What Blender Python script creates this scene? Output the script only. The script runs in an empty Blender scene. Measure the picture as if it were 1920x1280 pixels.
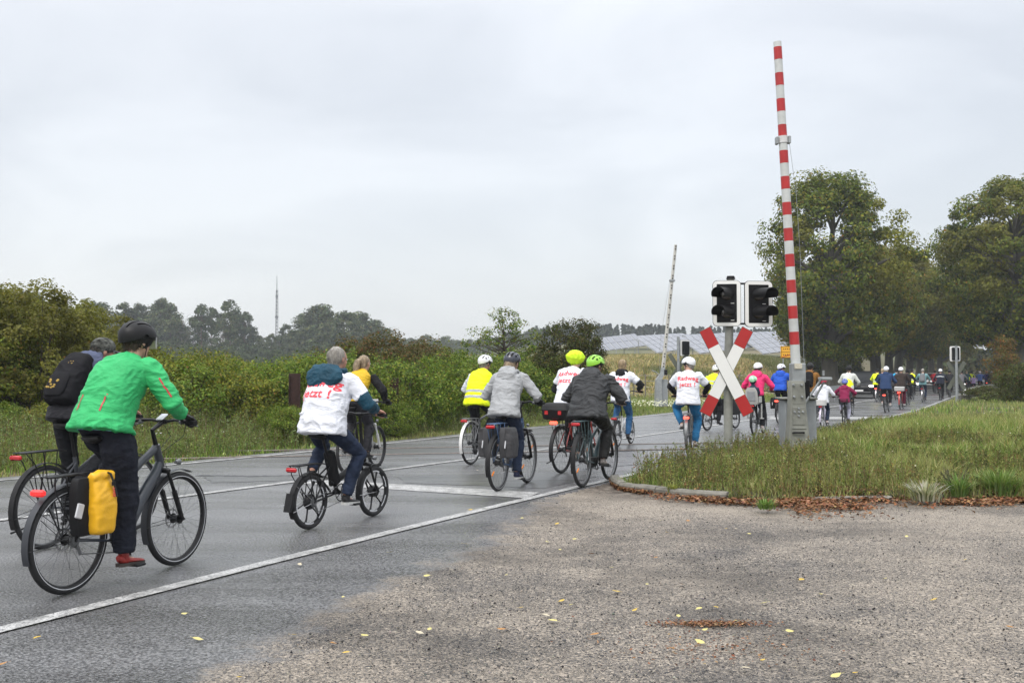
import bpy, math, random
import numpy as np
from mathutils import Vector, Matrix
from mathutils.bvhtree import BVHTree

scene = bpy.context.scene
COL = scene.collection
rng = np.random.default_rng(7)
random.seed(7)
PI = math.pi

# ---------------------------------------------------------------- camera, world, sun, exposure
EYE = 1.48
FPX = 1950.0
PITCH = math.atan(62 / FPX)
cam_d = bpy.data.cameras.new('camera')
cam_d.sensor_width = 36.0
cam_d.lens = 36.0 * FPX / 1920.0
cam_d.clip_start = 0.1
cam_d.clip_end = 3000.0
cam = bpy.data.objects.new('camera', cam_d)
COL.objects.link(cam)
cam.location = (0, 0, EYE)
cam.rotation_euler = (PI / 2 + PITCH, 0, 0)
scene.camera = cam

SUN_EL, SUN_AZ = math.radians(52), math.radians(205)   # azimuth clockwise from +Y (view direction)
world = bpy.data.worlds.new('World')
scene.world = world
world.use_nodes = True
wn = world.node_tree
for n in list(wn.nodes):
    wn.nodes.remove(n)
w_out = wn.nodes.new('ShaderNodeOutputWorld')
w_bg = wn.nodes.new('ShaderNodeBackground')
w_bg.inputs['Strength'].default_value = 0.05
w_sky = wn.nodes.new('ShaderNodeTexSky')
w_sky.sky_type = 'NISHITA'
w_sky.sun_disc = False
w_sky.sun_elevation = SUN_EL
w_sky.sun_rotation = SUN_AZ
w_sky.air_density = 1.0
w_sky.dust_density = 4.0
wn.links.new(w_sky.outputs[0], w_bg.inputs['Color'])
# the closed cloud cover: soft bands of pale grey, a little brighter towards the zenith
w_geo = wn.nodes.new('ShaderNodeTexCoord')
w_sep = wn.nodes.new('ShaderNodeSeparateXYZ')
wn.links.new(w_geo.outputs['Generated'], w_sep.inputs[0])
w_map = wn.nodes.new('ShaderNodeMapping')
w_map.inputs['Scale'].default_value = (1.0, 1.0, 3.2)
w_map.inputs['Rotation'].default_value = (0.12, 0.2, 0.0)
wn.links.new(w_geo.outputs['Generated'], w_map.inputs[0])
w_no = wn.nodes.new('ShaderNodeTexNoise')
w_no.inputs['Scale'].default_value = 2.3
w_no.inputs['Detail'].default_value = 6.0
w_no.inputs['Roughness'].default_value = 0.5
w_no.inputs['Distortion'].default_value = 0.6
wn.links.new(w_map.outputs[0], w_no.inputs['Vector'])
w_r = wn.nodes.new('ShaderNodeValToRGB')
w_r.color_ramp.elements[0].position = 0.36
w_r.color_ramp.elements[0].color = (0.565, 0.575, 0.588, 1)
w_r.color_ramp.elements[1].position = 0.62
w_r.color_ramp.elements[1].color = (0.712, 0.718, 0.725, 1)
wn.links.new(w_no.outputs['Fac'], w_r.inputs[0])
w_el = wn.nodes.new('ShaderNodeMapRange')
w_el.interpolation_type = 'SMOOTHSTEP'
w_el.inputs['From Min'].default_value = 0.22
w_el.inputs['From Max'].default_value = 1.0
w_el.inputs['To Min'].default_value = 1.0
w_el.inputs['To Max'].default_value = 3.1
wn.links.new(w_sep.outputs[2], w_el.inputs['Value'])
w_bg2 = wn.nodes.new('ShaderNodeBackground')
wn.links.new(w_r.outputs[0], w_bg2.inputs['Color'])
wn.links.new(w_el.outputs[0], w_bg2.inputs['Strength'])
w_add = wn.nodes.new('ShaderNodeAddShader')
wn.links.new(w_bg.outputs[0], w_add.inputs[0])
wn.links.new(w_bg2.outputs[0], w_add.inputs[1])
wn.links.new(w_add.outputs[0], w_out.inputs['Surface'])

sun_d = bpy.data.lights.new('sun', 'SUN')
sun_d.energy = 1.25
sun_d.angle = math.radians(20)
sun_d.color = (1.0, 0.975, 0.94)
sun = bpy.data.objects.new('sun', sun_d)
COL.objects.link(sun)
sd = Vector((math.sin(SUN_AZ) * math.cos(SUN_EL), math.cos(SUN_AZ) * math.cos(SUN_EL), math.sin(SUN_EL)))
sun.rotation_euler = sd.to_track_quat('Z', 'Y').to_euler()
sun.location = (0, 0, 40)

scene.view_settings.view_transform = 'Standard'
scene.view_settings.look = 'None'
scene.view_settings.exposure = 0.12
scene.view_settings.gamma = 1.0
scene.view_settings.use_curve_mapping = False
scene.render.engine = 'CYCLES'
scene.cycles.max_bounces = 6
scene.cycles.transparent_max_bounces = 12
scene.cycles.volume_bounces = 1

# ---------------------------------------------------------------- survey helpers
def ray(px, py):
    a = (px - 960) / FPX
    b = (640 - py) / FPX
    c, s = math.cos(PITCH), math.sin(PITCH)
    return Vector((a, c - b * s, s + b * c))

def G(px, py, z=0.0):
    """point of the ground plane z that the surveyed sight line meets"""
    d = ray(px, py)
    t = (z - EYE) / d.z
    return Vector((d.x * t, d.y * t, z))

def D(px, py, Y):
    """point at depth Y on a sight line"""
    d = ray(px, py)
    t = Y / d.y
    return Vector((d.x * t, Y, EYE + d.z * t))

def S(r, g, b):
    def f(c):
        c /= 255.0
        return c / 12.92 if c <= 0.04045 else ((c + 0.055) / 1.055) ** 2.4
    return (f(r), f(g), f(b))

# ---------------------------------------------------------------- value noise in numpy
_perm = rng.random((64, 64, 64)).astype(np.float32)
def vnoise(p):
    p = np.asarray(p, dtype=np.float64)
    i = np.floor(p).astype(int)
    f = p - i
    f = f * f * (3 - 2 * f)
    r = 0
    for dx in (0, 1):
        wx = f[:, 0] if dx else 1 - f[:, 0]
        for dy in (0, 1):
            wy = f[:, 1] if dy else 1 - f[:, 1]
            for dz in (0, 1):
                wz = f[:, 2] if dz else 1 - f[:, 2]
                r = r + wx * wy * wz * _perm[(i[:, 0] + dx) & 63, (i[:, 1] + dy) & 63, (i[:, 2] + dz) & 63]
    return r
def fbm(p, o=3):
    p = np.asarray(p, float)
    r, a, t = 0, 1.0, 0
    for k in range(o):
        r = r + a * vnoise(p * (2 ** k) + 17.3 * k)
        t += a
        a *= 0.5
    return r / t
def sstep(a, b, x):
    t = np.clip((np.asarray(x, float) - a) / (b - a), 0, 1)
    return t * t * (3 - 2 * t)

# ---------------------------------------------------------------- materials
MATS = {}
def nodes_of(name):
    m = bpy.data.materials.new(name)
    m.use_nodes = True
    nt = m.node_tree
    b = nt.nodes['Principled BSDF']
    return m, nt, b

def M(name, rgb, rough=0.6, metal=0.0, var=0.12, scale=12.0, bump=0.0, bscale=60.0, coat=0.0, dirt=0.0, spec=0.5, stretch=None, wrinkle=0.0):
    """procedural material: base colour with soft tonal variation, fine relief and grime"""
    if name in MATS:
        return MATS[name]
    m, nt, b = nodes_of(name)
    N, L = nt.nodes, nt.links
    tc = N.new('ShaderNodeTexCoord')
    src = tc.outputs['Object']
    if stretch:
        mp = N.new('ShaderNodeMapping')
        mp.inputs['Scale'].default_value = stretch
        L.new(src, mp.inputs[0])
        src = mp.outputs[0]
    no = N.new('ShaderNodeTexNoise')
    no.inputs['Scale'].default_value = scale
    no.inputs['Detail'].default_value = 5
    L.new(src, no.inputs['Vector'])
    r = N.new('ShaderNodeValToRGB')
    r.color_ramp.elements[0].position = 0.3
    r.color_ramp.elements[1].position = 0.7
    r.color_ramp.elements[0].color = (*[max(0, c * (1 - var)) for c in rgb], 1)
    r.color_ramp.elements[1].color = (*[min(0.95, c * (1 + var)) for c in rgb], 1)
    L.new(no.outputs['Fac'], r.inputs[0])
    out = r.outputs[0]
    if dirt > 0:
        n2 = N.new('ShaderNodeTexNoise')
        n2.inputs['Scale'].default_value = scale * 0.35
        n2.inputs['Detail'].default_value = 8
        n2.inputs['Roughness'].default_value = 0.7
        L.new(src, n2.inputs['Vector'])
        r2 = N.new('ShaderNodeValToRGB')
        r2.color_ramp.elements[0].position = 0.45
        r2.color_ramp.elements[1].position = 0.7
        r2.color_ramp.elements[0].color = (0, 0, 0, 1)
        r2.color_ramp.elements[1].color = (dirt, dirt, dirt, 1)
        L.new(n2.outputs['Fac'], r2.inputs[0])
        mx = N.new('ShaderNodeMixRGB')
        L.new(r2.outputs[0], mx.inputs[0])
        L.new(out, mx.inputs[1])
        mx.inputs[2].default_value = (0.10, 0.095, 0.075, 1)
        out = mx.outputs[0]
    L.new(out, b.inputs['Base Color'])
    b.inputs['Metallic'].default_value = metal
    b.inputs['Specular IOR Level'].default_value = spec
    b.inputs['Coat Weight'].default_value = coat
    rr = N.new('ShaderNodeMapRange')
    rr.inputs['To Min'].default_value = max(0.03, rough - 0.08)
    rr.inputs['To Max'].default_value = min(1, rough + 0.08)
    L.new(no.outputs['Fac'], rr.inputs['Value'])
    L.new(rr.outputs[0], b.inputs['Roughness'])
    if bump > 0:
        n3 = N.new('ShaderNodeTexNoise')
        n3.inputs['Scale'].default_value = bscale
        n3.inputs['Detail'].default_value = 3
        L.new(src, n3.inputs['Vector'])
        bp = N.new('ShaderNodeBump')
        bp.inputs['Strength'].default_value = bump
        bp.inputs['Distance'].default_value = 0.01
        L.new(n3.outputs['Fac'], bp.inputs['Height'])
        if wrinkle > 0:
            mp2 = N.new('ShaderNodeMapping'); mp2.inputs['Scale'].default_value = (0.8, 0.55, 1.5); mp2.inputs['Rotation'].default_value = (0.35, 0.2, 0)
            L.new(tc.outputs['Object'], mp2.inputs[0])
            n4 = N.new('ShaderNodeTexNoise'); n4.inputs['Scale'].default_value = 15; n4.inputs['Detail'].default_value = 3.5; n4.inputs['Distortion'].default_value = 1.4
            L.new(mp2.outputs[0], n4.inputs['Vector'])
            b2 = N.new('ShaderNodeBump'); b2.inputs['Strength'].default_value = wrinkle; b2.inputs['Distance'].default_value = 0.05
            L.new(n4.outputs['Fac'], b2.inputs['Height']); L.new(bp.outputs[0], b2.inputs['Normal'])
            L.new(b2.outputs[0], b.inputs['Normal'])
        else:
            L.new(bp.outputs[0], b.inputs['Normal'])
    MATS[name] = m
    return m

def M_emit(name, rgb, strength):
    if name in MATS:
        return MATS[name]
    m, nt, b = nodes_of(name)
    b.inputs['Base Color'].default_value = (*rgb, 1)
    b.inputs['Emission Color'].default_value = (*rgb, 1)
    b.inputs['Emission Strength'].default_value = strength
    b.inputs['Roughness'].default_value = 0.3
    MATS[name] = m
    return m

def M_leaf(name, transl=0.3, rough=0.55, gain=1.0):
    """leaf or blade: colour from the mesh's own per-leaf attribute"""
    if name in MATS:
        return MATS[name]
    m, nt, b = nodes_of(name)
    N, L = nt.nodes, nt.links
    at = N.new('ShaderNodeAttribute')
    at.attribute_name = 'leafcol'
    b.inputs['Roughness'].default_value = rough
    b.inputs['Specular IOR Level'].default_value = 0.12
    L.new(at.outputs['Color'], b.inputs['Base Color'])
    tr = N.new('ShaderNodeBsdfTranslucent')
    mx0 = N.new('ShaderNodeMixRGB')
    mx0.blend_type = 'MULTIPLY'
    mx0.inputs[0].default_value = 1
    L.new(at.outputs['Color'], mx0.inputs[1])
    mx0.inputs[2].default_value = (1.5, 1.55, 0.8, 1)
    L.new(mx0.outputs[0], tr.inputs['Color'])
    mx = N.new('ShaderNodeMixShader')
    mx.inputs[0].default_value = transl
    L.new(b.outputs[0], mx.inputs[1])
    L.new(tr.outputs[0], mx.inputs[2])
    L.new(mx.outputs[0], N['Material Output'].inputs['Surface'])
    MATS[name] = m
    return m

# ---------------------------------------------------------------- mesh builder
class MB:
    def __init__(s):
        s.v, s.f, s.n = [], [], 0
    def add(s, verts, faces):
        o = s.n
        for p in verts:
            s.v.append((float(p[0]), float(p[1]), float(p[2])))
        s.n += len(verts)
        for f in faces:
            s.f.append(tuple(i + o for i in f))
        return s
    def box(s, c, size, rot=None, taper=1.0, bev=0.0):
        hx, hy, hz = size[0] / 2, size[1] / 2, size[2] / 2
        R = rot if rot is not None else Matrix.Identity(3)
        c = Vector(c)
        if bev <= 0:
            vs = []
            for z, k in ((-hz, 1.0), (hz, taper)):
                for x, y in ((-hx, -hy), (hx, -hy), (hx, hy), (-hx, hy)):
                    vs.append(c + R @ Vector((x * k, y * k, z)))
            s.add(vs, [(3, 2, 1, 0), (4, 5, 6, 7), (0, 1, 5, 4), (1, 2, 6, 5), (2, 3, 7, 6), (3, 0, 4, 7)])
        else:
            b = min(bev, hx * .9, hy * .9, hz * .9)
            rings = []
            for z, ins, k in ((-hz, b, 1), (-hz + b, 0, 1), (hz - b, 0, taper), (hz, b, taper)):
                X, Y = (hx - ins) * k, (hy - ins) * k
                bb = b * 0.7
                ring = []
                for x, y in ((-X + bb, -Y), (X - bb, -Y), (X, -Y + bb), (X, Y - bb), (X - bb, Y), (-X + bb, Y), (-X, Y - bb), (-X, -Y + bb)):
                    ring.append(c + R @ Vector((x, y, z)))
                rings.append(ring)
            vs = [p for r_ in rings for p in r_]
            fs = []
            for k in range(3):
                for i in range(8):
                    j = (i + 1) % 8
                    fs.append((k * 8 + i, k * 8 + j, k * 8 + 8 + j, k * 8 + 8 + i))
            fs.append(tuple(range(7, -1, -1)))
            fs.append(tuple(range(24, 32)))
            s.add(vs, fs)
        return s
    def tube(s, pts, r, n=8, cap=True, flat=1.0, closed=False, up=None):
        pts = [Vector(p) for p in pts]
        m = len(pts)
        rr = list(r) if hasattr(r, '__len__') else [r] * m
        vs, fs = [], []
        prev = None
        for i, p in enumerate(pts):
            if closed:
                t = pts[(i + 1) % m] - pts[i - 1]
            else:
                t = pts[min(i + 1, m - 1)] - pts[max(i - 1, 0)]
            t = t.normalized() if t.length > 1e-9 else Vector((0, 0, 1))
            if prev is None:
                u = Vector(up) if up is not None else (Vector((0, 0, 1)) if abs(t.z) < 0.9 else Vector((1, 0, 0)))
            else:
                u = prev
            u = u - t * u.dot(t)
            if u.length < 1e-6:
                u = t.orthogonal()
            u.normalize()
            w = t.cross(u)
            prev = u
            for k in range(n):
                a = 2 * PI * k / n
                vs.append(p + u * (math.cos(a) * rr[i]) + w * (math.sin(a) * rr[i] * flat))
        segs = m if closed else m - 1
        for i in range(segs):
            a0, b0 = i * n, ((i + 1) % m) * n
            for k in range(n):
                k2 = (k + 1) % n
                fs.append((a0 + k, a0 + k2, b0 + k2, b0 + k))
        if cap and not closed:
            fs.append(tuple(range(n - 1, -1, -1)))
            fs.append(tuple((m - 1) * n + k for k in range(n)))
        return s.add(vs, fs)
    def rings(s, rings, cap=True, closed=False):
        """rings: list of equal-length vertex loops"""
        n = len(rings[0])
        vs = [p for r_ in rings for p in r_]
        fs = []
        m = len(rings)
        for i in range(m if closed else m - 1):
            a0, b0 = i * n, ((i + 1) % m) * n
            for k in range(n):
                k2 = (k + 1) % n
                fs.append((a0 + k, a0 + k2, b0 + k2, b0 + k))
        if cap and not closed:
            fs.append(tuple(range(n - 1, -1, -1)))
            fs.append(tuple((m - 1) * n + k for k in range(n)))
        return s.add(vs, fs)
    def ell(s, c, r, rot=None, nu=14, nv=9):
        R = rot if rot is not None else Matrix.Identity(3)
        c = Vector(c)
        vs = [c + R @ Vector((0, 0, -r[2]))]
        for j in range(1, nv):
            th = -PI / 2 + PI * j / nv
            for i in range(nu):
                a = 2 * PI * i / nu
                vs.append(c + R @ Vector((r[0] * math.cos(th) * math.cos(a), r[1] * math.cos(th) * math.sin(a), r[2] * math.sin(th))))
        vs.append(c + R @ Vector((0, 0, r[2])))
        fs = []
        for i in range(nu):
            fs.append((0, 1 + (i + 1) % nu, 1 + i))
        for j in range(nv - 2):
            for i in range(nu):
                a, b = 1 + j * nu + i, 1 + j * nu + (i + 1) % nu
                fs.append((a, b, b + nu, a + nu))
        l = len(vs) - 1
        o = 1 + (nv - 2) * nu
        for i in range(nu):
            fs.append((o + i, o + (i + 1) % nu, l))
        return s.add(vs, fs)
    def torus(s, c, R, r, ax='y', n=40, m=8, rz=None, a0=0, a1=2 * PI):
        """ring round the y axis by default (a wheel rolling along x)"""
        full = abs(a1 - a0 - 2 * PI) < 1e-6
        pts_rings = []
        cnt = n if full else n + 1
        for i in range(cnt):
            a = a0 + (a1 - a0) * i / n
            ring = []
            for k in range(m):
                b = 2 * PI * k / m
                rad = R + r * math.cos(b)
                off = (rz if rz else r) * math.sin(b)
                if ax == 'y':
                    ring.append((c[0] + rad * math.cos(a), c[1] + off, c[2] + rad * math.sin(a)))
                elif ax == 'z':
                    ring.append((c[0] + rad * math.cos(a), c[1] + rad * math.sin(a), c[2] + off))
                else:
                    ring.append((c[0] + off, c[1] + rad * math.cos(a), c[2] + rad * math.sin(a)))
            pts_rings.append(ring)
        return s.rings(pts_rings, cap=not full, closed=full)
    def cyl(s, a, b, r, n=16, r2=None):
        return s.tube([a, b], [r, r if r2 is None else r2], n=n)
    def prism(s, pts2, y0, y1, plane='xz'):
        n = len(pts2)
        def P(p, y):
            return (p[0], y, p[1]) if plane == 'xz' else ((p[0], p[1], y) if plane == 'xy' else (y, p[0], p[1]))
        vs = [P(p, y0) for p in pts2] + [P(p, y1) for p in pts2]
        fs = [tuple(range(n - 1, -1, -1)), tuple(range(n, 2 * n))]
        for i in range(n):
            j = (i + 1) % n
            fs.append((i, j, n + j, n + i))
        return s.add(vs, fs)
    def xf(s, Mx, start=0):
        for i in range(start, s.n):
            p = Mx @ Vector(s.v[i])
            s.v[i] = (p.x, p.y, p.z)
        return s
    def mesh(s, name, mat=None, smooth=True):
        me = bpy.data.meshes.new(name)
        me.from_pydata(s.v, [], s.f)
        me.update()
        if smooth:
            me.polygons.foreach_set('use_smooth', [True] * len(me.polygons))
            me.set_sharp_from_angle(angle=math.radians(40))
        if mat:
            me.materials.append(mat)
        return me
    def build(s, name, mat, parent=None, smooth=True, **kw):
        o = bpy.data.objects.new(name, s.mesh(name, mat, smooth))
        COL.objects.link(o)
        if parent is not None:
            o.parent = parent
        for k, v in kw.items():
            o[k] = v
        return o

def np_mesh(name, V, F, mat, col=None, smooth=False, parent=None, **kw):
    """big numpy mesh; F (n,3) or (n,4) or list of two arrays; col per vertex"""
    me = bpy.data.meshes.new(name)
    V = np.asarray(V, np.float32)
    Fs = F if isinstance(F, list) else [F]
    me.vertices.add(len(V))
    me.vertices.foreach_set('co', V.ravel())
    loops = np.concatenate([f.ravel() for f in Fs]).astype(np.int32)
    tot = np.concatenate([np.full(len(f), f.shape[1]) for f in Fs]).astype(np.int32)
    start = np.concatenate([[0], np.cumsum(tot)[:-1]]).astype(np.int32)
    me.loops.add(len(loops))
    me.loops.foreach_set('vertex_index', loops)
    me.polygons.add(len(tot))
    me.polygons.foreach_set('loop_start', start)
    me.polygons.foreach_set('loop_total', tot)
    if smooth:
        me.polygons.foreach_set('use_smooth', np.ones(len(tot), bool))
    me.update(calc_edges=True)
    if col is not None:
        a = me.attributes.new('leafcol', 'FLOAT_COLOR', 'POINT')
        c4 = np.ones((len(V), 4), np.float32)
        c4[:, :3] = col
        a.data.foreach_set('color', c4.ravel())
    if mat:
        me.materials.append(mat)
    o = bpy.data.objects.new(name, me)
    COL.objects.link(o)
    if parent is not None:
        o.parent = parent
    for k, v in kw.items():
        o[k] = v
    return o

def thing(name, label, cat, loc=(0, 0, 0), rz=0.0, group=None, scale=1.0):
    o = bpy.data.objects.new(name, None)
    COL.objects.link(o)
    o.empty_display_size = 0.2
    o.location = loc
    o.rotation_euler = (0, 0, rz)
    o.scale = (scale, scale, scale)
    o['label'] = label
    o['category'] = cat
    if group:
        o['group'] = group
    return o
def tag(o, label, cat, group=None):
    o['label'] = label
    o['category'] = cat
    if group:
        o['group'] = group
    return o
def dup(root, loc, rz=0.0, scale=None, label=None, group=None):
    r = root.copy()
    COL.objects.link(r)
    r.location = loc
    r.rotation_euler = (0, 0, rz)
    if scale is not None:
        r.scale = scale if hasattr(scale, '__len__') else (scale,) * 3
    if label:
        r['label'] = label
    if group:
        r['group'] = group
    for ch in list(root.children):
        c = ch.copy()
        COL.objects.link(c)
        c.parent = r
        for g in list(ch.children):
            d = g.copy()
            COL.objects.link(d)
            d.parent = c
    return r

# ---------------------------------------------------------------- the road as surveyed
def poly(pxs, z=0.0):
    return [G(x, y, z) for x, y in pxs]
HEAD = Vector(((1955 - 960) / FPX, 1.0, 0)).normalized()     # far run of the avenue road
RIGHTN = Vector((HEAD.y, -HEAD.x, 0))
def extend(pl, back=14.0, fwd=None):
    a = pl[0] - (pl[1] - pl[0]).normalized() * back
    out = [a] + pl
    if fwd:
        out = out + [pl[-1] + HEAD * d for d in fwd]
    return out
center = extend(poly([(0, 975.6), (402, 922), (868, 863), (1268, 809), (1530, 768), (1640, 748.5), (1685, 741), (1755, 729)]), fwd=(30, 80, 200, 420))
def off(pl, d):
    out = []
    for i, p in enumerate(pl):
        t = (pl[min(i + 1, len(pl) - 1)] - pl[max(i - 1, 0)]).normalized()
        out.append(p + Vector((t.y, -t.x, 0)) * d)
    return out
def clean(pl):
    return [p for i, p in enumerate(pl)]
farC = center[-6:]
left = extend(poly([(0, 901), (360, 869.5), (590, 846), (860, 817), (1195, 783), (1268, 774)])) + off(center, -3.7)[-7:]
right = extend(poly([(0, 1182), (884, 960), (1010, 927.5), (1170, 893), (1529, 814), (1659, 783.5), (1719, 770)])) + off(center, 3.7)[-6:]
def resamp(pl, n):
    P = np.array([[p.x, p.y] for p in pl])
    d = np.concatenate([[0], np.cumsum(np.linalg.norm(np.diff(P, axis=0), axis=1))])
    # denser near the camera
    t = np.linspace(0, 1, n) ** 1.8 * d[-1]
    xy = np.stack([np.interp(t, d, P[:, 0]), np.interp(t, d, P[:, 1])], 1)
    for _ in range(4):
        xy[1:-1] = 0.25 * xy[:-2] + 0.5 * xy[1:-1] + 0.25 * xy[2:]
    return xy
NS = 120
Cxy, Lxy, Rxy = resamp(center, NS), resamp(left, NS), resamp(right, NS)
def normals2(xy):
    t = np.gradient(xy, axis=0)
    t /= np.linalg.norm(t, axis=1)[:, None]
    return np.stack([t[:, 1], -t[:, 0]], 1)
def side(xy, X, Y):
    """signed distance to the right of a line (numpy arrays)"""
    X, Y = np.atleast_1d(X), np.atleast_1d(Y)
    P = np.stack([X, Y], 1)
    nrm = normals2(xy)
    out = np.empty(len(P))
    for s0 in range(0, len(P), 20000):
        q = P[s0:s0 + 20000]
        d2 = ((q[:, None, :] - xy[None]) ** 2).sum(2)
        j = d2.argmin(1)
        out[s0:s0 + 20000] = ((q - xy[j]) * nrm[j]).sum(1)
    return out

def asphalt_nodes(nt):
    N, L = nt.nodes, nt.links
    tc = N.new('ShaderNodeTexCoord')
    g1 = N.new('ShaderNodeTexNoise'); g1.inputs['Scale'].default_value = 58; g1.inputs['Detail'].default_value = 2
    g2 = N.new('ShaderNodeTexVoronoi'); g2.inputs['Scale'].default_value = 60
    mp = N.new('ShaderNodeMapping'); mp.inputs['Rotation'].default_value = (0, 0, -math.atan2(HEAD.y, HEAD.x)); mp.inputs['Scale'].default_value = (0.14, 0.9, 1)
    mp.vector_type = 'TEXTURE' if False else 'POINT'
    g3 = N.new('ShaderNodeTexNoise'); g3.inputs['Scale'].default_value = 1.1; g3.inputs['Detail'].default_value = 6; g3.inputs['Roughness'].default_value = 0.62
    g4 = N.new('ShaderNodeTexNoise'); g4.inputs['Scale'].default_value = 0.35; g4.inputs['Detail'].default_value = 5
    L.new(tc.outputs['Object'], mp.inputs[0])
    for g in (g1, g2, g4):
        L.new(tc.outputs['Object'], g.inputs['Vector'])
    L.new(mp.outputs[0], g3.inputs['Vector'])
    r1 = N.new('ShaderNodeValToRGB')
    r1.color_ramp.elements[0].position = 0.40; r1.color_ramp.elements[0].color = (0.018, 0.018, 0.020, 1)
    r1.color_ramp.elements[1].position = 0.60; r1.color_ramp.elements[1].color = (0.245, 0.245, 0.25, 1)
    L.new(g1.outputs['Fac'], r1.inputs[0])
    r2 = N.new('ShaderNodeValToRGB')
    r2.color_ramp.elements[0].color = (0.055, 0.055, 0.06, 1); r2.color_ramp.elements[1].color = (0.12, 0.12, 0.122, 1)
    L.new(g2.outputs['Color'], r2.inputs[0])
    mx = N.new('ShaderNodeMixRGB'); mx.inputs[0].default_value = 0.4
    L.new(r1.outputs[0], mx.inputs[1]); L.new(r2.outputs[0], mx.inputs[2])
    r3 = N.new('ShaderNodeMapRange'); r3.inputs['From Min'].default_value = 0.3; r3.inputs['From Max'].default_value = 0.7
    r3.inputs['To Min'].default_value = 0.62; r3.inputs['To Max'].default_value = 1.38
    L.new(g3.outputs['Fac'], r3.inputs['Value'])
    mu = N.new('ShaderNodeVectorMath'); mu.operation = 'SCALE'
    L.new(mx.outputs[0], mu.inputs[0]); L.new(r3.outputs[0], mu.inputs['Scale'])
    # wet film: lower roughness in streaks, more so across the crossing
    rr = N.new('ShaderNodeMapRange'); rr.inputs['From Min'].default_value = 0.35; rr.inputs['From Max'].default_value = 0.65
    rr.inputs['To Min'].default_value = 0.15; rr.inputs['To Max'].default_value = 0.40
    ad = N.new('ShaderNodeMath'); ad.operation = 'ADD'
    hf = N.new('ShaderNodeMath'); hf.operation = 'MULTIPLY'; hf.inputs[1].default_value = 0.5
    L.new(g3.outputs['Fac'], ad.inputs[0]); L.new(g4.outputs['Fac'], ad.inputs[1]); L.new(ad.outputs[0], hf.inputs[0])
    L.new(hf.outputs[0], rr.inputs['Value'])
    ht = N.new('ShaderNodeMath'); ht.operation = 'ADD'
    L.new(g1.outputs['Fac'], ht.inputs[0]); L.new(g2.outputs['Distance'], ht.inputs[1])
    return mu.outputs[0], rr.outputs[0], ht.outputs[0], tc

def mat_asphalt():
    m, nt, b = nodes_of('wet_asphalt')
    c, r, h, tc = asphalt_nodes(nt)
    L = nt.links
    L.new(c, b.inputs['Base Color']); L.new(r, b.inputs['Roughness'])
    bp = nt.nodes.new('ShaderNodeBump'); bp.inputs['Strength'].default_value = 0.8; bp.inputs['Distance'].default_value = 0.007
    L.new(h, bp.inputs['Height']); L.new(bp.outputs[0], b.inputs['Normal'])
    return m
def mat_paint():
    m, nt, b = nodes_of('worn_road_paint')
    c, r, h, tc = asphalt_nodes(nt)
    N, L = nt.nodes, nt.links
    n = N.new('ShaderNodeTexNoise'); n.inputs['Scale'].default_value = 60; n.inputs['Detail'].default_value = 6; n.inputs['Roughness'].default_value = 0.75
    L.new(tc.outputs['Object'], n.inputs['Vector'])
    rp = N.new('ShaderNodeValToRGB'); rp.color_ramp.elements[0].position = 0.40; rp.color_ramp.elements[1].position = 0.54
    L.new(n.outputs['Fac'], rp.inputs[0])
    n2 = N.new('ShaderNodeTexNoise'); n2.inputs['Scale'].default_value = 7; n2.inputs['Detail'].default_value = 4
    L.new(tc.outputs['Object'], n2.inputs['Vector'])
    rp2 = N.new('ShaderNodeValToRGB'); rp2.color_ramp.elements[0].color = (0.26, 0.26, 0.25, 1); rp2.color_ramp.elements[1].color = (0.56, 0.56, 0.55, 1)
    rp2.color_ramp.elements[0].position = 0.35; rp2.color_ramp.elements[1].position = 0.65
    L.new(n2.outputs['Fac'], rp2.inputs[0])
    mx = N.new('ShaderNodeMixRGB')
    L.new(rp.outputs[0], mx.inputs[0]); L.new(c, mx.inputs[1]); L.new(rp2.outputs[0], mx.inputs[2])
    L.new(mx.outputs[0], b.inputs['Base Color'])
    b.inputs['Roughness'].default_value = 0.5
    bp = N.new('ShaderNodeBump'); bp.inputs['Strength'].default_value = 0.35; bp.inputs['Distance'].default_value = 0.003
    L.new(h, bp.inputs['Height']); L.new(bp.outputs[0], b.inputs['Normal'])
    return m
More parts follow.
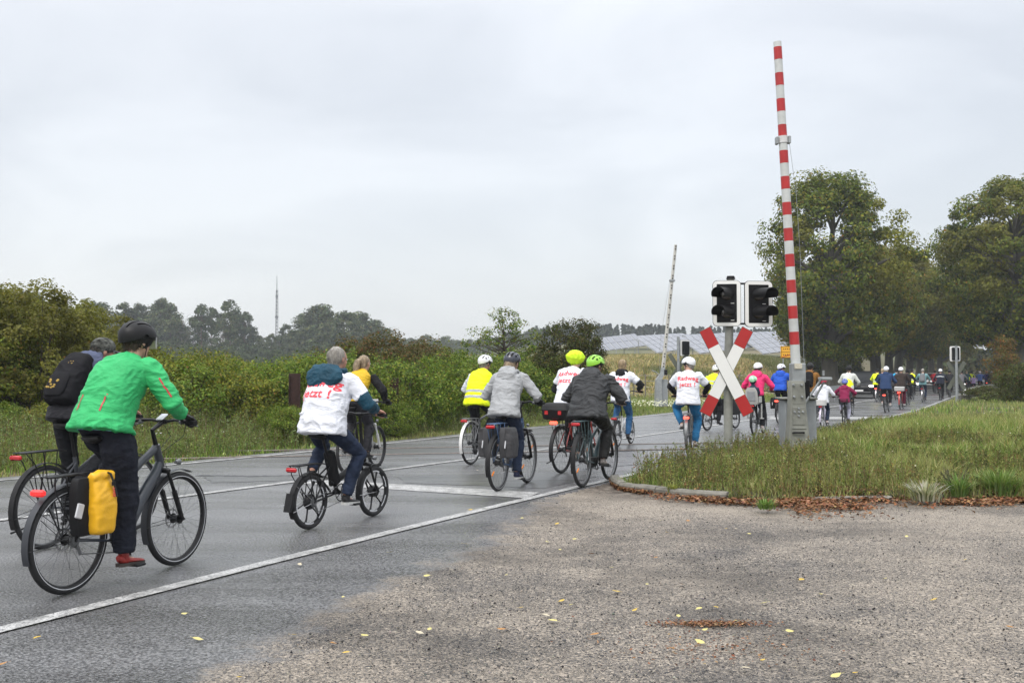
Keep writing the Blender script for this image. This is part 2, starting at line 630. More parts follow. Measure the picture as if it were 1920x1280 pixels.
def mat_yard():
    m, nt, b = nodes_of('crumbling_asphalt')
    c, r, h, tc = asphalt_nodes(nt)
    N, L = nt.nodes, nt.links
    def noise(sc, det=4, ro=0.5):
        n = N.new('ShaderNodeTexNoise'); n.inputs['Scale'].default_value = sc; n.inputs['Detail'].default_value = det; n.inputs['Roughness'].default_value = ro
        L.new(tc.outputs['Object'], n.inputs['Vector'])
        return n.outputs['Fac']
    def ramp(s, p0, p1, c0=(0, 0, 0), c1=(1, 1, 1)):
        x = N.new('ShaderNodeValToRGB')
        x.color_ramp.elements[0].position = p0; x.color_ramp.elements[0].color = (*c0, 1)
        x.color_ramp.elements[1].position = p1; x.color_ramp.elements[1].color = (*c1, 1)
        L.new(s, x.inputs[0])
        return x.outputs[0]
    wv = N.new('ShaderNodeTexNoise'); wv.inputs['Scale'].default_value = 30
    L.new(tc.outputs['Object'], wv.inputs['Vector'])
    wm = N.new('ShaderNodeVectorMath'); wm.operation = 'SCALE'; wm.inputs['Scale'].default_value = 0.03
    L.new(wv.outputs['Color'], wm.inputs[0])
    wa = N.new('ShaderNodeVectorMath'); wa.operation = 'ADD'
    L.new(tc.outputs['Object'], wa.inputs[0]); L.new(wm.outputs[0], wa.inputs[1])
    vo = N.new('ShaderNodeTexVoronoi'); vo.feature = 'DISTANCE_TO_EDGE'; vo.inputs['Scale'].default_value = 50
    vc = N.new('ShaderNodeTexVoronoi'); vc.inputs['Scale'].default_value = 50
    for x in (vo, vc):
        L.new(wa.outputs[0], x.inputs['Vector'])
    stone = ramp(vc.outputs['Color'], 0.25, 0.8, (0.016, 0.017, 0.020), (0.15, 0.135, 0.12))
    fines = ramp(noise(40, 5, 0.7), 0.3, 0.7, (0.20, 0.168, 0.132), (0.46, 0.395, 0.32))
    # amount of fines between the stones: wide soft patches
    amt = N.new('ShaderNodeMapRange'); amt.inputs['From Min'].default_value = 0.34; amt.inputs['From Max'].default_value = 0.66
    amt.inputs['To Min'].default_value = 0.03; amt.inputs['To Max'].default_value = 0.235
    L.new(noise(0.75, 6, 0.62), amt.inputs['Value'])
    at = N.new('ShaderNodeAttribute'); at.attribute_name = 'leafcol'
    sx = N.new('ShaderNodeSeparateColor'); L.new(at.outputs['Color'], sx.inputs[0])
    ad = N.new('ShaderNodeMath'); ad.operation = 'ADD'; L.new(amt.outputs[0], ad.inputs[0])
    m2 = N.new('ShaderNodeMath'); m2.operation = 'MULTIPLY'; m2.inputs[1].default_value = 0.14
    L.new(sx.outputs[1], m2.inputs[0]); L.new(m2.outputs[0], ad.inputs[1])
    lt = N.new('ShaderNodeMath'); lt.operation = 'SUBTRACT'
    L.new(ad.outputs[0], lt.inputs[0]); L.new(vo.outputs['Distance'], lt.inputs[1])
    k = N.new('ShaderNodeMapRange'); k.inputs['From Min'].default_value = -0.035; k.inputs['From Max'].default_value = 0.035
    L.new(lt.outputs[0], k.inputs['Value'])
    mx = N.new('ShaderNodeMixRGB'); L.new(k.outputs[0], mx.inputs[0]); L.new(stone, mx.inputs[1]); L.new(fines, mx.inputs[2])
    dk2 = N.new('ShaderNodeVectorMath'); dk2.operation = 'SCALE'; L.new(mx.outputs[0], dk2.inputs[0]); L.new(ramp(noise(0.5, 7, 0.65), 0.38, 0.54, (0.55,) * 3, (1.2,) * 3), dk2.inputs['Scale']); mx = dk2
    # moss brown dirt
    dm = N.new('ShaderNodeMixRGB'); sb = N.new('ShaderNodeMath'); sb.operation = 'MULTIPLY'; L.new(sx.outputs[2], sb.inputs[0]); L.new(ramp(noise(5, 6, 0.7), 0.35, 0.6), sb.inputs[1]); sm = N.new('ShaderNodeMath'); sm.operation = 'MAXIMUM'; L.new(sb.outputs[0], sm.inputs[0]); L.new(ramp(noise(1.7, 8, 0.7), 0.6, 0.8), sm.inputs[1]); L.new(sm.outputs[0], dm.inputs[0]); L.new(mx.outputs[0], dm.inputs[1]); dm.inputs[2].default_value = (0.065, 0.045, 0.03, 1)
    # blend to the smooth carriageway along an uneven line
    e = N.new('ShaderNodeMath'); e.operation = 'ADD'; L.new(sx.outputs[0], e.inputs[0])
    es = N.new('ShaderNodeMath'); es.operation = 'MULTIPLY_ADD'; es.inputs[1].default_value = 0.9; es.inputs[2].default_value = -0.45
    L.new(noise(2.6, 8, 0.75), es.inputs[0]); L.new(es.outputs[0], e.inputs[1])
    ek = N.new('ShaderNodeMapRange'); ek.inputs['From Min'].default_value = 0.40; ek.inputs['From Max'].default_value = 0.60
    L.new(e.outputs[0], ek.inputs['Value'])
    fm = N.new('ShaderNodeMixRGB'); L.new(ek.outputs[0], fm.inputs[0]); L.new(c, fm.inputs[1]); L.new(dm.outputs[0], fm.inputs[2])
    L.new(fm.outputs[0], b.inputs['Base Color'])
    rm = N.new('ShaderNodeMixRGB'); L.new(ek.outputs[0], rm.inputs[0]); L.new(r, rm.inputs[1]); rm.inputs[2].default_value = (0.62, 0.62, 0.62, 1)
    L.new(rm.outputs[0], b.inputs['Roughness'])
    hh = N.new('ShaderNodeMath'); hh.operation = 'MINIMUM'; hh.inputs[1].default_value = 0.28
    L.new(vo.outputs['Distance'], hh.inputs[0])
    hb = N.new('ShaderNodeMath'); hb.operation = 'MULTIPLY'; hb.inputs[1].default_value = 3.0; L.new(hh.outputs[0], hb.inputs[0])
    hm = N.new('ShaderNodeMixRGB'); L.new(ek.outputs[0], hm.inputs[0]); L.new(h, hm.inputs[1]); L.new(hb.outputs[0], hm.inputs[2])
    bp = N.new('ShaderNodeBump'); bp.inputs['Strength'].default_value = 1.0; bp.inputs['Distance'].default_value = 0.014
    L.new(hm.outputs[0], bp.inputs['Height']); L.new(bp.outputs[0], b.inputs['Normal'])
    return m
ASPH, PAINT, YARD = mat_asphalt(), mat_paint(), mat_yard()

def strip(name, A, B, mat, z, cols=1):
    """sheet lofted between two lines of points"""
    V, F = [], []
    n = len(A)
    for i in range(n):
        for k in range(cols + 1):
            t = k / cols
            V.append((A[i][0] * (1 - t) + B[i][0] * t, A[i][1] * (1 - t) + B[i][1] * t, z))
    for i in range(n - 1):
        for k in range(cols):
            a = i * (cols + 1) + k
            F.append((a, a + 1, a + cols + 2, a + cols + 1))
    return np_mesh(name, np.array(V), np.array(F)[:, ::-1], mat, kind='structure')

nL, nR, nC = normals2(Lxy), normals2(Rxy), normals2(Cxy)
LedgeO, RedgeO = Lxy - nL * 0.42, Rxy + nR * 0.35
road = strip('road', LedgeO, RedgeO, ASPH, 0.0, 4)
mk = lambda xy, n_, a, b: (xy + n_ * a, xy + n_ * b)
def wob(xy, n_, amp=0.012):
    s = vnoise(np.c_[xy * 2.0, np.zeros(len(xy))])[:, None]
    return xy + n_ * (s - 0.5) * amp
strip('left_edge_line', *mk(wob(Lxy, nL), nL, -0.065, 0.065), PAINT, 0.010)
strip('centre_line', *mk(wob(Cxy, nC), nC, -0.07, 0.07), PAINT, 0.010)
strip('right_edge_line', *mk(wob(Rxy, nR), nR, -0.065, 0.065), PAINT, 0.010)

def quad_sheet(name, pts, z, mat, nx=40, ny=1):
    a, b, c, d = [Vector((p.x, p.y, 0)) for p in pts]
    A = [a.lerp(b, i / nx) for i in range(nx + 1)]
    B = [d.lerp(c, i / nx) for i in range(nx + 1)]
    return strip(name, B, A, mat, z, ny)
quad_sheet('stop_line', [G(592, 899), G(1012, 923.5), G(986, 934), G(568, 907)], 0.006, PAINT)
quad_sheet('stop_line_beyond_the_crossing', [G(1446, 781.5), G(1664, 781.2), G(1655, 785.5), G(1440, 786)], 0.006, PAINT)

# base ground, yard, verge soil
def mat_soil(name, c0, c1, c2, sc=3.0):
    m, nt, b = nodes_of(name)
    N, L = nt.nodes, nt.links
    tc = N.new('ShaderNodeTexCoord')
    n = N.new('ShaderNodeTexNoise'); n.inputs['Scale'].default_value = sc; n.inputs['Detail'].default_value = 8; n.inputs['Roughness'].default_value = 0.7
    n2 = N.new('ShaderNodeTexNoise'); n2.inputs['Scale'].default_value = sc * 0.06; n2.inputs['Detail'].default_value = 6
    L.new(tc.outputs['Object'], n.inputs['Vector']); L.new(tc.outputs['Object'], n2.inputs['Vector'])
    r = N.new('ShaderNodeValToRGB'); r.color_ramp.elements[0].position = 0.35; r.color_ramp.elements[1].position = 0.65
    r.color_ramp.elements[0].color = (*c0, 1); r.color_ramp.elements[1].color = (*c1, 1)
    L.new(n.outputs['Fac'], r.inputs[0])
    r2 = N.new('ShaderNodeValToRGB'); r2.color_ramp.elements[0].position = 0.42; r2.color_ramp.elements[1].position = 0.6
    L.new(n2.outputs['Fac'], r2.inputs[0])
    mx = N.new('ShaderNodeMixRGB'); L.new(r2.outputs[0], mx.inputs[0]); L.new(r.outputs[0], mx.inputs[1]); mx.inputs[2].default_value = (*c2, 1)
    L.new(mx.outputs[0], b.inputs['Base Color']); b.inputs['Roughness'].default_value = 0.9
    bp = N.new('ShaderNodeBump'); bp.inputs['Strength'].default_value = 0.6; bp.inputs['Distance'].default_value = 0.03
    L.new(n.outputs['Fac'], bp.inputs['Height']); L.new(bp.outputs[0], b.inputs['Normal'])
    return m
SOIL = mat_soil('field_soil', (0.035, 0.035, 0.018), (0.085, 0.085, 0.04), (0.12, 0.10, 0.05), 2.5)
VSOIL = mat_soil('verge_soil', (0.03, 0.026, 0.016), (0.07, 0.062, 0.035), (0.06, 0.06, 0.03), 9)
GX0, GX1, GY0, GY1 = -520.0, 520.0, -60.0, 760.0
xs = np.linspace(GX0, GX1, 131); ys = np.linspace(GY0, GY1, 103)
gx, gy = np.meshgrid(xs, ys)
gz = np.full(gx.shape, -0.05)
V = np.stack([gx, gy, gz], 2).reshape(-1, 3)
idx = np.arange(len(V)).reshape(gx.shape)
F = np.stack([idx[:-1, :-1], idx[:-1, 1:], idx[1:, 1:], idx[1:, :-1]], 2).reshape(-1, 4)
np_mesh('ground', V, F, SOIL, kind='structure')

# the hill with the solar field, left of the avenue
def hill_z(X, Y, dl):
    X, Y, dl = map(np.atleast_1d, (X, Y, dl))
    up = sstep(52, 126, Y) * 3.75 + sstep(126, 190, Y) * 3.3
    lat = sstep(-40, 14, X + (Y - 100) * 0.02)
    road_gap = sstep(7, 22, dl)
    return up * lat * road_gap * (1 - 0.5 * sstep(260, 420, Y)) - 0.12 + (fbm(np.c_[X * 0.05, Y * 0.05, X * 0], 2) - 0.5) * 0.5 * sstep(60, 90, Y)
xs = np.linspace(-60, 120, 120); ys = np.concatenate([np.linspace(50, 150, 90), np.linspace(154, 430, 50)])
gx, gy = np.meshgrid(xs, ys)
dl = -side(Cxy, gx.ravel(), gy.ravel())
hz = hill_z(gx.ravel(), gy.ravel(), dl)
HV = np.c_[gx.ravel(), gy.ravel(), hz]
idx = np.arange(len(HV)).reshape(gx.shape)
F = np.stack([idx[:-1, :-1], idx[:-1, 1:], idx[1:, 1:], idx[1:, :-1]], 2).reshape(-1, 4)
HILLM = mat_soil('hill_grass_ground', (0.10, 0.085, 0.045), (0.17, 0.145, 0.08), (0.09, 0.10, 0.045), 1.2)
np_mesh('hill', HV, F, HILLM, smooth=True, kind='structure')
def hillz1(x, y):
    return float(hill_z(x, y, -side(Cxy, x, y))[0])

# yard of crumbling asphalt
kerb_px = [(1143, 903), (1147, 911), (1158, 918), (1180, 922), (1214, 926), (1290, 935), (1400, 941), (1510, 943), (1650, 940), (1800, 939), (1960, 942), (2200, 948)]
kerb_pts = [G(*p) for p in kerb_px]
border_px = [(-400, 1420), (0, 1390), (250, 1330), (410, 1275), (560, 1180), (700, 1105), (800, 1070), (900, 1030), (960, 985), (1000, 950), (1060, 925), (1110, 905), (1150, 893)]
Bp = np.array([[G(*p).x, G(*p).y] for p in border_px])
xs = np.arange(-6.0, 12.0, 0.09); ys = np.arange(0.5, 18.0, 0.09)
gx, gy = np.meshgrid(xs, ys)
P = np.c_[gx.ravel(), gy.ravel()]
def seg_signed(P, B):
    best = np.full(len(P), 1e9); sg = np.zeros(len(P))
    for i in range(len(B) - 1):
        a, b = B[i], B[i + 1]
        ab = b - a
        t = np.clip(((P - a) @ ab) / (ab @ ab), 0, 1)
        q = a + t[:, None] * ab
        d = np.linalg.norm(P - q, axis=1)
        cr = ab[0] * (P[:, 1] - a[1]) - ab[1] * (P[:, 0] - a[0])
        u = d < best
        best[u] = d[u]; sg[u] = -np.sign(cr[u])
    return best * sg
db = seg_signed(P, Bp)
dr = side(Rxy, P[:, 0], P[:, 1])
keep = (dr > 0.12)
mask = np.clip(db / 1.6 + 0.5, 0, 1)
# swept pale fines towards the kerb
KP = np.array([[p.x, p.y] for p in kerb_pts])
dk = seg_signed(P, KP)
fines = np.clip(1 - np.abs(dk) / 3.2, 0, 1) ** 1.5
cols = np.c_[mask, fines, np.clip(1.35 - np.abs(dk) / 0.62, 0, 1)]
idx = np.arange(len(P)).reshape(gx.shape)
F = np.stack([idx[:-1, :-1], idx[:-1, 1:], idx[1:, 1:], idx[1:, :-1]], 2).reshape(-1, 4)
dkf = dk[F].max(1)
F = F[keep[F].all(1) & (dk[F].min(1) < 0.25 if False else True)]
yz = 0.005 + 0.012 * (fbm(np.c_[P * 1.1, P[:, :1] * 0], 3) - 0.5) * sstep(0.3, 1.2, dr)
np_mesh('yard', np.c_[P, yz], F, YARD, col=cols, smooth=True, kind='structure')

# verge soil to the right of the road: a low bank behind the kerb
xs = np.concatenate([np.arange(0.4, 16, 0.2), np.arange(16, 60, 1.0)]); ys = np.concatenate([np.arange(8, 26, 0.2), np.arange(26, 100, 0.8)])
gx, gy = np.meshgrid(xs, ys)
P = np.c_[gx.ravel(), gy.ravel()]
dk = seg_signed(P, KP)
dr = side(Rxy, P[:, 0], P[:, 1])
SIGNK = 1.0 if seg_signed(np.array([[6.0, 20.0]]), KP)[0] > 0 else -1.0
dk = dk * SIGNK
zz = -0.03 + 0.12 * sstep(0.0, 0.35, dk) * sstep(0.25, 0.6, dr) + 0.07 * sstep(0.6, 3, np.minimum(dk, dr)) * fbm(np.c_[P * 0.5, P[:, :1] * 0], 3)
zz = zz + 0.06 * sstep(10, 30, P[:, 1]) * sstep(0.6, 3, dr)
idx = np.arange(len(P)).reshape(gx.shape)
F = np.stack([idx[:-1, :-1], idx[:-1, 1:], idx[1:, 1:], idx[1:, :-1]], 2).reshape(-1, 4)
F = F[((dk > 0.04) & (dr > 0.3))[F].all(1)]
np_mesh('verge', np.c_[P, zz], F, VSOIL, smooth=True, kind='structure')
def verge_z(P):
    dk = seg_signed(P, KP) * SIGNK
    dr = side(Rxy, P[:, 0], P[:, 1])
    return (-0.03 + 0.12 * sstep(0.0, 0.35, dk) * sstep(0.25, 0.6, dr) + 0.07 * sstep(0.6, 3, np.minimum(dk, dr)) * fbm(np.c_[P * 0.5, P[:, :1] * 0], 3)
            + 0.06 * sstep(10, 30, P[:, 1]) * sstep(0.6, 3, dr)), dk, dr

# kerb of single concrete stones
CONC = M('weathered_concrete', (0.19, 0.18, 0.155), 0.85, var=0.25, scale=9, bump=0.5, bscale=90, dirt=0.7)
kb = thing('kerb', 'curved low concrete kerb between the crumbling yard and the weedy verge', 'kerb')
kxy = np.array([[p.x, p.y] for p in kerb_pts])
kd = np.concatenate([[0], np.cumsum(np.linalg.norm(np.diff(kxy, axis=0), axis=1))])
tt = np.linspace(0, kd[-1], 400)
kx, ky = np.interp(tt, kd, kxy[:, 0]), np.interp(tt, kd, kxy[:, 1])
for _ in range(12):
    kx[1:-1] = (kx[:-2] + kx[1:-1] * 2 + kx[2:]) / 4; ky[1:-1] = (ky[:-2] + ky[1:-1] * 2 + ky[2:]) / 4
def kerb_at(s):
    return Vector((np.interp(s, tt, kx), np.interp(s, tt, ky), 0))
s = 0.0
while s < kd[-1] - 0.3:
    ln = 0.33 if s < 1.6 else 0.98
    pts = [kerb_at(s + ln * k / 4) for k in range(5)]
    ppx = 960 + FPX * pts[2].x / pts[2].y
    if 1300 < ppx < 1512 or ppx > 1650:
        s += ln + 0.012; continue
    m_ = MB()
    ringsA = []
    lift = random.uniform(-0.008, 0.008)
    for i, p in enumerate(pts):
        t = (pts[min(i + 1, 4)] - pts[max(i - 1, 0)]).normalized()
        n = Vector((-t.y, t.x, 0))
        h = (0.10 if ppx < 1500 else 0.062) + lift
        ringsA.append([p + n * -0.0, p + n * 0.0 + Vector((0, 0, h - 0.025)), p + n * 0.022 + Vector((0, 0, h)), p + n * 0.115 + Vector((0, 0, h + 0.004)), p + n * 0.13 + Vector((0, 0, h - 0.01)), p + n * 0.13 + Vector((0, 0, -0.06))])
        ringsA[-1][0] = p + Vector((0, 0, -0.06))
    m_.rings(ringsA)
    m_.build('kerbstone', CONC, kb, smooth=False)
    s += ln + 0.012

# older darker surfacing round the track and a mended patch before the stop line
OLD, _nt, _b = nodes_of('older_asphalt')
_c, _r, _h, _tc = asphalt_nodes(_nt)
_mu = _nt.nodes.new('ShaderNodeVectorMath'); _mu.operation = 'SCALE'; _mu.inputs['Scale'].default_value = 0.72
_nt.links.new(_c, _mu.inputs[0]); _nt.links.new(_mu.outputs[0], _b.inputs['Base Color'])
_b.inputs['Roughness'].default_value = 0.3
_bp = _nt.nodes.new('ShaderNodeBump'); _bp.inputs['Strength'].default_value = 0.4; _bp.inputs['Distance'].default_value = 0.004
_nt.links.new(_h, _bp.inputs['Height']); _nt.links.new(_bp.outputs[0], _b.inputs['Normal'])
def ragged(name, px_pts, z, mat):
    P_ = [G(*p) for p in px_pts]
    vs = []
    for i, p in enumerate(P_):
        q = P_[(i + 1) % len(P_)]
        for k in range(12):
            w = p.lerp(q, k / 12)
            vs.append((w.x + random.uniform(-.02, .02), w.y + random.uniform(-.035, .035), z))
    MB().add(vs, [tuple(range(len(vs) - 1, -1, -1))]).build(name, mat, smooth=False, kind='structure')
ragged('mended_patch', [(745, 893), (1060, 884), (1120, 893), (1020, 915), (760, 905)], 0.0035, OLD)
ragged('track_surfacing', [(640, 858), (1240, 843), (1300, 834), (1290, 829), (690, 838)], 0.0035, OLD)
ragged('mended_patch', [(380, 893), (560, 891), (590, 899), (400, 905)], 0.0035, OLD)

# railway through the carriageway
RAILM = M('rail_steel', (0.20, 0.17, 0.15), 0.38, metal=0.85, var=0.3, scale=14)
TAR = M('joint_tar', (0.018, 0.018, 0.02), 0.45, var=0.3, scale=30, bump=0.4)
ra = G(720, 841); rb = G(1920, 820.5); rd = (rb - ra).normalized(); rn = Vector((-rd.y, rd.x, 0))
for k, base in enumerate((ra, G(720, 852.5))):
    t = thing('rail', ['far rail of the railway track crossing the wet road', 'near rail of the railway track crossing the wet road'][k], 'rail')
    a, b = base - rd * 16, base + rd * 34
    m_ = MB()
    prof = [(-0.035, 0.012), (-0.03, 0.018), (0.03, 0.018), (0.035, 0.012), (0.035, -0.02), (0.008, -0.035), (0.008, -0.12), (-0.008, -0.12), (-0.008, -0.035), (-0.035, -0.02)]
    m_.rings([[p + rn * u + Vector((0, 0, w)) for u, w in prof] for p in (a, b)])
    m_.build('rail_head', RAILM, t, smooth=False)
    for q, o0 in ((0, -0.125), (1, 0.038)):
        g = MB()
        n_ = 60
        A_, B_ = [], []
        for i in range(n_ + 1):
            p = a.lerp(b, i / n_)
            w0 = random.uniform(-0.012, 0.012)
            A_.append(p + rn * (o0 + w0)); B_.append(p + rn * (o0 + 0.085 + random.uniform(-0.012, 0.012)))
        lsd = [float(side(Lxy, p.x, p.y)[0]) for p in A_]
        rsd = [float(side(Rxy, p.x, p.y)[0]) for p in A_]
        for i in range(n_):
            if lsd[i] > -0.3 and rsd[i + 1] < 0.25:
                g.add([(*A_[i][:2], 0.005), (*B_[i][:2], 0.005), (*B_[i + 1][:2], 0.005), (*A_[i + 1][:2], 0.005)], [(0, 1, 2, 3)])
        g.build('flange_groove', TAR, t, smooth=False)
# tar seams and patch joints in the surface
def crack(px_pts, w=0.05, z=0.0045, sub=14):
    g = MB()
    P_ = [G(*p) for p in px_pts]
    pts = []
    for i in range(len(P_) - 1):
        for k in range(sub):
            pts.append(P_[i].lerp(P_[i + 1], k / sub))
    pts.append(P_[-1])
    A_, B_ = [], []
    for i, p in enumerate(pts):
        t = (pts[min(i + 1, len(pts) - 1)] - pts[max(i - 1, 0)]).normalized()
        n = Vector((-t.y, t.x, 0))
        j = n * random.uniform(-0.02, 0.02)
        ww = w * random.uniform(0.35, 1.0)
        A_.append(p + j - n * ww / 2); B_.append(p + j + n * ww / 2)
    for i in range(len(pts) - 1):
        g.add([(*A_[i][:2], z), (*B_[i][:2], z), (*B_[i + 1][:2], z), (*A_[i + 1][:2], z)], [(0, 1, 2, 3)])
    g.build('tar_seam', TAR, smooth=False, kind='structure')
crack([(372, 891), (470, 893), (560, 891)], 0.22)
crack([(1060, 812), (1200, 806), (1330, 806)], 0.07)
crack([(1150, 846), (1300, 841), (1480, 838)], 0.10)
crack([(1560, 766), (1650, 769), (1700, 768)], 0.10)
crack([(800, 903), (900, 902), (1100, 900)], 0.05)
crack([(1090, 880), (1180, 872), (1290, 862)], 0.05)

# ================================================================ BICYCLES
RUB = M('tyre_rubber', (0.016, 0.016, 0.017), 0.75, var=0.2, scale=40, bump=0.3, bscale=120)
BLK = M('black_coated_metal', (0.012, 0.012, 0.013), 0.4, var=0.25, scale=30, spec=0.3)
BPL = M('black_plastic', (0.013, 0.013, 0.014), 0.55, var=0.2, scale=30, bump=0.15, spec=0.25)
STEEL = M('brushed_steel', (0.42, 0.42, 0.43), 0.32, metal=0.9, var=0.15, scale=40)
GREYM = M('dull_grey_metal', (0.16, 0.165, 0.17), 0.45, metal=0.6, var=0.15, scale=30)
REFL = M('grey_reflector', (0.55, 0.56, 0.58), 0.35, var=0.1)
REDL = M_emit('red_tail_light', (0.75, 0.02, 0.02), 0.35)
REDR = M('red_reflector', (0.45, 0.015, 0.02), 0.18, var=0.1, coat=0.6)
REDON = M_emit('red_tail_light_switched_on', (1.0, 0.08, 0.05), 3.0)
ORNG = M('orange_spoke_reflector', (0.85, 0.25, 0.03), 0.25, var=0.1)
LAMP = M_emit('white_bicycle_headlight', (1.0, 0.97, 0.85), 4.0)
GLS = M('clear_lamp_glass', (0.10, 0.105, 0.11), 0.15, var=0.05, coat=0.5)

def wheel(parent, cx, r, tr, det, style='spoke', rimmat=BLK, reflect=None, stripe=False, name='wheel', spokemat=None):
    o = bpy.data.objects.new(name, None)
    COL.objects.link(o)
    o.parent = parent
    o.location = (cx, 0, r)
    o.empty_display_size = 0.1
    n = (56, 34, 20)[2 - det]
    t = MB().torus((0, 0, 0), r - tr, tr, n=n, m=(12, 8, 5)[2 - det])
    t.build('tyre', RUB, o)
    rm = MB()
    R1 = r - 2 * tr + 0.004
    rm.torus((0, 0, 0), R1, 0.011, rz=0.013, n=n, m=6)
    rm.build('rim', rimmat, o)
    if stripe:
        s1 = MB()
        for sg in (-1, 1):
            s1.torus((0, sg * tr * 0.93, 0), r - 1.35 * tr, 0.003, rz=0.0012, n=n, m=4)
        s1.build('reflective_stripe', REFL, o)
    h = MB()
    hr = 0.055 if style in ('hubmotor',) else 0.028
    h.cyl((0, -0.045, 0), (0, 0.045, 0), hr, 14)
    h.cyl((0, -0.07, 0), (0, 0.07, 0), 0.012, 8)
    for sg in (-1, 1):
        h.cyl((0, sg * 0.03, 0), (0, sg * 0.034, 0), hr + 0.012, 14)
    h.build('hub', BLK if det == 2 else GREYM, o)
    if style == 'mag':
        g = MB()
        for k in range(6):
            a = 2 * PI * k / 6
            pts, rr = [], []
            for q in range(7):
                tq = q / 6
                rad = 0.03 + (R1 - 0.03) * tq
                an = a + 0.55 * math.sin(tq * PI * 0.5) - 0.35 * tq
                pts.append((rad * math.cos(an), 0, rad * math.sin(an)))
                rr.append(0.016 - 0.006 * math.sin(tq * PI))
            g.tube(pts, rr, 6, flat=0.6, up=(0, 1, 0))
        g.cyl((0, -0.03, 0), (0, 0.03, 0), 0.062, 18)
        g.build('mag_spokes', BLK, o)
        for sg in (-1, 1):
            lg = MB()
            for k in range(6):
                a = 2 * PI * k / 6
                lg.torus((0, sg * 0.0155, 0), R1 - 0.006, 0.0075, rz=0.0015, n=6, m=4, a0=a + 0.12, a1=a + 0.75)
            lg.build('rim_decal', REFL, o)
    else:
        g = MB()
        ns = (32, 28, 14)[2 - det]
        sr = (0.0014, 0.0017, 0.003)[2 - det]
        for k in range(ns):
            a = 2 * PI * k / ns
            sg = 1 if k % 2 else -1
            da = 0.55 * (1 if (k // 2) % 2 else -1)
            g.tube([(hr * math.cos(a + da), sg * 0.032, hr * math.sin(a + da)), (R1 * math.cos(a), sg * 0.004, R1 * math.sin(a))], sr, 3, cap=False)
        so = g.build('spokes', spokemat or GREYM, o)
        so['kind'] = 'stuff'
        if reflect:
            for a in (0.6, 0.6 + PI):
                q = MB().box((0.68 * R1 * math.cos(a), 0, 0.68 * R1 * math.sin(a)), (0.02, 0.014, 0.09), Matrix.Rotation(-a + PI / 2, 3, 'Y'), bev=0.004)
                q.build('spoke_reflector', reflect, o)
    return o

def bike_geo(P):
    r = P.get('r', 0.35); wb = P.get('wb', 1.10)
    g = dict(r=r, wb=wb)
    g['bb'] = P.get('bb', (0.43, 0.285))
    sz = P.get('sz', 0.96)
    g['sad'] = (P.get('sx', g['bb'][0] - (sz - g['bb'][1]) / math.tan(math.radians(72))), sz)
    g['hz'] = P.get('hz', 1.06)
    g['barx'] = P.get('barx', wb - 0.23)
    g['gripy'] = P.get('gripy', 0.285)
    g['grip'] = (g['barx'] - P.get('sweep', 0.09), g['gripy'], g['hz'])
    g['ph'] = math.radians(P.get('phase', 10))
    cr = 0.165
    bx, bz = g['bb']
    g['pedR'] = Vector((bx + cr * math.sin(g['ph']), -0.145, bz - cr * math.cos(g['ph'])))
    g['pedL'] = Vector((bx - cr * math.sin(g['ph']), 0.145, bz + cr * math.cos(g['ph'])))
    return g

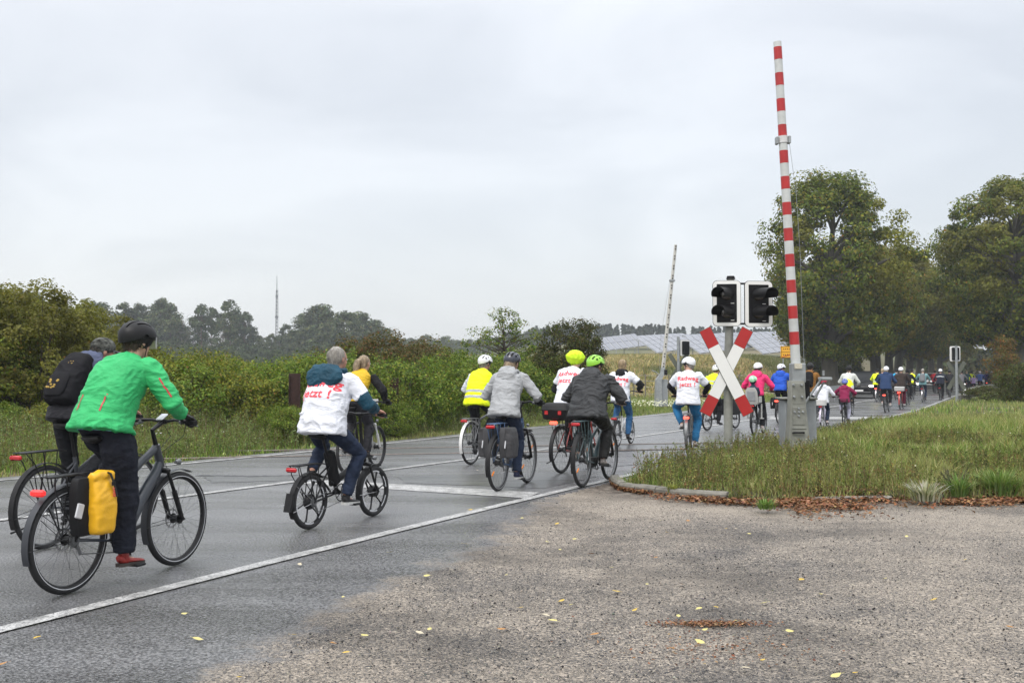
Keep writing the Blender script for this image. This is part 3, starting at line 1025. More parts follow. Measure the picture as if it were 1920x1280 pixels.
def make_bike(P, label, loc, rz, group=None, scale=1.0):
    det = P.get('det', 1)
    g = bike_geo(P)
    r, wb, (bx, bz), (sx, sz) = g['r'], g['wb'], g['bb'], g['sad']
    tr = P.get('tyre', 0.021)
    FM = P.get('frame', BLK)
    root = thing(P.get('name', 'bicycle'), label, 'bicycle', loc, rz, group, scale)
    st = P.get('style', 'trek')
    rw = wheel(root, 0, r, tr, det, P.get('rwheel', 'spoke'), P.get('rim', GREYM), P.get('refl'), P.get('stripe', False), spokemat=P.get('spokemat'))
    fw = wheel(root, wb, r, tr, det, P.get('fwheel', P.get('rwheel', 'spoke') if P.get('rwheel') == 'mag' else 'spoke'), P.get('rim', GREYM), P.get('refl'), P.get('stripe', False), spokemat=P.get('spokemat'))
    nt = (10, 8, 5)[2 - det]
    R_, F_ = Vector((0, 0, r)), Vector((wb, 0, r))
    BB, SD = Vector((bx, 0, bz)), Vector((sx, 0, sz))
    hd = Vector((-math.cos(math.radians(70)), 0, math.sin(math.radians(70))))
    crown = F_ + hd * (r + 0.05) + Vector((-0.04, 0, 0))
    hb = crown + hd * 0.03
    htp = hb + hd * P.get('headtube', 0.14)
    f = MB()
    seat_dir = (SD - BB).normalized()
    stl = P.get('seattube', 0.48)
    STt = BB + seat_dir * stl
    fat = P.get('fat', 1.0)
    f.cyl(hb, htp, 0.024 * (1.3 if fat > 1 else 1), nt)
    if st == 'fold':
        f.tube([BB + Vector((0, 0, 0.02)), STt], 0.022, nt)
        f.tube([htp - hd * 0.06, htp.lerp(BB, 0.25) + Vector((-0.02, 0, -0.05)), BB + Vector((-0.02, 0, 0.11)), BB + Vector((-0.10, 0, 0.09))], [0.03, 0.04, 0.04, 0.03], nt, flat=0.75)
    else:
        f.tube([BB, STt], 0.0185, nt)
        dn = hb + hd * 0.02
        if fat > 1:
            f.tube([BB + Vector((0.02, 0, 0.0)), BB.lerp(dn, 0.5) + Vector((-0.01, 0, 0.0)), dn.lerp(BB, 0.1), dn + hd * 0.02], [0.032 * fat, 0.034 * fat, 0.030 * fat, 0.023 * fat], nt + 4, flat=0.8)
        else:
            f.tube([BB, dn], 0.02, nt)
        if st == 'step':
            f.tube([htp - hd * 0.04, htp.lerp(BB, 0.5) + Vector((-0.03, 0, 0.02)), BB + seat_dir * 0.12], 0.016, nt)
        elif st == 'ebike':
            tt = htp - hd * 0.02
            f.tube([tt, tt.lerp(BB + seat_dir * 0.30, 0.35) + Vector((0, 0, 0.03)), BB + seat_dir * 0.34], [0.021 * fat, 0.020 * fat, 0.018 * fat], nt + 2, flat=0.8)
        else:
            f.tube([htp - hd * 0.03, STt - seat_dir * 0.02], 0.0165, nt)
    for sg in (-1, 1):
        f.tube([BB + Vector((0, sg * 0.025, 0)), R_.lerp(BB, 0.45) + Vector((0, sg * 0.045, 0)), R_ + Vector((0, sg * 0.062, 0))], 0.0095, max(5, nt - 3))
        f.tube([STt - seat_dir * 0.05 + Vector((0, sg * 0.014, 0)), R_.lerp(STt, 0.6) + Vector((0, sg * 0.045, 0)), R_ + Vector((0, sg * 0.062, 0))], 0.0085, max(5, nt - 3))
    f.cyl(BB + Vector((0, -0.035, 0)), BB + Vector((0, 0.035, 0)), 0.024, nt)
    f.build('frame', FM, root)
    fk = MB()
    sus = P.get('suspension', False)
    fkm = P.get('fork', FM)
    for sg in (-1, 1):
        top = crown + Vector((0, sg * 0.055, 0))
        ax = F_ + Vector((0, sg * 0.06, 0))
        if sus:
            mid = top.lerp(ax, 0.42)
            fk.cyl(top, mid, 0.014, nt); fk.cyl(mid, ax + Vector((-0.01, 0, 0.0)), 0.021, nt, 0.018)
        else:
            fk.tube([top, top.lerp(ax, 0.6) + Vector((-0.012, 0, 0)), ax], [0.014, 0.012, 0.009], nt)
        fk.cyl(ax + Vector((0, -0.008, 0)), ax + Vector((0, 0.012 * sg + 0.004, 0)), 0.017, 8)
    fk.box(crown, (0.05, 0.14, 0.04), bev=0.012)
    fk.build('fork', fkm, root)
    # saddle
    s_ = MB()
    ringsS = []
    for x, w, h, zz in ((-0.135, 0.035, 0.02, 0.0), (-0.12, 0.075, 0.032, 0.004), (-0.07, 0.082, 0.036, 0.0), (0.0, 0.05, 0.03, -0.004), (0.07, 0.027, 0.024, -0.003), (0.13, 0.02, 0.018, -0.006), (0.145, 0.008, 0.008, -0.010)):
        ring = []
        for k in range(10):
            a = 2 * PI * k / 10
            notch = 0.010 * math.exp(-((math.cos(a)) ** 2) * 12) if math.sin(a) > 0 and x < -0.05 else 0
            ring.append((sx + x, w * math.cos(a), sz + zz + h * math.sin(a) * (0.6 if math.sin(a) > 0 else 1) - 0.01 - notch))
        ringsS.append(ring)
    s_.rings(ringsS)
    s_.build('saddle', BPL, root)
    sp = MB()
    sp.cyl(STt - seat_dir * 0.04, SD + Vector((0, 0, -0.03)), 0.0135, nt)
    if det:
        for sg in (-1, 1):
            sp.tube([(sx - 0.11, sg * 0.03, sz - 0.03), (sx - 0.03, sg * 0.022, sz - 0.05), (sx + 0.05, sg * 0.02, sz - 0.045), (sx + 0.11, sg * 0.01, sz - 0.02)], 0.004, 5)
    sp.build('seat_post', P.get('postmat', BLK), root)
    # handlebar
    cx, hz, gy = g['barx'], g['hz'], g['gripy']
    gx = g['grip'][0]
    stem = MB()
    if st == 'fold':
        stem.tube([htp, Vector((cx, 0, hz - 0.01))], [0.021, 0.015], nt)
    else:
        stem.tube([htp, htp + hd * max(0.02, (hz - htp.z) * 0.7), Vector((cx, 0, hz))], [0.019, 0.017, 0.019], nt)
    stem.cyl((cx, -0.03, hz), (cx, 0.03, hz), 0.02, nt)
    stem.build('stem', P.get('stemmat', BLK), root)
    bar = MB()
    bpts = []
    for sg in (-1, 1):
        side_pts = [(cx, sg * 0.03, hz), (cx + 0.012, sg * 0.10, hz + 0.012), (cx - 0.02, sg * 0.18, hz + 0.012), (gx + 0.02, sg * (gy - 0.06), hz + 0.004), (gx - 0.015, sg * (gy + 0.07), hz - 0.004)]
        bpts = (side_pts[::-1] + bpts) if sg < 0 else bpts + side_pts
    bar.tube(bpts, 0.0115, nt)
    bar.build('handlebar', P.get('barmat', BLK), root)
    for sg in (-1, 1):
        gg = MB().tube([(gx + 0.02, sg * (gy - 0.055), hz + 0.004), (gx - 0.015, sg * (gy + 0.075), hz - 0.004)], [0.0165, 0.0185], nt)
        gg.build('grip', BPL, root)
        if det:
            lv = MB().tube([(gx + 0.045, sg * (gy - 0.10), hz - 0.006), (gx + 0.075, sg * (gy - 0.05), hz - 0.02), (gx + 0.05, sg * (gy + 0.045), hz - 0.03)], [0.007, 0.006, 0.006], 5)
            lv.box((gx + 0.04, sg * (gy - 0.095), hz - 0.002), (0.04, 0.035, 0.03), bev=0.008)
            lv.build('brake_lever', GREYM, root)
    if det == 2:
        cb = MB()
        for sg in (-1, 1):
            cb.tube([(gx + 0.05, sg * (gy - 0.11), hz), (cx + 0.13, sg * (gy - 0.16), hz + 0.01), (cx + 0.17, sg * 0.06, hz - 0.12), (htp.x + 0.04, sg * 0.02, htp.z - 0.06), (crown.x + 0.03, sg * 0.03, crown.z)], 0.0028, 5)
        cb.build('brake_cable', BPL, root)
    # drivetrain
    dr = MB()
    dr.torus((bx, -0.055, bz), 0.085, 0.006, rz=0.003, n=28 if det else 14, m=5)
    for k in range(5):
        a = 2 * PI * k / 5
        dr.tube([(bx, -0.055, bz), (bx + 0.085 * math.cos(a), -0.055, bz + 0.085 * math.sin(a))], 0.006, 4)
    dr.build('chainring', GREYM if not P.get('darkdrive') else BLK, root)
    ch = MB()
    ch.tube([(bx + 0.03, -0.055, bz + 0.082), (0.0, -0.055, r + 0.036)], 0.0035, 4)
    ch.tube([(bx + 0.03, -0.055, bz - 0.082), (0.05, -0.055, r - 0.10), (0.01, -0.055, r - 0.05)], 0.0035, 4)
    ch.build('chain', GREYM, root)
    cs = MB()
    for k, rr_ in enumerate((0.05, 0.042, 0.034)):
        cs.cyl((0, -0.05 - 0.006 * k, r), (0, -0.053 - 0.006 * k, r), rr_, 14)
    cs.tube([(0.01, -0.062, r - 0.03), (0.045, -0.062, r - 0.10)], 0.012, 6)
    cs.build('cassette', GREYM, root)
    if det and P.get('disc', False):
        for wx in (0, wb):
            dd = MB().torus((wx, 0.045, r), 0.07, 0.008, rz=0.0012, n=24, m=4)
            for k in range(6):
                a = 2 * PI * k / 6
                dd.tube([(wx, 0.045, r), (wx + 0.068 * math.cos(a + .3), 0.045, r + 0.068 * math.sin(a + .3))], 0.004, 4)
            dd.build('brake_disc', STEEL, root)
    for nm, pd, sg in (('R', g['pedR'], -1), ('L', g['pedL'], 1)):
        ca = MB()
        ca.tube([(bx, sg * 0.075, bz), (pd.x, sg * 0.095, pd.z)], [0.014, 0.011], 6, flat=0.6)
        ca.cyl((pd.x, sg * 0.09, pd.z), (pd.x, sg * 0.11, pd.z), 0.008, 6)
        ca.build('crank_arm', GREYM if not P.get('darkdrive') else BLK, root)
        pe = MB().box((pd.x, pd.y, pd.z), (0.095, 0.085, 0.020), bev=0.006)
        pe.build('pedal', BPL, root)
    if P.get('motor'):
        mo = MB()
        mo.ell((bx + 0.01, 0, bz + 0.02), (0.10, 0.055, 0.075), nu=16, nv=10)
        mo.build('motor', BPL, root)
    if P.get('battery'):
        ba = MB()
        ba.tube([BB + seat_dir * 0.12 + Vector((0.10, 0, 0.04)), hb + Vector((-0.16, 0, -0.04))], [0.042, 0.038], 8, flat=0.85)
        ba.build('battery', BPL, root)
    # mudguards
    mg = P.get('guard', True)
    GM = P.get('guardmat', BPL)
    if mg:
        gr_ = r + 0.018
        ge = P.get('guard_end', 3.55)
        a = MB().torus((0, 0, r), gr_, 0.004, rz=0.031, n=20 if det else 10, m=6, a0=0.9, a1=ge)
        a.build('rear_mudguard', GM, root)
        a = MB().torus((wb, 0, r), gr_, 0.004, rz=0.029, n=20 if det else 10, m=6, a0=P.get('fguard0', 1.15), a1=P.get('fguard1', 3.5))
        a.build('front_mudguard', GM, root)
        if det:
            ms = MB()
            for wx, an in ((0, ge - 0.25), (0, 2.5), (wb, 3.2)):
                for sg in (-1, 1):
                    ms.tube([(wx, sg * 0.06, r), (wx + gr_ * math.cos(an), sg * 0.03, r + gr_ * math.sin(an))], 0.0025, 4)
            ms.build('mudguard_stay', STEEL if P.get('staysteel') else BLK, root)
    rkz = 2 * r + 0.055
    if P.get('rack', True):
        rk = MB()
        RM = P.get('rackmat', BLK)
        x0, x1 = P.get('rackx', (-0.24, 0.16))
        rkz = P.get('rackz', rkz)
        for sg in (-1, 1):
            rk.tube([(x1 + 0.08, sg * 0.03, rkz - 0.01), (x1, sg * 0.055, rkz), (x0, sg * 0.055, rkz), (x0 - 0.02, sg * 0.03, rkz)], 0.006, 6)
            rk.tube([(0.0, sg * 0.068, r + 0.01), (-0.10, sg * 0.065, rkz)], 0.005, 5)
            rk.tube([(0.01, sg * 0.068, r + 0.01), (0.06, sg * 0.065, rkz)], 0.005, 5)
            rk.tube([(0.0, sg * 0.068, r + 0.03), (-0.19, sg * 0.062, rkz - 0.09), (x0 + 0.02, sg * 0.055, rkz)], 0.005, 5)
        for k in range(5):
            xx = x0 + (x1 - x0) * k / 4
            rk.cyl((xx, -0.055, rkz), (xx, 0.055, rkz), 0.005, 5)
        rk.tube([(x0, 0, rkz), (x1, 0, rkz)], 0.009, 5, flat=2.0)
        rk.build('luggage_rack', RM, root)
    tl = P.get('tail', 'rack')
    if tl:
        if tl == 'rack':
            c = (P.get('rackx', (-0.24, 0.16))[0] - 0.03, 0, rkz - 0.035)
            sz_ = (0.03, 0.12, 0.045)
        elif tl == 'low':
            c = (-(r + 0.03) * math.cos(0.9) - 0.03, 0, r + (r + 0.03) * math.sin(0.9) + 0.035)
            sz_ = (0.045, 0.105, 0.045)
        else:
            c = (-0.03 - (r + 0.03) * 0.5, 0, r + (r + 0.02) * 0.85)
            sz_ = (0.05, 0.05, 0.06)
        q = MB().box(c, sz_, bev=0.012)
        q.build('tail_light', P.get('tailmat', REDR), root)
    if P.get('front_lamp', True):
        fl = MB()
        c = Vector((wb - 0.02, 0, crown.z + 0.05))
        fl.tube([c, c + Vector((0.04, 0, 0)), c + Vector((0.05, 0, 0))], [0.014, 0.024, 0.022], 10)
        fl.build('headlight', GLS, root)
    if P.get('display'):
        q = MB().box((cx - 0.01, 0, hz + 0.035), (0.085, 0.06, 0.016), Matrix.Rotation(-0.5, 3, 'Y'), bev=0.006)
        q.build('display', P['display'], root)
    if P.get('stand'):
        q = MB().tube([(0.02, 0.065, r - 0.02), (-0.05, 0.10, 0.20), (-0.24, 0.13, 0.16)], 0.009, 6)
        q.build('kickstand', BLK, root)
    if P.get('basket'):
        bm_, (bxx, bzz) = P['basket'], P.get('basketpos', (-0.05, 0))
        zb = rkz + 0.012
        q = MB()
        hw, hl, hh = 0.15, 0.19, 0.20
        q.box((bxx, 0, zb + 0.006), (2 * hl * 0.85, 2 * hw * 0.85, 0.01))
        for zz_ in (0.04, 0.08, 0.12, 0.16, hh):
            k_ = 0.86 + 0.14 * zz_ / hh
            pts = [(bxx + hl * k_ * a_, hw * k_ * b_, zb + zz_) for a_, b_ in ((-1, -.8), (-.9, -1), (.9, -1), (1, -.8), (1, .8), (.9, 1), (-.9, 1), (-1, .8))]
            q.tube(pts, 0.012 if P.get('basketsolid') else 0.006, 4, closed=True)
        for a_ in np.linspace(-1, 1, 9):
            for sg in (-1, 1):
                q.tube([(bxx + a_ * hl * .85, sg * hw * .85, zb), (bxx + a_ * hl, sg * hw, zb + hh)], 0.004 if not P.get('basketsolid') else 0.02, 4)
                q.tube([(bxx + sg * hl * .85, a_ * hw * .85, zb), (bxx + sg * hl, a_ * hw, zb + hh)], 0.004 if not P.get('basketsolid') else 0.016, 4)
        q.build('rear_basket', bm_, root)
    if P.get('extra'):
        P['extra'](root, g, rkz)
    g['root'] = root
    g['rkz'] = rkz
    return g

# ================================================================ PEOPLE
JOBS = []
def job(mb, name, mat, parent, voxel, smooth=4, post=None, extra=None, label=None, after=None):
    JOBS.append(dict(mb=mb, name=name, mat=mat, parent=parent, voxel=voxel, smooth=smooth, post=post, extra=extra, label=label, after=after))
def get_arrays(me):
    V = np.empty(len(me.vertices) * 3, np.float32); me.vertices.foreach_get('co', V)
    N_ = np.empty(len(me.vertices) * 3, np.float32); me.vertices.foreach_get('normal', N_)
    return V.reshape(-1, 3).astype(float), N_.reshape(-1, 3).astype(float)
def run_jobs():
    tmp = []
    for j in JOBS:
        me = j['mb'].mesh('tmp', None, False)
        o = bpy.data.objects.new('tmp', me)
        COL.objects.link(o)
        md = o.modifiers.new('r', 'REMESH'); md.mode = 'VOXEL'; md.voxel_size = j['voxel']; md.use_smooth_shade = True
        if j['smooth']:
            ms = o.modifiers.new('s', 'SMOOTH'); ms.iterations = j['smooth']; ms.factor = 0.5
        tmp.append(o)
    dg = bpy.context.evaluated_depsgraph_get()
    dg.update()
    for j, o in zip(JOBS, tmp):
        me = bpy.data.meshes.new_from_object(o.evaluated_get(dg))
        me.name = j['name']
        V, Nn = get_arrays(me)
        if j['post']:
            V = j['post'](V, Nn)
            me.vertices.foreach_set('co', V.astype(np.float32).ravel())
            me.update()
        if j['extra'] is not None:
            e = j['extra']
            fc = [tuple(p.vertices) for p in me.polygons]
            o_ = len(V)
            V2 = [tuple(v) for v in V] + e.v
            fc += [tuple(i + o_ for i in f) for f in e.f]
            me2 = bpy.data.meshes.new(j['name'])
            me2.from_pydata(V2, [], fc)
            me2.update()
            me = me2
        me.polygons.foreach_set('use_smooth', [True] * len(me.polygons))
        me.materials.clear()
        me.materials.append(j['mat'])
        ob = bpy.data.objects.new(j['name'], me)
        COL.objects.link(ob)
        ob.parent = j['parent']
        if j['label']:
            ob['label'] = j['label']
        if j['after']:
            j['after'](ob, me)
    for o in tmp:
        m_ = o.data
        bpy.data.objects.remove(o)
        bpy.data.meshes.remove(m_)
    JOBS.clear()

def folds(amp, f=(9, 4, 15), seed=0.0, slack=None):
    """cloth folds: ridged warped noise, mostly across the body"""
    def fn(V, Nn):
        p = V * np.array(f) + seed
        w = (fbm(V * 5 + seed, 2) - 0.5) * 2.6
        a = vnoise(p + w[:, None])
        b = vnoise(p * 1.9 + w[:, None] * 1.5 + 31)
        r1 = 1 - np.abs(2 * a - 1)
        r2 = 1 - np.abs(2 * b - 1)
        d = (r1 ** 2 - 0.35) * 0.7 + (r2 ** 2 - 0.35) * 0.4
        k = amp if slack is None else amp * slack(V)
        return V + Nn * (d * k)[:, None]
    return fn
def ik(a, c, l1, l2, pole):
    a, c = Vector(a), Vector(c)
    d = c - a
    L_ = d.length
    if L_ > (l1 + l2) * 0.995:
        k = L_ / ((l1 + l2) * 0.995)
        l1 *= k; l2 *= k
    x = (l1 * l1 - l2 * l2 + L_ * L_) / (2 * L_)
    h = math.sqrt(max(1e-8, l1 * l1 - x * x))
    u = d.normalized()
    p = Vector(pole)
    p = (p - u * p.dot(u)).normalized()
    return a + u * x + p * h
SKIN = M('skin', (0.50, 0.29, 0.21), 0.5, var=0.12, scale=25, bump=0.1)
SKIN2 = M('skin_ruddy', (0.46, 0.24, 0.17), 0.5, var=0.15, scale=25, bump=0.1)
EYEW = M('eye_white', (0.7, 0.68, 0.66), 0.2)
LIPS = M('lips', (0.42, 0.17, 0.14), 0.45)
HAIRC = {}
def hairmat(nm, rgb, var=0.4):
    return M('hair_' + nm, rgb, 0.5, var=var, scale=60, bump=0.9, bscale=120, stretch=(1, 1, 0.22))
GREYH = hairmat('grey', (0.30, 0.28, 0.25)); BLONDH = hairmat('ash_blond', (0.30, 0.23, 0.15)); BRNH = hairmat('brown', (0.06, 0.04, 0.026)); LBLH = hairmat('light_blond', (0.36, 0.27, 0.16))
def cloth(nm, rgb, rough=0.75, var=0.10, bump=0.35, bs=220, **k):
    return M('cloth_' + nm, rgb, rough, var=var, scale=5, bump=bump, bscale=bs, spec=0.18, wrinkle=0.32, **k)
DENIM = cloth('dark_denim', (0.022, 0.032, 0.06), 0.85, var=0.3)
DENIM2 = cloth('blue_denim', (0.03, 0.10, 0.22), 0.85, var=0.3)
BLKT = cloth('black_trousers', (0.014, 0.015, 0.018), 0.8, var=0.3)
WHT = cloth('white_cotton', (0.74, 0.76, 0.82), 0.85, var=0.03)
HIVIS = cloth('fluorescent_yellow', (0.78, 0.95, 0.015), 0.6, var=0.05)
HSTRIPE = M('silver_reflective_tape', (0.35, 0.37, 0.38), 0.4, var=0.1)
SHIRTRED = M('red_print', (0.80, 0.07, 0.09), 0.7, var=0.06)
SHOEB = M('black_shoe', (0.02, 0.02, 0.022), 0.6, var=0.2)
SHOER = M('red_leather_shoe', (0.28, 0.025, 0.02), 0.45, var=0.25, scale=20, bump=0.2)
SOLEW = M('white_sole', (0.6, 0.6, 0.58), 0.6); SOLEB = M('black_sole', (0.025, 0.025, 0.025), 0.7)
SHOEG = M('grey_shoe', (0.22, 0.20, 0.19), 0.7, var=0.2); SHOEP = M('pale_shoe', (0.6, 0.52, 0.5), 0.7)

def hand_mb(mb, wrist, grip, g, r=0.0092, k=1.0):
    wrist, grip, g = Vector(wrist), Vector(grip), Vector(g).normalized()
    h = (grip - wrist); h.normalize()
    up = h.cross(g)
    if up.z < 0:
        up = -up
    up.normalize()
    kn = grip + up * 0.026 * k - h * 0.004
    mb.tube([wrist, wrist.lerp(kn, 0.45), kn], [0.027 * k, 0.038 * k, 0.042 * k], 10, flat=0.45, up=g)
    for i in range(4):
        o = g * (i - 1.5) * 0.0215 * k
        ln = (0.9, 1.05, 1.0, 0.8)[i] * k
        b = kn + o
        p1 = b + h * 0.034 * ln + up * 0.002
        p2 = p1 + h * 0.010 * ln - up * 0.034 * ln
        p3 = p2 - h * 0.026 * ln - up * 0.008
        mb.tube([b - h * 0.02, b, p1, p2, p3], [r, r * 1.05, r, r * 0.92, r * 0.75], 7)
    t0 = wrist.lerp(kn, 0.35) - g * 0.030 * k
    t1 = t0 + h * 0.030 * k - g * 0.016 * k - up * 0.012
    t2 = t1 + h * 0.024 * k - up * 0.022 * k + g * 0.006
    mb.tube([t0, t1, t2], [r * 1.3, r * 1.15, r * 0.85], 7)

def ring_at(c, tdir, w, d, n=22, e=2.3, dy=0.0):
    """superelliptic body section; lateral axis y, depth axis in the xz plane"""
    t = Vector(tdir).normalized()
    ax = Vector((t.z, 0, -t.x))
    out = []
    for k in range(n):
        a = 2 * PI * k / n
        ca, sa = math.cos(a), math.sin(a)
        x = abs(ca) ** (2 / e) * (1 if ca > 0 else -1)
        y = abs(sa) ** (2 / e) * (1 if sa > 0 else -1)
        out.append(Vector(c) + ax * (x * d) + Vector((0, y * w + dy, 0)))
    return out

def helmet(parent, Hm, style, mat, name='helmet', liner=BPL, s=1.0, label=None):
    """shell with vent openings over a dark liner; Hm = head frame matrix"""
    rx, ry, rz_ = 0.138 * s, 0.108 * s, 0.112 * s
    c = Vector((-0.006, 0, 0.038)) * s
    nt_, nf = 34, 25
    TH = np.linspace(math.radians(-6), math.radians(203), nt_)
    FI = np.linspace(-math.radians(83), math.radians(83), nf)
    def vent(th, fi):
        t_, f_ = math.degrees(th), math.degrees(fi)
        if style == 'vent':
            for f0, wd in ((-52, 7), (-26, 7.5), (0, 6.5), (26, 7.5), (52, 7)):
                if abs(f_ - f0) < wd:
                    for a, b in ((22, 62), (74, 112), (122, 158)):
                        sh = 6 if abs(f0) > 40 else 0
                        if a + sh < t_ < b - sh:
                            return True
            return False
        if style == 'slots':
            return any(abs(f_ - f0) < 3.5 and a < t_ < b for f0, a, b in ((-18, 95, 150), (18, 95, 150), (-40, 60, 120), (40, 60, 120), (0, 30, 80)))
        if style == 'holes':
            return any((f_ - f0) ** 2 + ((t_ - t0) * 0.6) ** 2 < 22 for f0, t0 in ((-30, 60), (30, 60), (-30, 100), (0, 120), (30, 100), (-25, 145), (25, 145), (0, 75)))
        return False
    def P3(th, fi, k):
        flare = 1.0 + 0.05 * max(0, math.cos(th)) 
        z = rz_ * math.cos(fi) * math.sin(th)
        if th > PI:
            z *= 1.35
        return c + Vector((rx * math.cos(fi) * math.cos(th) * flare, ry * math.sin(fi), z)) * k
    m_ = MB()
    vs = []
    for k in (1.0, 0.88):
        for th in TH:
            for fi in FI:
                vs.append(Hm @ P3(th, fi, k))
    idx = lambda k, i, j: k * nt_ * nf + i * nf + j
    kept = {}
    fs = []
    for i in range(nt_ - 1):
        for j in range(nf - 1):
            th, fi = (TH[i] + TH[i + 1]) / 2, (FI[j] + FI[j + 1]) / 2
            if not vent(th, fi):
                # side cut-out above the ears
                kept[(i, j)] = 1
                fs.append((idx(0, i, j), idx(0, i, j + 1), idx(0, i + 1, j + 1), idx(0, i + 1, j)))
                fs.append((idx(1, i, j), idx(1, i + 1, j), idx(1, i + 1, j + 1), idx(1, i, j + 1)))
    for (i, j) in kept:
        for (di, dj, a, b) in ((-1, 0, (i, j), (i, j + 1)), (1, 0, (i + 1, j + 1), (i + 1, j)), (0, -1, (i + 1, j), (i, j)), (0, 1, (i, j + 1), (i + 1, j + 1))):
            if (i + di, j + dj) not in kept:
                fs.append((idx(0, *a), idx(1, *a), idx(1, *b), idx(0, *b)))
    m_.add(vs, fs)
    h = m_.build(name, mat, parent)
    if label:
        h['label'] = label
    l = MB()
    l.ell(Vector((0, 0, 0)), (rx * 0.87, ry * 0.87, rz_ * 0.9), nu=14, nv=9)
    l.v = [tuple(Hm @ (Vector(p) * 1.0 + c)) for p in l.v if True]
    lo = l.build('helmet_liner', liner, h)
    st = MB()
    for sg in (-1, 1):
        st.tube([Hm @ (Vector((0.03, sg * 0.082, 0.03)) * s), Hm @ (Vector((0.02, sg * 0.078, -0.05)) * s), Hm @ (Vector((0.045, sg * 0.03, -0.118)) * s)], 0.004, 4)
        st.tube([Hm @ (Vector((-0.07, sg * 0.07, 0.02)) * s), Hm @ (Vector((0.02, sg * 0.080, -0.05)) * s)], 0.004, 4)
    st.build('chin_strap', BPL, h)
    return h

def person(Q, g, label, loc, rz, group=None, scale=1.0):
    """rider seated on the bicycle whose geometry is g; everything in the bicycle's own frame"""
    det = Q.get('det', 1)
    vox = Q.get('vox', (0.009, 0.014, 0.026)[2 - det])
    root = thing('person', label, 'person', loc, rz, group, scale)
    B = Q.get('bulk', 1.0)
    sx, sz = g['sad']
    lean = math.radians(Q.get('lean', 24))
    hip = Vector((sx + 0.02 + Q.get('hipx', 0), 0, sz + 0.085))
    Ls = Q.get('torso', 0.50)
    def ang(s):
        if s < 0:
            return lean * 0.35
        return lean * (0.6 + 0.65 * s)
    def spine(s):
        p = Vector(hip)
        if s < 0:
            return p + Vector((math.sin(ang(-1)), 0, math.cos(ang(-1)))) * (s * Ls)
        n_ = 12
        for i in range(n_):
            a = ang(s * (i + 0.5) / n_)
            p = p + Vector((math.sin(a), 0, math.cos(a))) * (Ls * s / n_)
        return p
    def tan(s):
        a = ang(s)
        return Vector((math.sin(a), 0, math.cos(a)))
    sw = Q.get('shoulder', 0.185) * (0.5 + 0.5 * B)
    C7 = spine(1.0)
    sh = {}
    for sg in (-1, 1):
        p = spine(0.86)
        sh[sg] = p + Vector((0.025, sg * sw, -0.005))
    wr, el, gr_ = {}, {}, {}
    gx, gy, gz = g['grip']
    for sg in (-1, 1):
        gp = Vector((gx, sg * gy, gz + 0.002))
        if Q.get('dangle') == sg:
            gp = sh[sg] + Vector((0.02, sg * 0.04, -0.58))
        gr_[sg] = gp
        d = (sh[sg] - gp)
        dirb = (Vector((d.x, d.y * 0.6, d.z * 0.55))).normalized()
        wr[sg] = gp + dirb * 0.085 + Vector((0, 0, 0.018))
        el[sg] = ik(sh[sg], wr[sg], 0.30, 0.265, (-0.2, sg * Q.get('elbow', 0.7), -0.65))
    hpz, kn, ank, ped = {}, {}, {}, {-1: g['pedR'], 1: g['pedL']}
    for sg in (-1, 1):
        hpz[sg] = hip + Vector((0.01, sg * 0.088, -0.01))
        toe = 0.15 if sg == -1 else 0.15
        ank[sg] = Vector((ped[sg].x - 0.115, sg * 0.125, ped[sg].z + 0.105))
        kn[sg] = ik(hpz[sg], ank[sg], 0.43, 0.42, (1, sg * Q.get('kneeout', 0.15), 0.3))
    # head frame
    yaw, pit = math.radians(Q.get('yaw', 0)), math.radians(Q.get('pitch', 0)) + lean * 0.15
    hc = C7 + Vector((0.045 + 0.05 * math.sin(lean), 0, 0.148))
    Hm = Matrix.Translation(hc) @ Matrix.Rotation(yaw, 4, 'Z') @ Matrix.Rotation(pit, 4, 'Y')
    Hr = Hm.to_3x3()
    hs = Q.get('head', 1.0)
    skin = Q.get('skin', SKIN)
    # ---- body: one continuous figure
    b = MB()
    def E(c, r):
        b.ell(Hm @ (Vector(c) * hs), [x * hs for x in r], Hr, 16, 11)
    E((-0.008, 0, 0.022), (0.094, 0.075, 0.092))
    E((0.032, 0, -0.042), (0.058, 0.056, 0.066))
    E((0.066, 0, -0.090), (0.024, 0.026, 0.02))
    E((0.060, 0, 0.018), (0.030, 0.055, 0.022))
    E((0.098, 0, -0.018), (0.016, 0.012, 0.014))
    E((0.090, 0, -0.002), (0.010, 0.009, 0.028))
    for sg in (-1, 1):
        E((-0.002, sg * 0.078, -0.012), (0.019, 0.009, 0.031))
        E((0.060, sg * 0.034, -0.030), (0.026, 0.018, 0.020))
    b.tube([C7 + Vector((-0.0, 0, -0.06)), C7 + Vector((0.01, 0, 0.02)), Hm @ Vector((-0.012, 0, -0.05))], [0.062, 0.056, 0.058], 12)
    b.rings([ring_at(spine(s), tan(s), w, d, 16) for s, w, d in ((-0.12, 0.11, 0.09), (0.0, 0.155, 0.105), (0.3, 0.13, 0.09), (0.6, 0.145, 0.095), (0.85, 0.15, 0.085), (0.97, 0.08, 0.06))])
    for sg in (-1, 1):
        b.tube([sh[sg], sh[sg].lerp(el[sg], 0.5), el[sg], el[sg].lerp(wr[sg], 0.35), wr[sg]], [0.050, 0.044, 0.036, 0.037, 0.025], 10)
        b.tube([hpz[sg], hpz[sg].lerp(kn[sg], 0.5), kn[sg], kn[sg].lerp(ank[sg], 0.35), ank[sg], ank[sg] + Vector((0.0, 0, -0.05))], [0.075, 0.068, 0.050, 0.050, 0.034, 0.03], 10)
        b.tube([ank[sg] + Vector((-0.01, 0, -0.05)), ank[sg] + Vector((0.09, 0, -0.07))], [0.03, 0.025], 8)
    ex = MB()
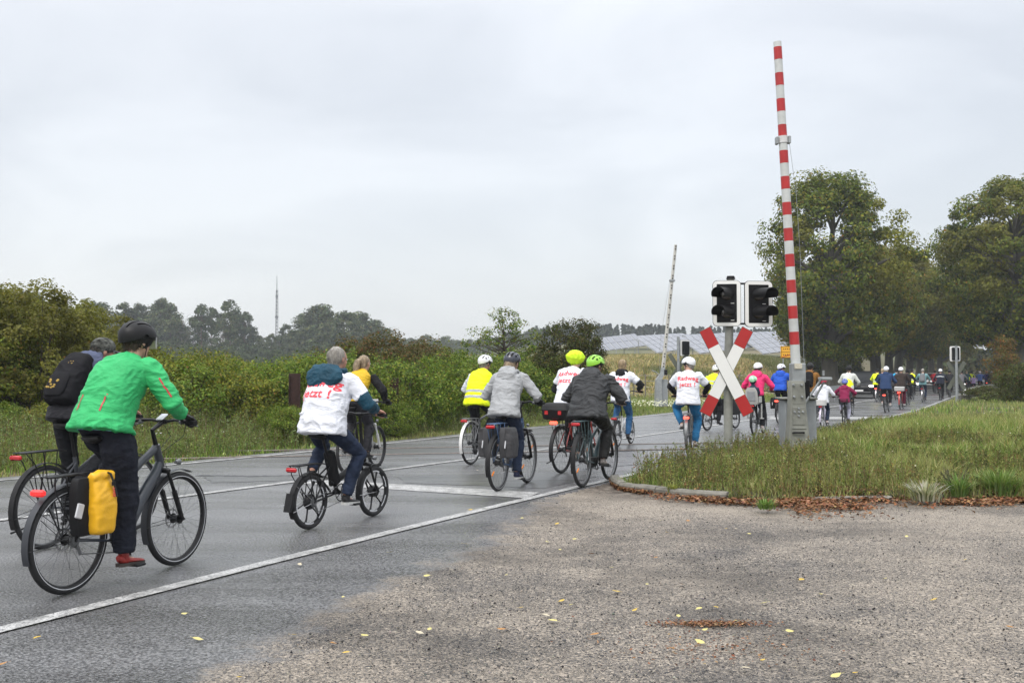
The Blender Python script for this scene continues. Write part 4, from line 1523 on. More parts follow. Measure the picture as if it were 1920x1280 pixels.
    for sg in (-1, 1):
        gax = Vector((-0.22, sg * 1.0, 0))
        if Q.get('glove') is None:
            hand_mb(ex, wr[sg], gr_[sg], gax)
    job(b, 'body', skin, root, max(vox, 0.011) if det else vox, 3, extra=ex if len(ex.v) else None)
    if Q.get('glove') is not None:
        for sg in (-1, 1):
            gl = MB()
            hand_mb(gl, wr[sg], gr_[sg], Vector((-0.22, sg * 1.0, 0)), 0.0115, 1.08)
            gl.tube([wr[sg].lerp(el[sg], 0.12), wr[sg]], [0.036, 0.03], 9)
            gl.build('glove', Q['glove'], root)
    if det >= 1:
        for sg in (-1, 1):
            ey = MB().ell(Hm @ Vector((0.081, sg * 0.031, 0.0)), (0.012, 0.012, 0.009), Hr, 8, 6)
            ey.build('eye', EYEW, root)
        MB().ell(Hm @ Vector((0.086, 0, -0.060)), (0.008, 0.022, 0.007), Hr, 8, 5).build('mouth', LIPS, root)
    if Q.get('glasses'):
        gm = MB()
        for sg in (-1, 1):
            gm.torus((0, 0, 0), 0.020, 0.0018, ax='x', n=14, m=4)
            n0 = gm.n - 14 * 4
            gm.xf(Hm @ Matrix.Translation((0.103, sg * 0.030, 0.0)), n0)
            gm.tube([Hm @ Vector((0.103, sg * 0.05, 0.004)), Hm @ Vector((0.0, sg * 0.080, 0.004))], 0.0018, 4)
        gm.build('glasses', BPL, root)
    # ---- trousers
    tm = Q.get('trousers', BLKT)
    tb = Q.get('leg', 1.0)
    t = MB()
    t.rings([ring_at(spine(s) + Vector((-0.01, 0, 0)), tan(s), w * (0.4 + 0.6 * B), d * (0.4 + 0.6 * B)) for s, w, d in ((-0.16, 0.12, 0.10), (-0.10, 0.165, 0.135), (0.0, 0.178, 0.142), (0.14, 0.165, 0.128), (0.22, 0.155, 0.12))])
    for sg in (-1, 1):
        ca = ank[sg] + Vector((0.0, 0, 0.0 if not Q.get('shorts') else 0.28))
        t.tube([hpz[sg] + Vector((-0.01, 0, 0.0)), hpz[sg].lerp(kn[sg], 0.35), hpz[sg].lerp(kn[sg], 0.75), kn[sg] + Vector((0.01, 0, 0)), kn[sg].lerp(ank[sg], 0.3), kn[sg].lerp(ank[sg], 0.7), ank[sg] + Vector((0.0, 0, 0.0))],
               [0.102 * (0.5 + 0.5 * B), 0.094 * tb, 0.076 * tb, 0.068 * tb, 0.068 * tb, 0.058 * tb, 0.055 * tb], 12)
    job(t, 'trousers', tm, root, vox, 4, folds(0.016 if det else 0.0, (9, 9, 13), 3.1 + Q.get('seed', 0)))
    # ---- shoes
    for sg in (-1, 1):
        s_ = MB()
        a = ank[sg]
        fwd = Vector((1, sg * -0.05, -0.06)).normalized()
        base = a + Vector((0, 0, -0.092))
        secs = ((-0.062, 0.020, 0.035, 0.052), (-0.045, 0.031, 0.052, 0.040), (-0.01, 0.034, 0.060, 0.034), (0.035, 0.033, 0.045, 0.030), (0.09, 0.039, 0.032, 0.026), (0.145, 0.042, 0.026, 0.022), (0.19, 0.034, 0.020, 0.018), (0.212, 0.016, 0.012, 0.014))
        rg = []
        for x, w, h, zc in secs:
            c = base + fwd * x + Vector((0, 0, zc))
            rg.append([c + Vector((0, w * math.cos(2 * PI * k / 12), h * 0.62 * math.sin(2 * PI * k / 12) * (1 if math.sin(2 * PI * k / 12) > 0 else 0.7))) for k in range(12)])
        s_.rings(rg)
        s_.tube([a + Vector((-0.005, 0, 0.0)), a + Vector((0.0, 0, -0.045)), base + fwd * 0.02 + Vector((0, 0, 0.03))], [0.037, 0.040, 0.036], 12)
        so = s_.build('shoe', Q.get('shoe', SHOEB), root)
        so2 = MB()
        rg = []
        for x, w in ((-0.068, 0.018), (-0.05, 0.033), (0.0, 0.036), (0.05, 0.034), (0.10, 0.041), (0.15, 0.044), (0.195, 0.035), (0.218, 0.014)):
            c = base + fwd * x + Vector((0, 0, 0.004))
            rg.append([c + Vector((0, w, 0.012)), c + Vector((0, -w, 0.012)), c + Vector((0, -w * 0.95, -0.012)), c + Vector((0, w * 0.95, -0.012))])
        so2.rings(rg)
        so2.build('sole', Q.get('sole', SOLEB), so)
        if det == 2:
            lc = MB()
            for k in range(4):
                cc = base + fwd * (0.05 + 0.022 * k) + Vector((0, 0, 0.064 - 0.008 * k))
                lc.tube([cc + Vector((0, -0.016, -0.004)), cc + Vector((0, 0, 0.003)), cc + Vector((0, 0.016, -0.004))], 0.0024, 4)
            lc.build('laces', SOLEW, so)
    # ---- upper garment
    um = Q['top']
    hem = Q.get('hem', -0.22)
    fl = Q.get('flare', 1.0)
    thick = Q.get('thick', 1.0) * (0.35 + 0.65 * B)
    u = MB()
    secs = [(hem, 0.192 * fl, 0.162 * fl), (hem * 0.5, 0.196 * (fl + 1) / 2, 0.166 * (fl + 1) / 2), (0.0, 0.192, 0.160), (0.22, 0.180, 0.150), (0.45, 0.182, 0.150), (0.65, 0.192, 0.150), (0.80, 0.195, 0.140), (0.90, 0.165, 0.115), (0.97, 0.112, 0.088), (1.03, 0.078, 0.078)]
    if Q.get('belly'):
        secs = [(s, w * (1.06 if 0 <= s < .5 else 1), d * (1.12 if 0 <= s < .5 else 1)) for s, w, d in secs]
    rg = []
    for s, w, d in secs:
        sag = Vector((-0.018, 0, 0)) if s < 0.6 else Vector((-0.006, 0, 0))
        rg.append(ring_at(spine(s) + sag, tan(s), w * thick, d * thick))
    u.rings(rg)
    sl = Q.get('sleeve', 1.0)      # 1 full length, 0.5 t-shirt
    ar = Q.get('arm', 1.0)
    for sg in (-1, 1):
        A, Bq, Cq = sh[sg], el[sg], wr[sg]
        A0 = A + Vector((-0.0, -sg * 0.05, 0.01))
        if sl >= 0.99:
            u.tube([A0, A, A.lerp(Bq, 0.5), Bq, Bq.lerp(Cq, 0.45), Cq], [0.080 * ar, 0.076 * ar, 0.065 * ar, 0.058 * ar, 0.050 * ar, 0.038 * ar], 14)
        elif sl > 0:
            e2 = A.lerp(Bq, sl * 1.5)
            u.tube([A0, A, A.lerp(e2, 0.6), e2], [0.082, 0.082, 0.078, 0.080], 14)
    if Q.get('collar'):
        u.tube([C7 + Vector((-0.012, 0, -0.03)), C7 + Vector((0.018, 0, 0.045))], [0.075, 0.066], 14)
    seed = Q.get('seed', 0) * 7.7
    fa = Q.get('fold', 0.02) if det else 0.01
    def post(V, Nn, seed=seed, fa=fa):
        hemz = spine(hem).z
        V = folds(fa, Q.get('foldf', (7, 4, 12)), seed)(V, Nn)
        return V
    after = []
    # flat patches that lie on the garment
    def patch(ob, me, maskfn, offd, name, mat, label=None):
        V, Nn = get_arrays(me)
        fm = []
        used = {}
        vs = []
        for p in me.polygons:
            c = Vector(p.center)
            if maskfn(c, p.normal):
                fm.append(tuple(p.vertices))
        if not fm:
            return
        mb = MB()
        ids = {}
        for f_ in fm:
            for i in f_:
                if i not in ids:
                    ids[i] = len(vs)
                    vs.append(tuple(V[i] + Nn[i] * offd))
        mb.add(vs, [tuple(ids[i] for i in f_) for f_ in fm])
        o_ = mb.build(name, mat, ob)
        if label:
            o_['label'] = label
    def stripe_s(c):
        """position along the spine of a point"""
        best, bs = 1e9, 0
        for k in range(-6, 22):
            s = k / 20
            d = (spine(s) - c).length_squared
            q = abs((c - spine(s)).dot(tan(s)))
            if q < best:
                best, bs = q, s
        return bs
    if Q.get('stripes'):
        def aft(ob, me):
            planes = [(spine(s), tan(s)) for s in Q['stripes']]
            for p0, tn in planes:
                patch(ob, me, lambda c, n_, p0=p0, tn=tn: abs((c - p0).dot(tn)) < 0.024 * (1.0 if det else 1.2) and abs(c.y) < sw + 0.03, 0.003, 'reflective_stripe', HSTRIPE)
        after.append(aft)
    if Q.get('text'):
        def aft2(ob, me):
            bv = BVHTree.FromPolygons([tuple(v.co) for v in me.vertices], [tuple(p.vertices) for p in me.polygons])
            for line, (s0, size) in zip(Q['text'], Q.get('textpos', ((0.66, 0.10), (0.47, 0.10)))):
                cu = bpy.data.curves.new('t', 'FONT')
                cu.body = line
                cu.size = size
                cu.align_x = 'CENTER'
                cu.offset = 0.0032
                cu.resolution_u = 3
                cu.space_character = 1.08
                to = bpy.data.objects.new('t', cu)
                tme = bpy.data.meshes.new_from_object(to)
                import bmesh
                bm = bmesh.new(); bm.from_mesh(tme)
                bmesh.ops.triangulate(bm, faces=bm.faces)
                for _ in range(2):
                    bmesh.ops.subdivide_edges(bm, edges=[e for e in bm.edges if e.calc_length() > 0.012], cuts=1)
                bmesh.ops.triangulate(bm, faces=bm.faces)
                vs, ok = [], True
                p0, tn = spine(s0), tan(s0)
                nb = Vector((-tn.z, 0, tn.x))        # outwards at the back
                for v in bm.verts:
                    src = p0 + Vector((0, -v.co.x, 0)) + tn * (v.co.y - size * 0.35) + nb * 0.6
                    hit, n_, i_, d_ = bv.ray_cast(src, -nb)
                    if hit is None:
                        hit = src - nb * 0.42
                        n_ = nb
                    vs.append(tuple(Vector(hit) + nb * 0.0045))
                fs = [tuple(v.index for v in f.verts) for f in bm.faces]
                bm.free()
                bpy.data.objects.remove(to); bpy.data.curves.remove(cu); bpy.data.meshes.remove(tme)
                mt = MB().add(vs, fs)
                mt.build('printed_word', SHIRTRED, ob)
        after.append(aft2)
    if Q.get('decals'):
        def aft3(ob, me):
            bv = BVHTree.FromPolygons([tuple(v.co) for v in me.vertices], [tuple(p.vertices) for p in me.polygons])
            for (pts, wd, mt_, nm) in Q['decals'](spine, tan, sh, el, wr):
                vs = []
                for k, p in enumerate(pts):
                    loc_, n_, i_, d_ = bv.find_nearest(p)
                    t_ = (Vector(pts[min(k + 1, len(pts) - 1)]) - Vector(pts[max(k - 1, 0)])).normalized()
                    sd_ = n_.cross(t_).normalized() * wd
                    vs += [loc_ + n_ * 0.004 - sd_, loc_ + n_ * 0.004 + sd_]
                mb = MB().add(vs, [(2 * k, 2 * k + 1, 2 * k + 3, 2 * k + 2) for k in range(len(pts) - 1)])
                mb.build(nm, mt_, ob)
        after.append(aft3)
    if Q.get('hemband'):
        def aft4(ob, me):
            p0, tn = spine(hem), tan(-1)
            patch(ob, me, lambda c, n_: abs((c - p0).dot(tn)) < 0.02, 0.003, 'hem_band', Q['hemband'])
        after.append(aft4)
    def after_all(ob, me):
        for f_ in after:
            f_(ob, me)
    job(u, Q.get('topname', 'jacket'), um, root, vox, Q.get('topsmooth', 4), post, after=after_all if after else None)
    if Q.get('undersleeve') is not None:
        ks = Q.get('us0', 0.62)
        for sg in (-1, 1):
            e = MB()
            A, Bq, Cq = sh[sg], el[sg], wr[sg]
            a0 = A.lerp(Bq, ks)
            k_ = Q.get('usr', 1.0)
            e.tube([a0, Bq, Bq.lerp(Cq, 0.45), Cq], [0.064 * k_, 0.060 * k_, 0.052 * k_, 0.038 * k_], 12)
            job(e, 'sleeve', Q['undersleeve'], root, vox, 3, folds(0.014 if det else 0, (14, 10, 14), 9))
    if Q.get('hood') is not None:
        h = MB()
        k_ = Q.get('hoodsize', 1.0)
        kw_ = Q.get('hoodw', 1.0)
        cb = C7 + Vector((-0.015, 0, 0.0))
        # collar roll round the neck, then the pouch hanging on the upper back
        pts = []
        for i in range(14):
            a = 2 * PI * i / 14
            pts.append(C7 + Vector((0.018 + 0.085 * math.cos(a), 0.092 * math.sin(a), 0.022 + 0.028 * math.cos(a) * -0.6)))
        h.tube(pts, 0.034 * (0.6 + 0.4 * k_), 8, closed=True)
        td = tan(0.9)
        nb = Vector((-td.z, 0, td.x))
        rg = []
        for s_, w, d in ((0.02, 0.10, 0.045), (-0.04, 0.135, 0.062), (-0.10, 0.140, 0.060), (-0.16, 0.105, 0.045), (-0.205, 0.05, 0.022)):
            c = C7 + td * (s_ * k_) + nb * (0.075 * thick + 0.05 * k_)
            rg.append(ring_at(c, td, w * k_ * kw_, d * (0.5 + 0.5 * k_), 16))
        h.rings(rg)
        job(h, 'hood', Q['hood'], root, vox, 3, folds(0.02 if det else 0, (10, 7, 16), 5.5))
    # ---- hair
    hr = Q.get('hair')
    if hr:
        kind, hm = hr
        h = MB()
        HE = lambda c, r: h.ell(Hm @ (Vector(c) * hs), [x * hs for x in r], Hr, 14, 10)
        HE((-0.028, 0, 0.028), (0.094, 0.084, 0.097))
        HE((-0.050, 0, -0.030), (0.050, 0.066, 0.052))
        if kind in ('long', 'pony', 'bob'):
            HE((-0.055, 0, -0.045), (0.055, 0.075, 0.06))
        if kind == 'long':
            pts = [Hm @ Vector((-0.07, 0, 0.0)), Hm @ Vector((-0.095, 0, -0.08)), Hm @ Vector((-0.095, 0.0, -0.17))]
            h.tube(pts, [0.07, 0.075, 0.045], 12, flat=1.0)
        if kind == 'pony':
            h.tube([Hm @ Vector((-0.10, 0, 0.045)), Hm @ Vector((-0.155, 0, 0.02)), Hm @ Vector((-0.17, 0.01, -0.07)), Hm @ Vector((-0.165, 0.015, -0.16)), Hm @ Vector((-0.14, 0.01, -0.22))], [0.024, 0.042, 0.052, 0.045, 0.012], 12)
        if kind == 'lowpony':
            h.tube([Hm @ Vector((-0.09, 0, -0.03)), Hm @ Vector((-0.135, 0, -0.08)), Hm @ Vector((-0.12, 0, -0.17)), Hm @ Vector((-0.10, 0, -0.24))], [0.025, 0.026, 0.022, 0.008], 10)
        def hp(V, Nn):
            q = (np.array(Hr.inverted()) @ V.T).T
            n_ = vnoise(q * np.array((70, 70, 14)) + 3) - 0.5
            n2 = vnoise(q * np.array((30, 30, 10)) + 8) - 0.5
            return V + Nn * (n_ * 0.010 + n2 * 0.010)[:, None]
        def tufts(ob, me):
            V, Nn = get_arrays(me)
            r_ = np.random.default_rng(5)
            n = min(2600, len(V) * 2)
            ii = r_.integers(0, len(V), n)
            q = V[ii]
            dn = np.array(Hr @ Vector((-0.25, 0, -1)))
            dirv = dn[None] + Nn[ii] * 0.35 + r_.normal(0, 0.30, (n, 3))
            dirv /= np.linalg.norm(dirv, axis=1)[:, None]
            sd_ = np.cross(dirv, Nn[ii]); sd_ /= np.linalg.norm(sd_, axis=1)[:, None] + 1e-9
            L_ = r_.uniform(0.015, 0.035, n)[:, None]
            VV = np.concatenate([q - sd_ * 0.002, q + sd_ * 0.002, q + dirv * L_ + Nn[ii] * 0.003], 0)
            k = np.arange(n)
            FF = np.stack([k, k + n, k + 2 * n], 1)
            np_mesh('strands', VV, FF, hm, parent=ob, kind='stuff')
        job(h, 'hair', hm, root, min(vox, 0.012) if det else 0.02, 2, hp if det else None, after=tufts if det == 2 else None)
    hl = Q.get('helmet')
    if hl:
        ho = helmet(root, Hm, hl[0], hl[1], s=hs * Q.get('helms', 1.0))
        if Q.get('visor'):
            v = MB()
            rg = []
            for i in range(9):
                a = -0.95 + 1.9 * i / 8
                rr_ = 0.150
                rg.append([Hm @ Vector((rr_ * math.cos(a) - 0.01, 0.118 * math.sin(a) / math.sin(0.95) * 0.9, 0.045)), Hm @ Vector((rr_ * math.cos(a) * 1.04 - 0.005, 0.116 * math.sin(a) / math.sin(0.95) * 0.86, -0.035))])
            vs = [p for r_ in rg for p in r_]
            v.add(vs, [(2 * i, 2 * i + 2, 2 * i + 3, 2 * i + 1) for i in range(8)])
            v.build('visor', Q['visor'], ho)
        if hl[0] == 'vent' and Q.get('peak'):
            MB().box(Hm @ Vector((0.15, 0, 0.05)), (0.05, 0.12, 0.006), Hr, bev=0.002).build('peak', BPL, ho)
    if Q.get('hat'):
        kind, hm = Q['hat']
        c = MB()
        if kind == 'cap':
            c.ell(Hm @ Vector((-0.014, 0, 0.042)), (0.110, 0.093, 0.088), Hr, 18, 12)
            co = c.build('cap', hm, root)
            br = MB()
            rg = []
            for i in range(9):
                a = -1.1 + 2.2 * i / 8
                rg.append([Hm @ Vector((0.075 * math.cos(a), 0.078 * math.sin(a), 0.022)), Hm @ Vector((0.075 * math.cos(a) + 0.105 * math.cos(a * 0.6), 0.080 * math.sin(a), 0.004))])
            for dz in (0.0, -0.004):
                vs = [p + Vector((0, 0, dz)) for r_ in rg for p in r_]
                br.add(vs, [(2 * i, 2 * i + 2, 2 * i + 3, 2 * i + 1) for i in range(8)])
            br.build('cap_brim', Q.get('brimmat', hm), co)
            bd = MB().tube([Hm @ Vector((0.098 * math.cos(a) - 0.012, 0.083 * math.sin(a), 0.028)) for a in np.linspace(0, 2 * PI, 20, endpoint=False)], 0.008, 5, closed=True)
            bd.build('cap_band', BPL, co)
        elif kind == 'cover':
            def cp(V, Nn):
                return folds(0.018, (22, 22, 22), 2)(V, Nn)
            c.ell(Hm @ Vector((-0.03, 0, 0.035)), (0.165, 0.138, 0.108), Hr, 18, 12)
            job(c, 'helmet_rain_cover', hm, root, 0.010, 1, cp)
        elif kind == 'hoodup':
            c.ell(Hm @ Vector((-0.02, 0, 0.01)), (0.115, 0.105, 0.125), Hr, 16, 11)
            job(c, 'raised_hood', hm, root, vox, 2, folds(0.01, (12, 12, 12), 2))
    if Q.get('extra'):
        Q['extra'](root, dict(spine=spine, tan=tan, sh=sh, el=el, wr=wr, C7=C7, Hm=Hm, hip=hip, kn=kn, ank=ank, lean=lean, sw=sw))
    return dict(root=root, spine=spine, tan=tan, sh=sh, el=el, wr=wr, C7=C7, Hm=Hm, hip=hip)

def backpack(info, mat, label, loc, rz, scale=1.0, size=1.0, det=1, marks=None, strapmat=None, s0=0.05, s1=0.92, off=0.12):
    """pack worn on the back: a thing of its own"""
    t = thing('backpack', label, 'backpack', loc, rz, None, scale)
    sp, tn = info['spine'], info['tan']
    m_ = MB()
    rg = []
    for s, w, d in ((s0, 0.10, 0.05), (s0 + 0.04, 0.145, 0.095), (s0 + 0.3, 0.155, 0.11), (s0 + 0.6, 0.150, 0.10), (s1 - 0.08, 0.13, 0.08), (s1, 0.07, 0.04)):
        nb = Vector((-tn(s).z, 0, tn(s).x))
        rg.append(ring_at(sp(s) + nb * (0.13 * 1.0 + off), tn(s), w * size, d * size, 18, 3.0))
    m_.rings(rg)
    job(m_, 'bag', mat, t, 0.012 if det else 0.02, 3, folds(0.016 if det else 0, (12, 9, 12), 4))
    pk = MB()
    rg = []
    for s, w, d in ((s0 + 0.06, 0.08, 0.02), (s0 + 0.12, 0.11, 0.035), (s0 + 0.34, 0.11, 0.035), (s0 + 0.42, 0.08, 0.015)):
        nb = Vector((-tn(s).z, 0, tn(s).x))
        rg.append(ring_at(sp(s) + nb * (0.13 + off + 0.095 * size), tn(s), w * size, d * size, 14, 3.0))
    pk.rings(rg)
    pk.build('pocket', mat, t)
    for sg in (-1, 1):
        stp = MB()
        C7, sh = info['C7'], info['sh'][sg]
        pts = []
        for s, yy, k in ((0.85, 0.09, 0.155), (0.97, 0.10, 0.10), (1.0, 0.115, -0.02), (0.85, 0.125, -0.135), (0.55, 0.150, -0.150), (0.30, 0.185, -0.03), (0.22, 0.17, 0.12)):
            nb = Vector((-tn(s).z, 0, tn(s).x))
            p = sp(min(s, 1.0)) + nb * k
            p = p + Vector((0, sg * yy, 0.0 + (0.02 if s > 0.95 else 0)))
            pts.append(p)
        stp.tube(pts, [0.02] * len(pts), 6, flat=0.35, up=(0, 1, 0))
        stp.build('shoulder_strap', strapmat or BPL, t)
    if marks:
        marks(t, sp, tn, off, size)
    return t

# ================================================================ RIDERS, NEAR TO FAR
ROADDIR = math.atan2(HEAD.y, HEAD.x)
RIDERS = {}
def rider(key, rear, front, BP, PQ, blabel, plabel, scale=1.0, depth=None, head_deg=None, bgroup=None):
    if depth is not None:
        p = D(rear[0], 702, depth); p.z = 0.0
    else:
        p = G(*rear)
    if head_deg is not None:
        rz = math.radians(90 - head_deg)
    elif front is not None:
        q = G(*front)
        rz = math.atan2(q.y - p.y, q.x - p.x)
    else:
        rz = ROADDIR
    loc = (p.x, p.y, 0.001)
    g = make_bike(BP, blabel, loc, rz, bgroup, scale)
    info = person(PQ, g, plabel, loc, rz, None, scale)
    info['loc'], info['rz'], info['g'], info['scale'] = loc, rz, g, scale
    RIDERS[key] = info
    return info

# --- 1 rider in green
GRN = cloth('green_shell', (0.04, 0.40, 0.135), 0.55, var=0.07, bump=0.25)
DKG = M('slate_grey_frame', (0.035, 0.042, 0.055), 0.32, var=0.1, coat=0.4)
REDZ = M('red_zip_tape', (0.45, 0.03, 0.04), 0.5, var=0.3, scale=90)
LBLUE = cloth('light_blue', (0.25, 0.55, 0.75))
def green_decals(spine, tan, sh, el, wr):
    out = []
    t, n = tan(0.2), Vector((-tan(0.2).z, 0, tan(0.2).x))
    for sg in (-1, 1):
        p0 = spine(0.05) + n * 0.16 + Vector((0, sg * 0.085, 0)); p1 = spine(0.30) + n * 0.16 + Vector((0, sg * 0.105, 0))
        out.append(([p0.lerp(p1, k / 8) for k in range(9)], 0.006, REDZ, 'zip'))
    A = sh[-1].lerp(el[-1], 0.35) + Vector((-0.05, -0.05, 0.02)); B_ = sh[-1].lerp(el[-1], 0.85) + Vector((-0.04, -0.05, 0.01))
    out.append(([A.lerp(B_, k / 8) for k in range(9)], 0.006, REDZ, 'zip'))
    return out
def green_extra(root, d):
    sp = d['spine']
    m_ = MB().rings([ring_at(sp(s) + Vector((-0.012, 0, 0)), d['tan'](s), w, dd, 18) for s, w, dd in ((-0.115, 0.165, 0.14), (-0.02, 0.172, 0.145))])
    m_.build('undershirt', LBLUE, root)
VIS = bpy.data.materials.new('clear_visor'); VIS.use_nodes = True
_b = VIS.node_tree.nodes['Principled BSDF']; _b.inputs['Base Color'].default_value = (0.9, 0.92, 0.95, 1); _b.inputs['Roughness'].default_value = 0.05; _b.inputs['Transmission Weight'].default_value = 0.0; _b.inputs['Alpha'].default_value = 0.42
HELB = M('matt_black_helmet', (0.011, 0.011, 0.012), 0.45, var=0.1, spec=0.25)
DISP = M('pale_display', (0.55, 0.57, 0.6), 0.2, var=0.03)
rider('green', (127, 1113), (338, 1057),
      dict(det=2, r=0.362, tyre=0.026, wb=1.13, style='ebike', fat=1.5, frame=DKG, sz=1.045, sx=0.30, bb=(0.50, 0.285), barx=0.955, hz=1.12, sweep=0.06, phase=4, motor=True, stripe=True, suspension=True, fork=BLK, disc=True, rim=BLK, guardmat=M('grey_mudguard', (0.03, 0.033, 0.04), 0.4), tail='low', tailmat=M_emit('red_lamp_dim', (0.85, 0.03, 0.03), 0.5), display=DISP, guard_end=3.45, darkdrive=True, rackz=0.80, rackx=(-0.20, 0.18), fguard1=3.55, headtube=0.18),
      dict(det=2, top=GRN, lean=34, trousers=cloth('black_blue_walking_trousers', (0.014, 0.016, 0.024), 0.85, var=0.3), leg=1.36, glove=M('black_glove', (0.02, 0.02, 0.02), 0.6), helmet=('slots', HELB), visor=VIS, hair=('short', BRNH), hem=-0.10, flare=1.10, thick=1.10, collar=True, shoe=SHOER, sole=M('dark_sole', (0.05, 0.04, 0.035), 0.6), fold=0.024, decals=green_decals, extra=green_extra, yaw=-14, seed=1, arm=1.12, shoulder=0.195, helms=1.06, topname='jacket', torso=0.52),
      'dark grey electric trekking bicycle with a yellow pannier, nearest bicycle', 'person in a bright green jacket and black helmet with clear visor, red shoes')

# yellow roll-top pannier on its right side
def pannier(key, y0, matb, matf, label, cat='pannier', size=(0.28, 0.14, 0.40), pos=(0.0, 0.60), roll=True, mark=False, sg=-1, refl=True, backext=0.0):
    R_ = RIDERS[key]
    t = thing('pannier', label, cat, R_['loc'], R_['rz'], None, R_['scale'])
    L_, W_, H_ = size
    x0, z0 = pos
    b = MB()
    yb = sg * (y0 + W_ * 0.22)
    rg = []
    for k, (zz, s_) in enumerate(((-0.5, 0.80), (-0.46, 0.9), (-0.1, 1.0), (0.3, 1.0), (0.46, 0.9), (0.5, 0.82))):
        rg.append([Vector((x0 - backext / 2 + (L_ + backext) / 2 * s_ * cx_, yb + W_ * 0.28 * cy_, z0 + H_ * zz)) for cx_, cy_ in ((-1, -.7), (-.85, -1), (.85, -1), (1, -.7), (1, .7), (.85, 1), (-.85, 1), (-1, .7))])
    b.rings(rg)
    b.build('back_panel', matb, t)
    f = MB()
    yf = sg * (y0 + W_ * 0.62)
    rg = []
    for zz, s_, d_ in ((-0.5, 0.78, 0.6), (-0.45, 0.88, 0.9), (-0.15, 0.97, 1.05), (0.15, 0.98, 1.0), (0.36, 0.95, 0.72), (0.45, 0.97, 0.42), (0.49, 0.95, 0.35)):
        rg.append([Vector((x0 + L_ / 2 * s_ * cx_ * 0.92, yf + W_ * 0.40 * d_ * cy_, z0 + H_ * zz)) for cx_, cy_ in ((-1, -.5), (-.92, -.85), (-.5, -1), (.5, -1), (.92, -.85), (1, -.5), (1, .5), (.92, .85), (-.92, .85), (-1, .5))])
    f.rings(rg)
    if roll:
        f.tube([(x0 - L_ * 0.46, yf, z0 + H_ * 0.50), (x0, yf - sg * 0.0, z0 + H_ * 0.54), (x0 + L_ * 0.46, yf, z0 + H_ * 0.51)], 0.034, 10)
    job(f, 'bag', matf, t, 0.011, 2, folds(0.011, (9, 9, 15), 2.2))
    if roll:
        s_ = MB()
        s_.tube([(x0 + 0.02, yf, z0 + H_ * 0.62), (x0 + 0.03, yf + sg * 0.05, z0 + H_ * 0.55), (x0 + 0.05, yf + sg * W_ * 0.43, z0 + H_ * 0.36), (x0 + 0.07, yf + sg * W_ * 0.47, z0 + H_ * 0.14)], 0.013, 5, flat=0.3, up=(1, 0, 0))
        s_.box((x0 + 0.04, yf + sg * W_ * 0.44, z0 + H_ * 0.38), (0.035, 0.012, 0.03), bev=0.004)
        s_.build('strap', BPL, t)
    if mark:
        mk_ = MB()
        for k in range(3):
            mk_.torus((x0 + 0.045 + 0.010 * (k % 2), yf + sg * (W_ * 0.455), z0 + H_ * (0.27 - 0.045 * k)), 0.011, 0.003, rz=0.002, n=12, m=4)
        mk_.build('red_emblem', SHIRTRED, t)
    if refl:
        q = MB().box((x0 - L_ * 0.5 - backext * 0.8, yb + sg * W_ * 0.27, z0 - 0.02), (0.06 if backext else 0.02, 0.014, 0.10), Matrix.Rotation(0.3, 3, 'Y'), bev=0.005)
        q.build('reflector', REFL, t)
    return t
YEL = M('yellow_tarpaulin', (0.78, 0.42, 0.015), 0.38, var=0.06, scale=6, bump=0.2)
BTP = M('black_tarpaulin', (0.012, 0.012, 0.013), 0.55, var=0.2, bump=0.2, spec=0.2)
pannier('green', 0.075, BTP, YEL, 'yellow roll-top pannier with black back on the nearest bicycle', mark=True, pos=(0.115, 0.59), size=(0.215, 0.155, 0.385), backext=0.09)

# --- 2 man in the cap
CAPM = M('patterned_grey_cap', (0.075, 0.078, 0.07), 0.85, var=0.95, scale=34, bump=0.3, spec=0.15, stretch=(1, 0.4, 1))
rider('cap', (84, 1029), (296, 985),
      dict(det=2, r=0.355, wb=1.10, style='ebike', fat=1.3, frame=M('grey_silver_frame', (0.06, 0.065, 0.075), 0.35, coat=0.3), sz=1.05, sx=0.27, hz=1.10, phase=-150, disc=False, tail='rack', rackx=(-0.30, 0.12), rackz=0.83, stand=True, fork=BLK, rim=GREYM, battery=False, motor=True, darkdrive=True),
      dict(det=2, top=cloth('black_quilted', (0.018, 0.018, 0.022), 0.6), lean=41, trousers=BLKT, hat=('cap', CAPM), brimmat=M('grey_brim', (0.09, 0.09, 0.10), 0.8, spec=0.15), hair=('short', BRNH), skin=SKIN2, hem=-0.14, undersleeve=cloth('slate_fleece', (0.06, 0.07, 0.105)), us0=0.2, usr=1.12, sleeve=0.35, hood=cloth('blue_grey_fleece', (0.085, 0.10, 0.16), 0.9), hoodsize=1.12, fold=0.018, yaw=-42, seed=2, shoe=SHOEB, torso=0.52, shoulder=0.195),
      'black bicycle with a flat black rack and red reflector, behind the nearest bicycle', 'man in a patterned grey cap and black quilted jacket with a blue-grey hood')
GOLD = M('gold_print', (0.42, 0.28, 0.06), 0.6, var=0.2)
def pack_marks(t, sp, tn, off, size):
    for s, y, n_, sc in ((0.62, -0.02, 6, 0.022), (0.24, 0.02, 14, 0.05)):
        nb = Vector((-tn(s).z, 0, tn(s).x))
        m_ = MB()
        for k in range(n_):
            c = sp(s) + nb * (0.13 + off + (0.098 if s > .5 else 0.128)) + Vector((0, y + random.uniform(-1, 1) * sc, 0)) + tn(s) * random.uniform(-1, 1) * sc * 0.9
            m_.ell(c, (0.005, sc * 0.28, sc * 0.18), nu=6, nv=4)
        m_.build('gold_emblem', GOLD, t)
backpack(RIDERS['cap'], M('black_nylon', (0.012, 0.012, 0.014), 0.8, var=0.2, bump=0.2, spec=0.12), 'black backpack with small gold emblems worn by the man in the cap', RIDERS['cap']['loc'], RIDERS['cap']['rz'], marks=pack_marks, det=2, size=0.98, off=0.055, s0=0.02, s1=0.90)

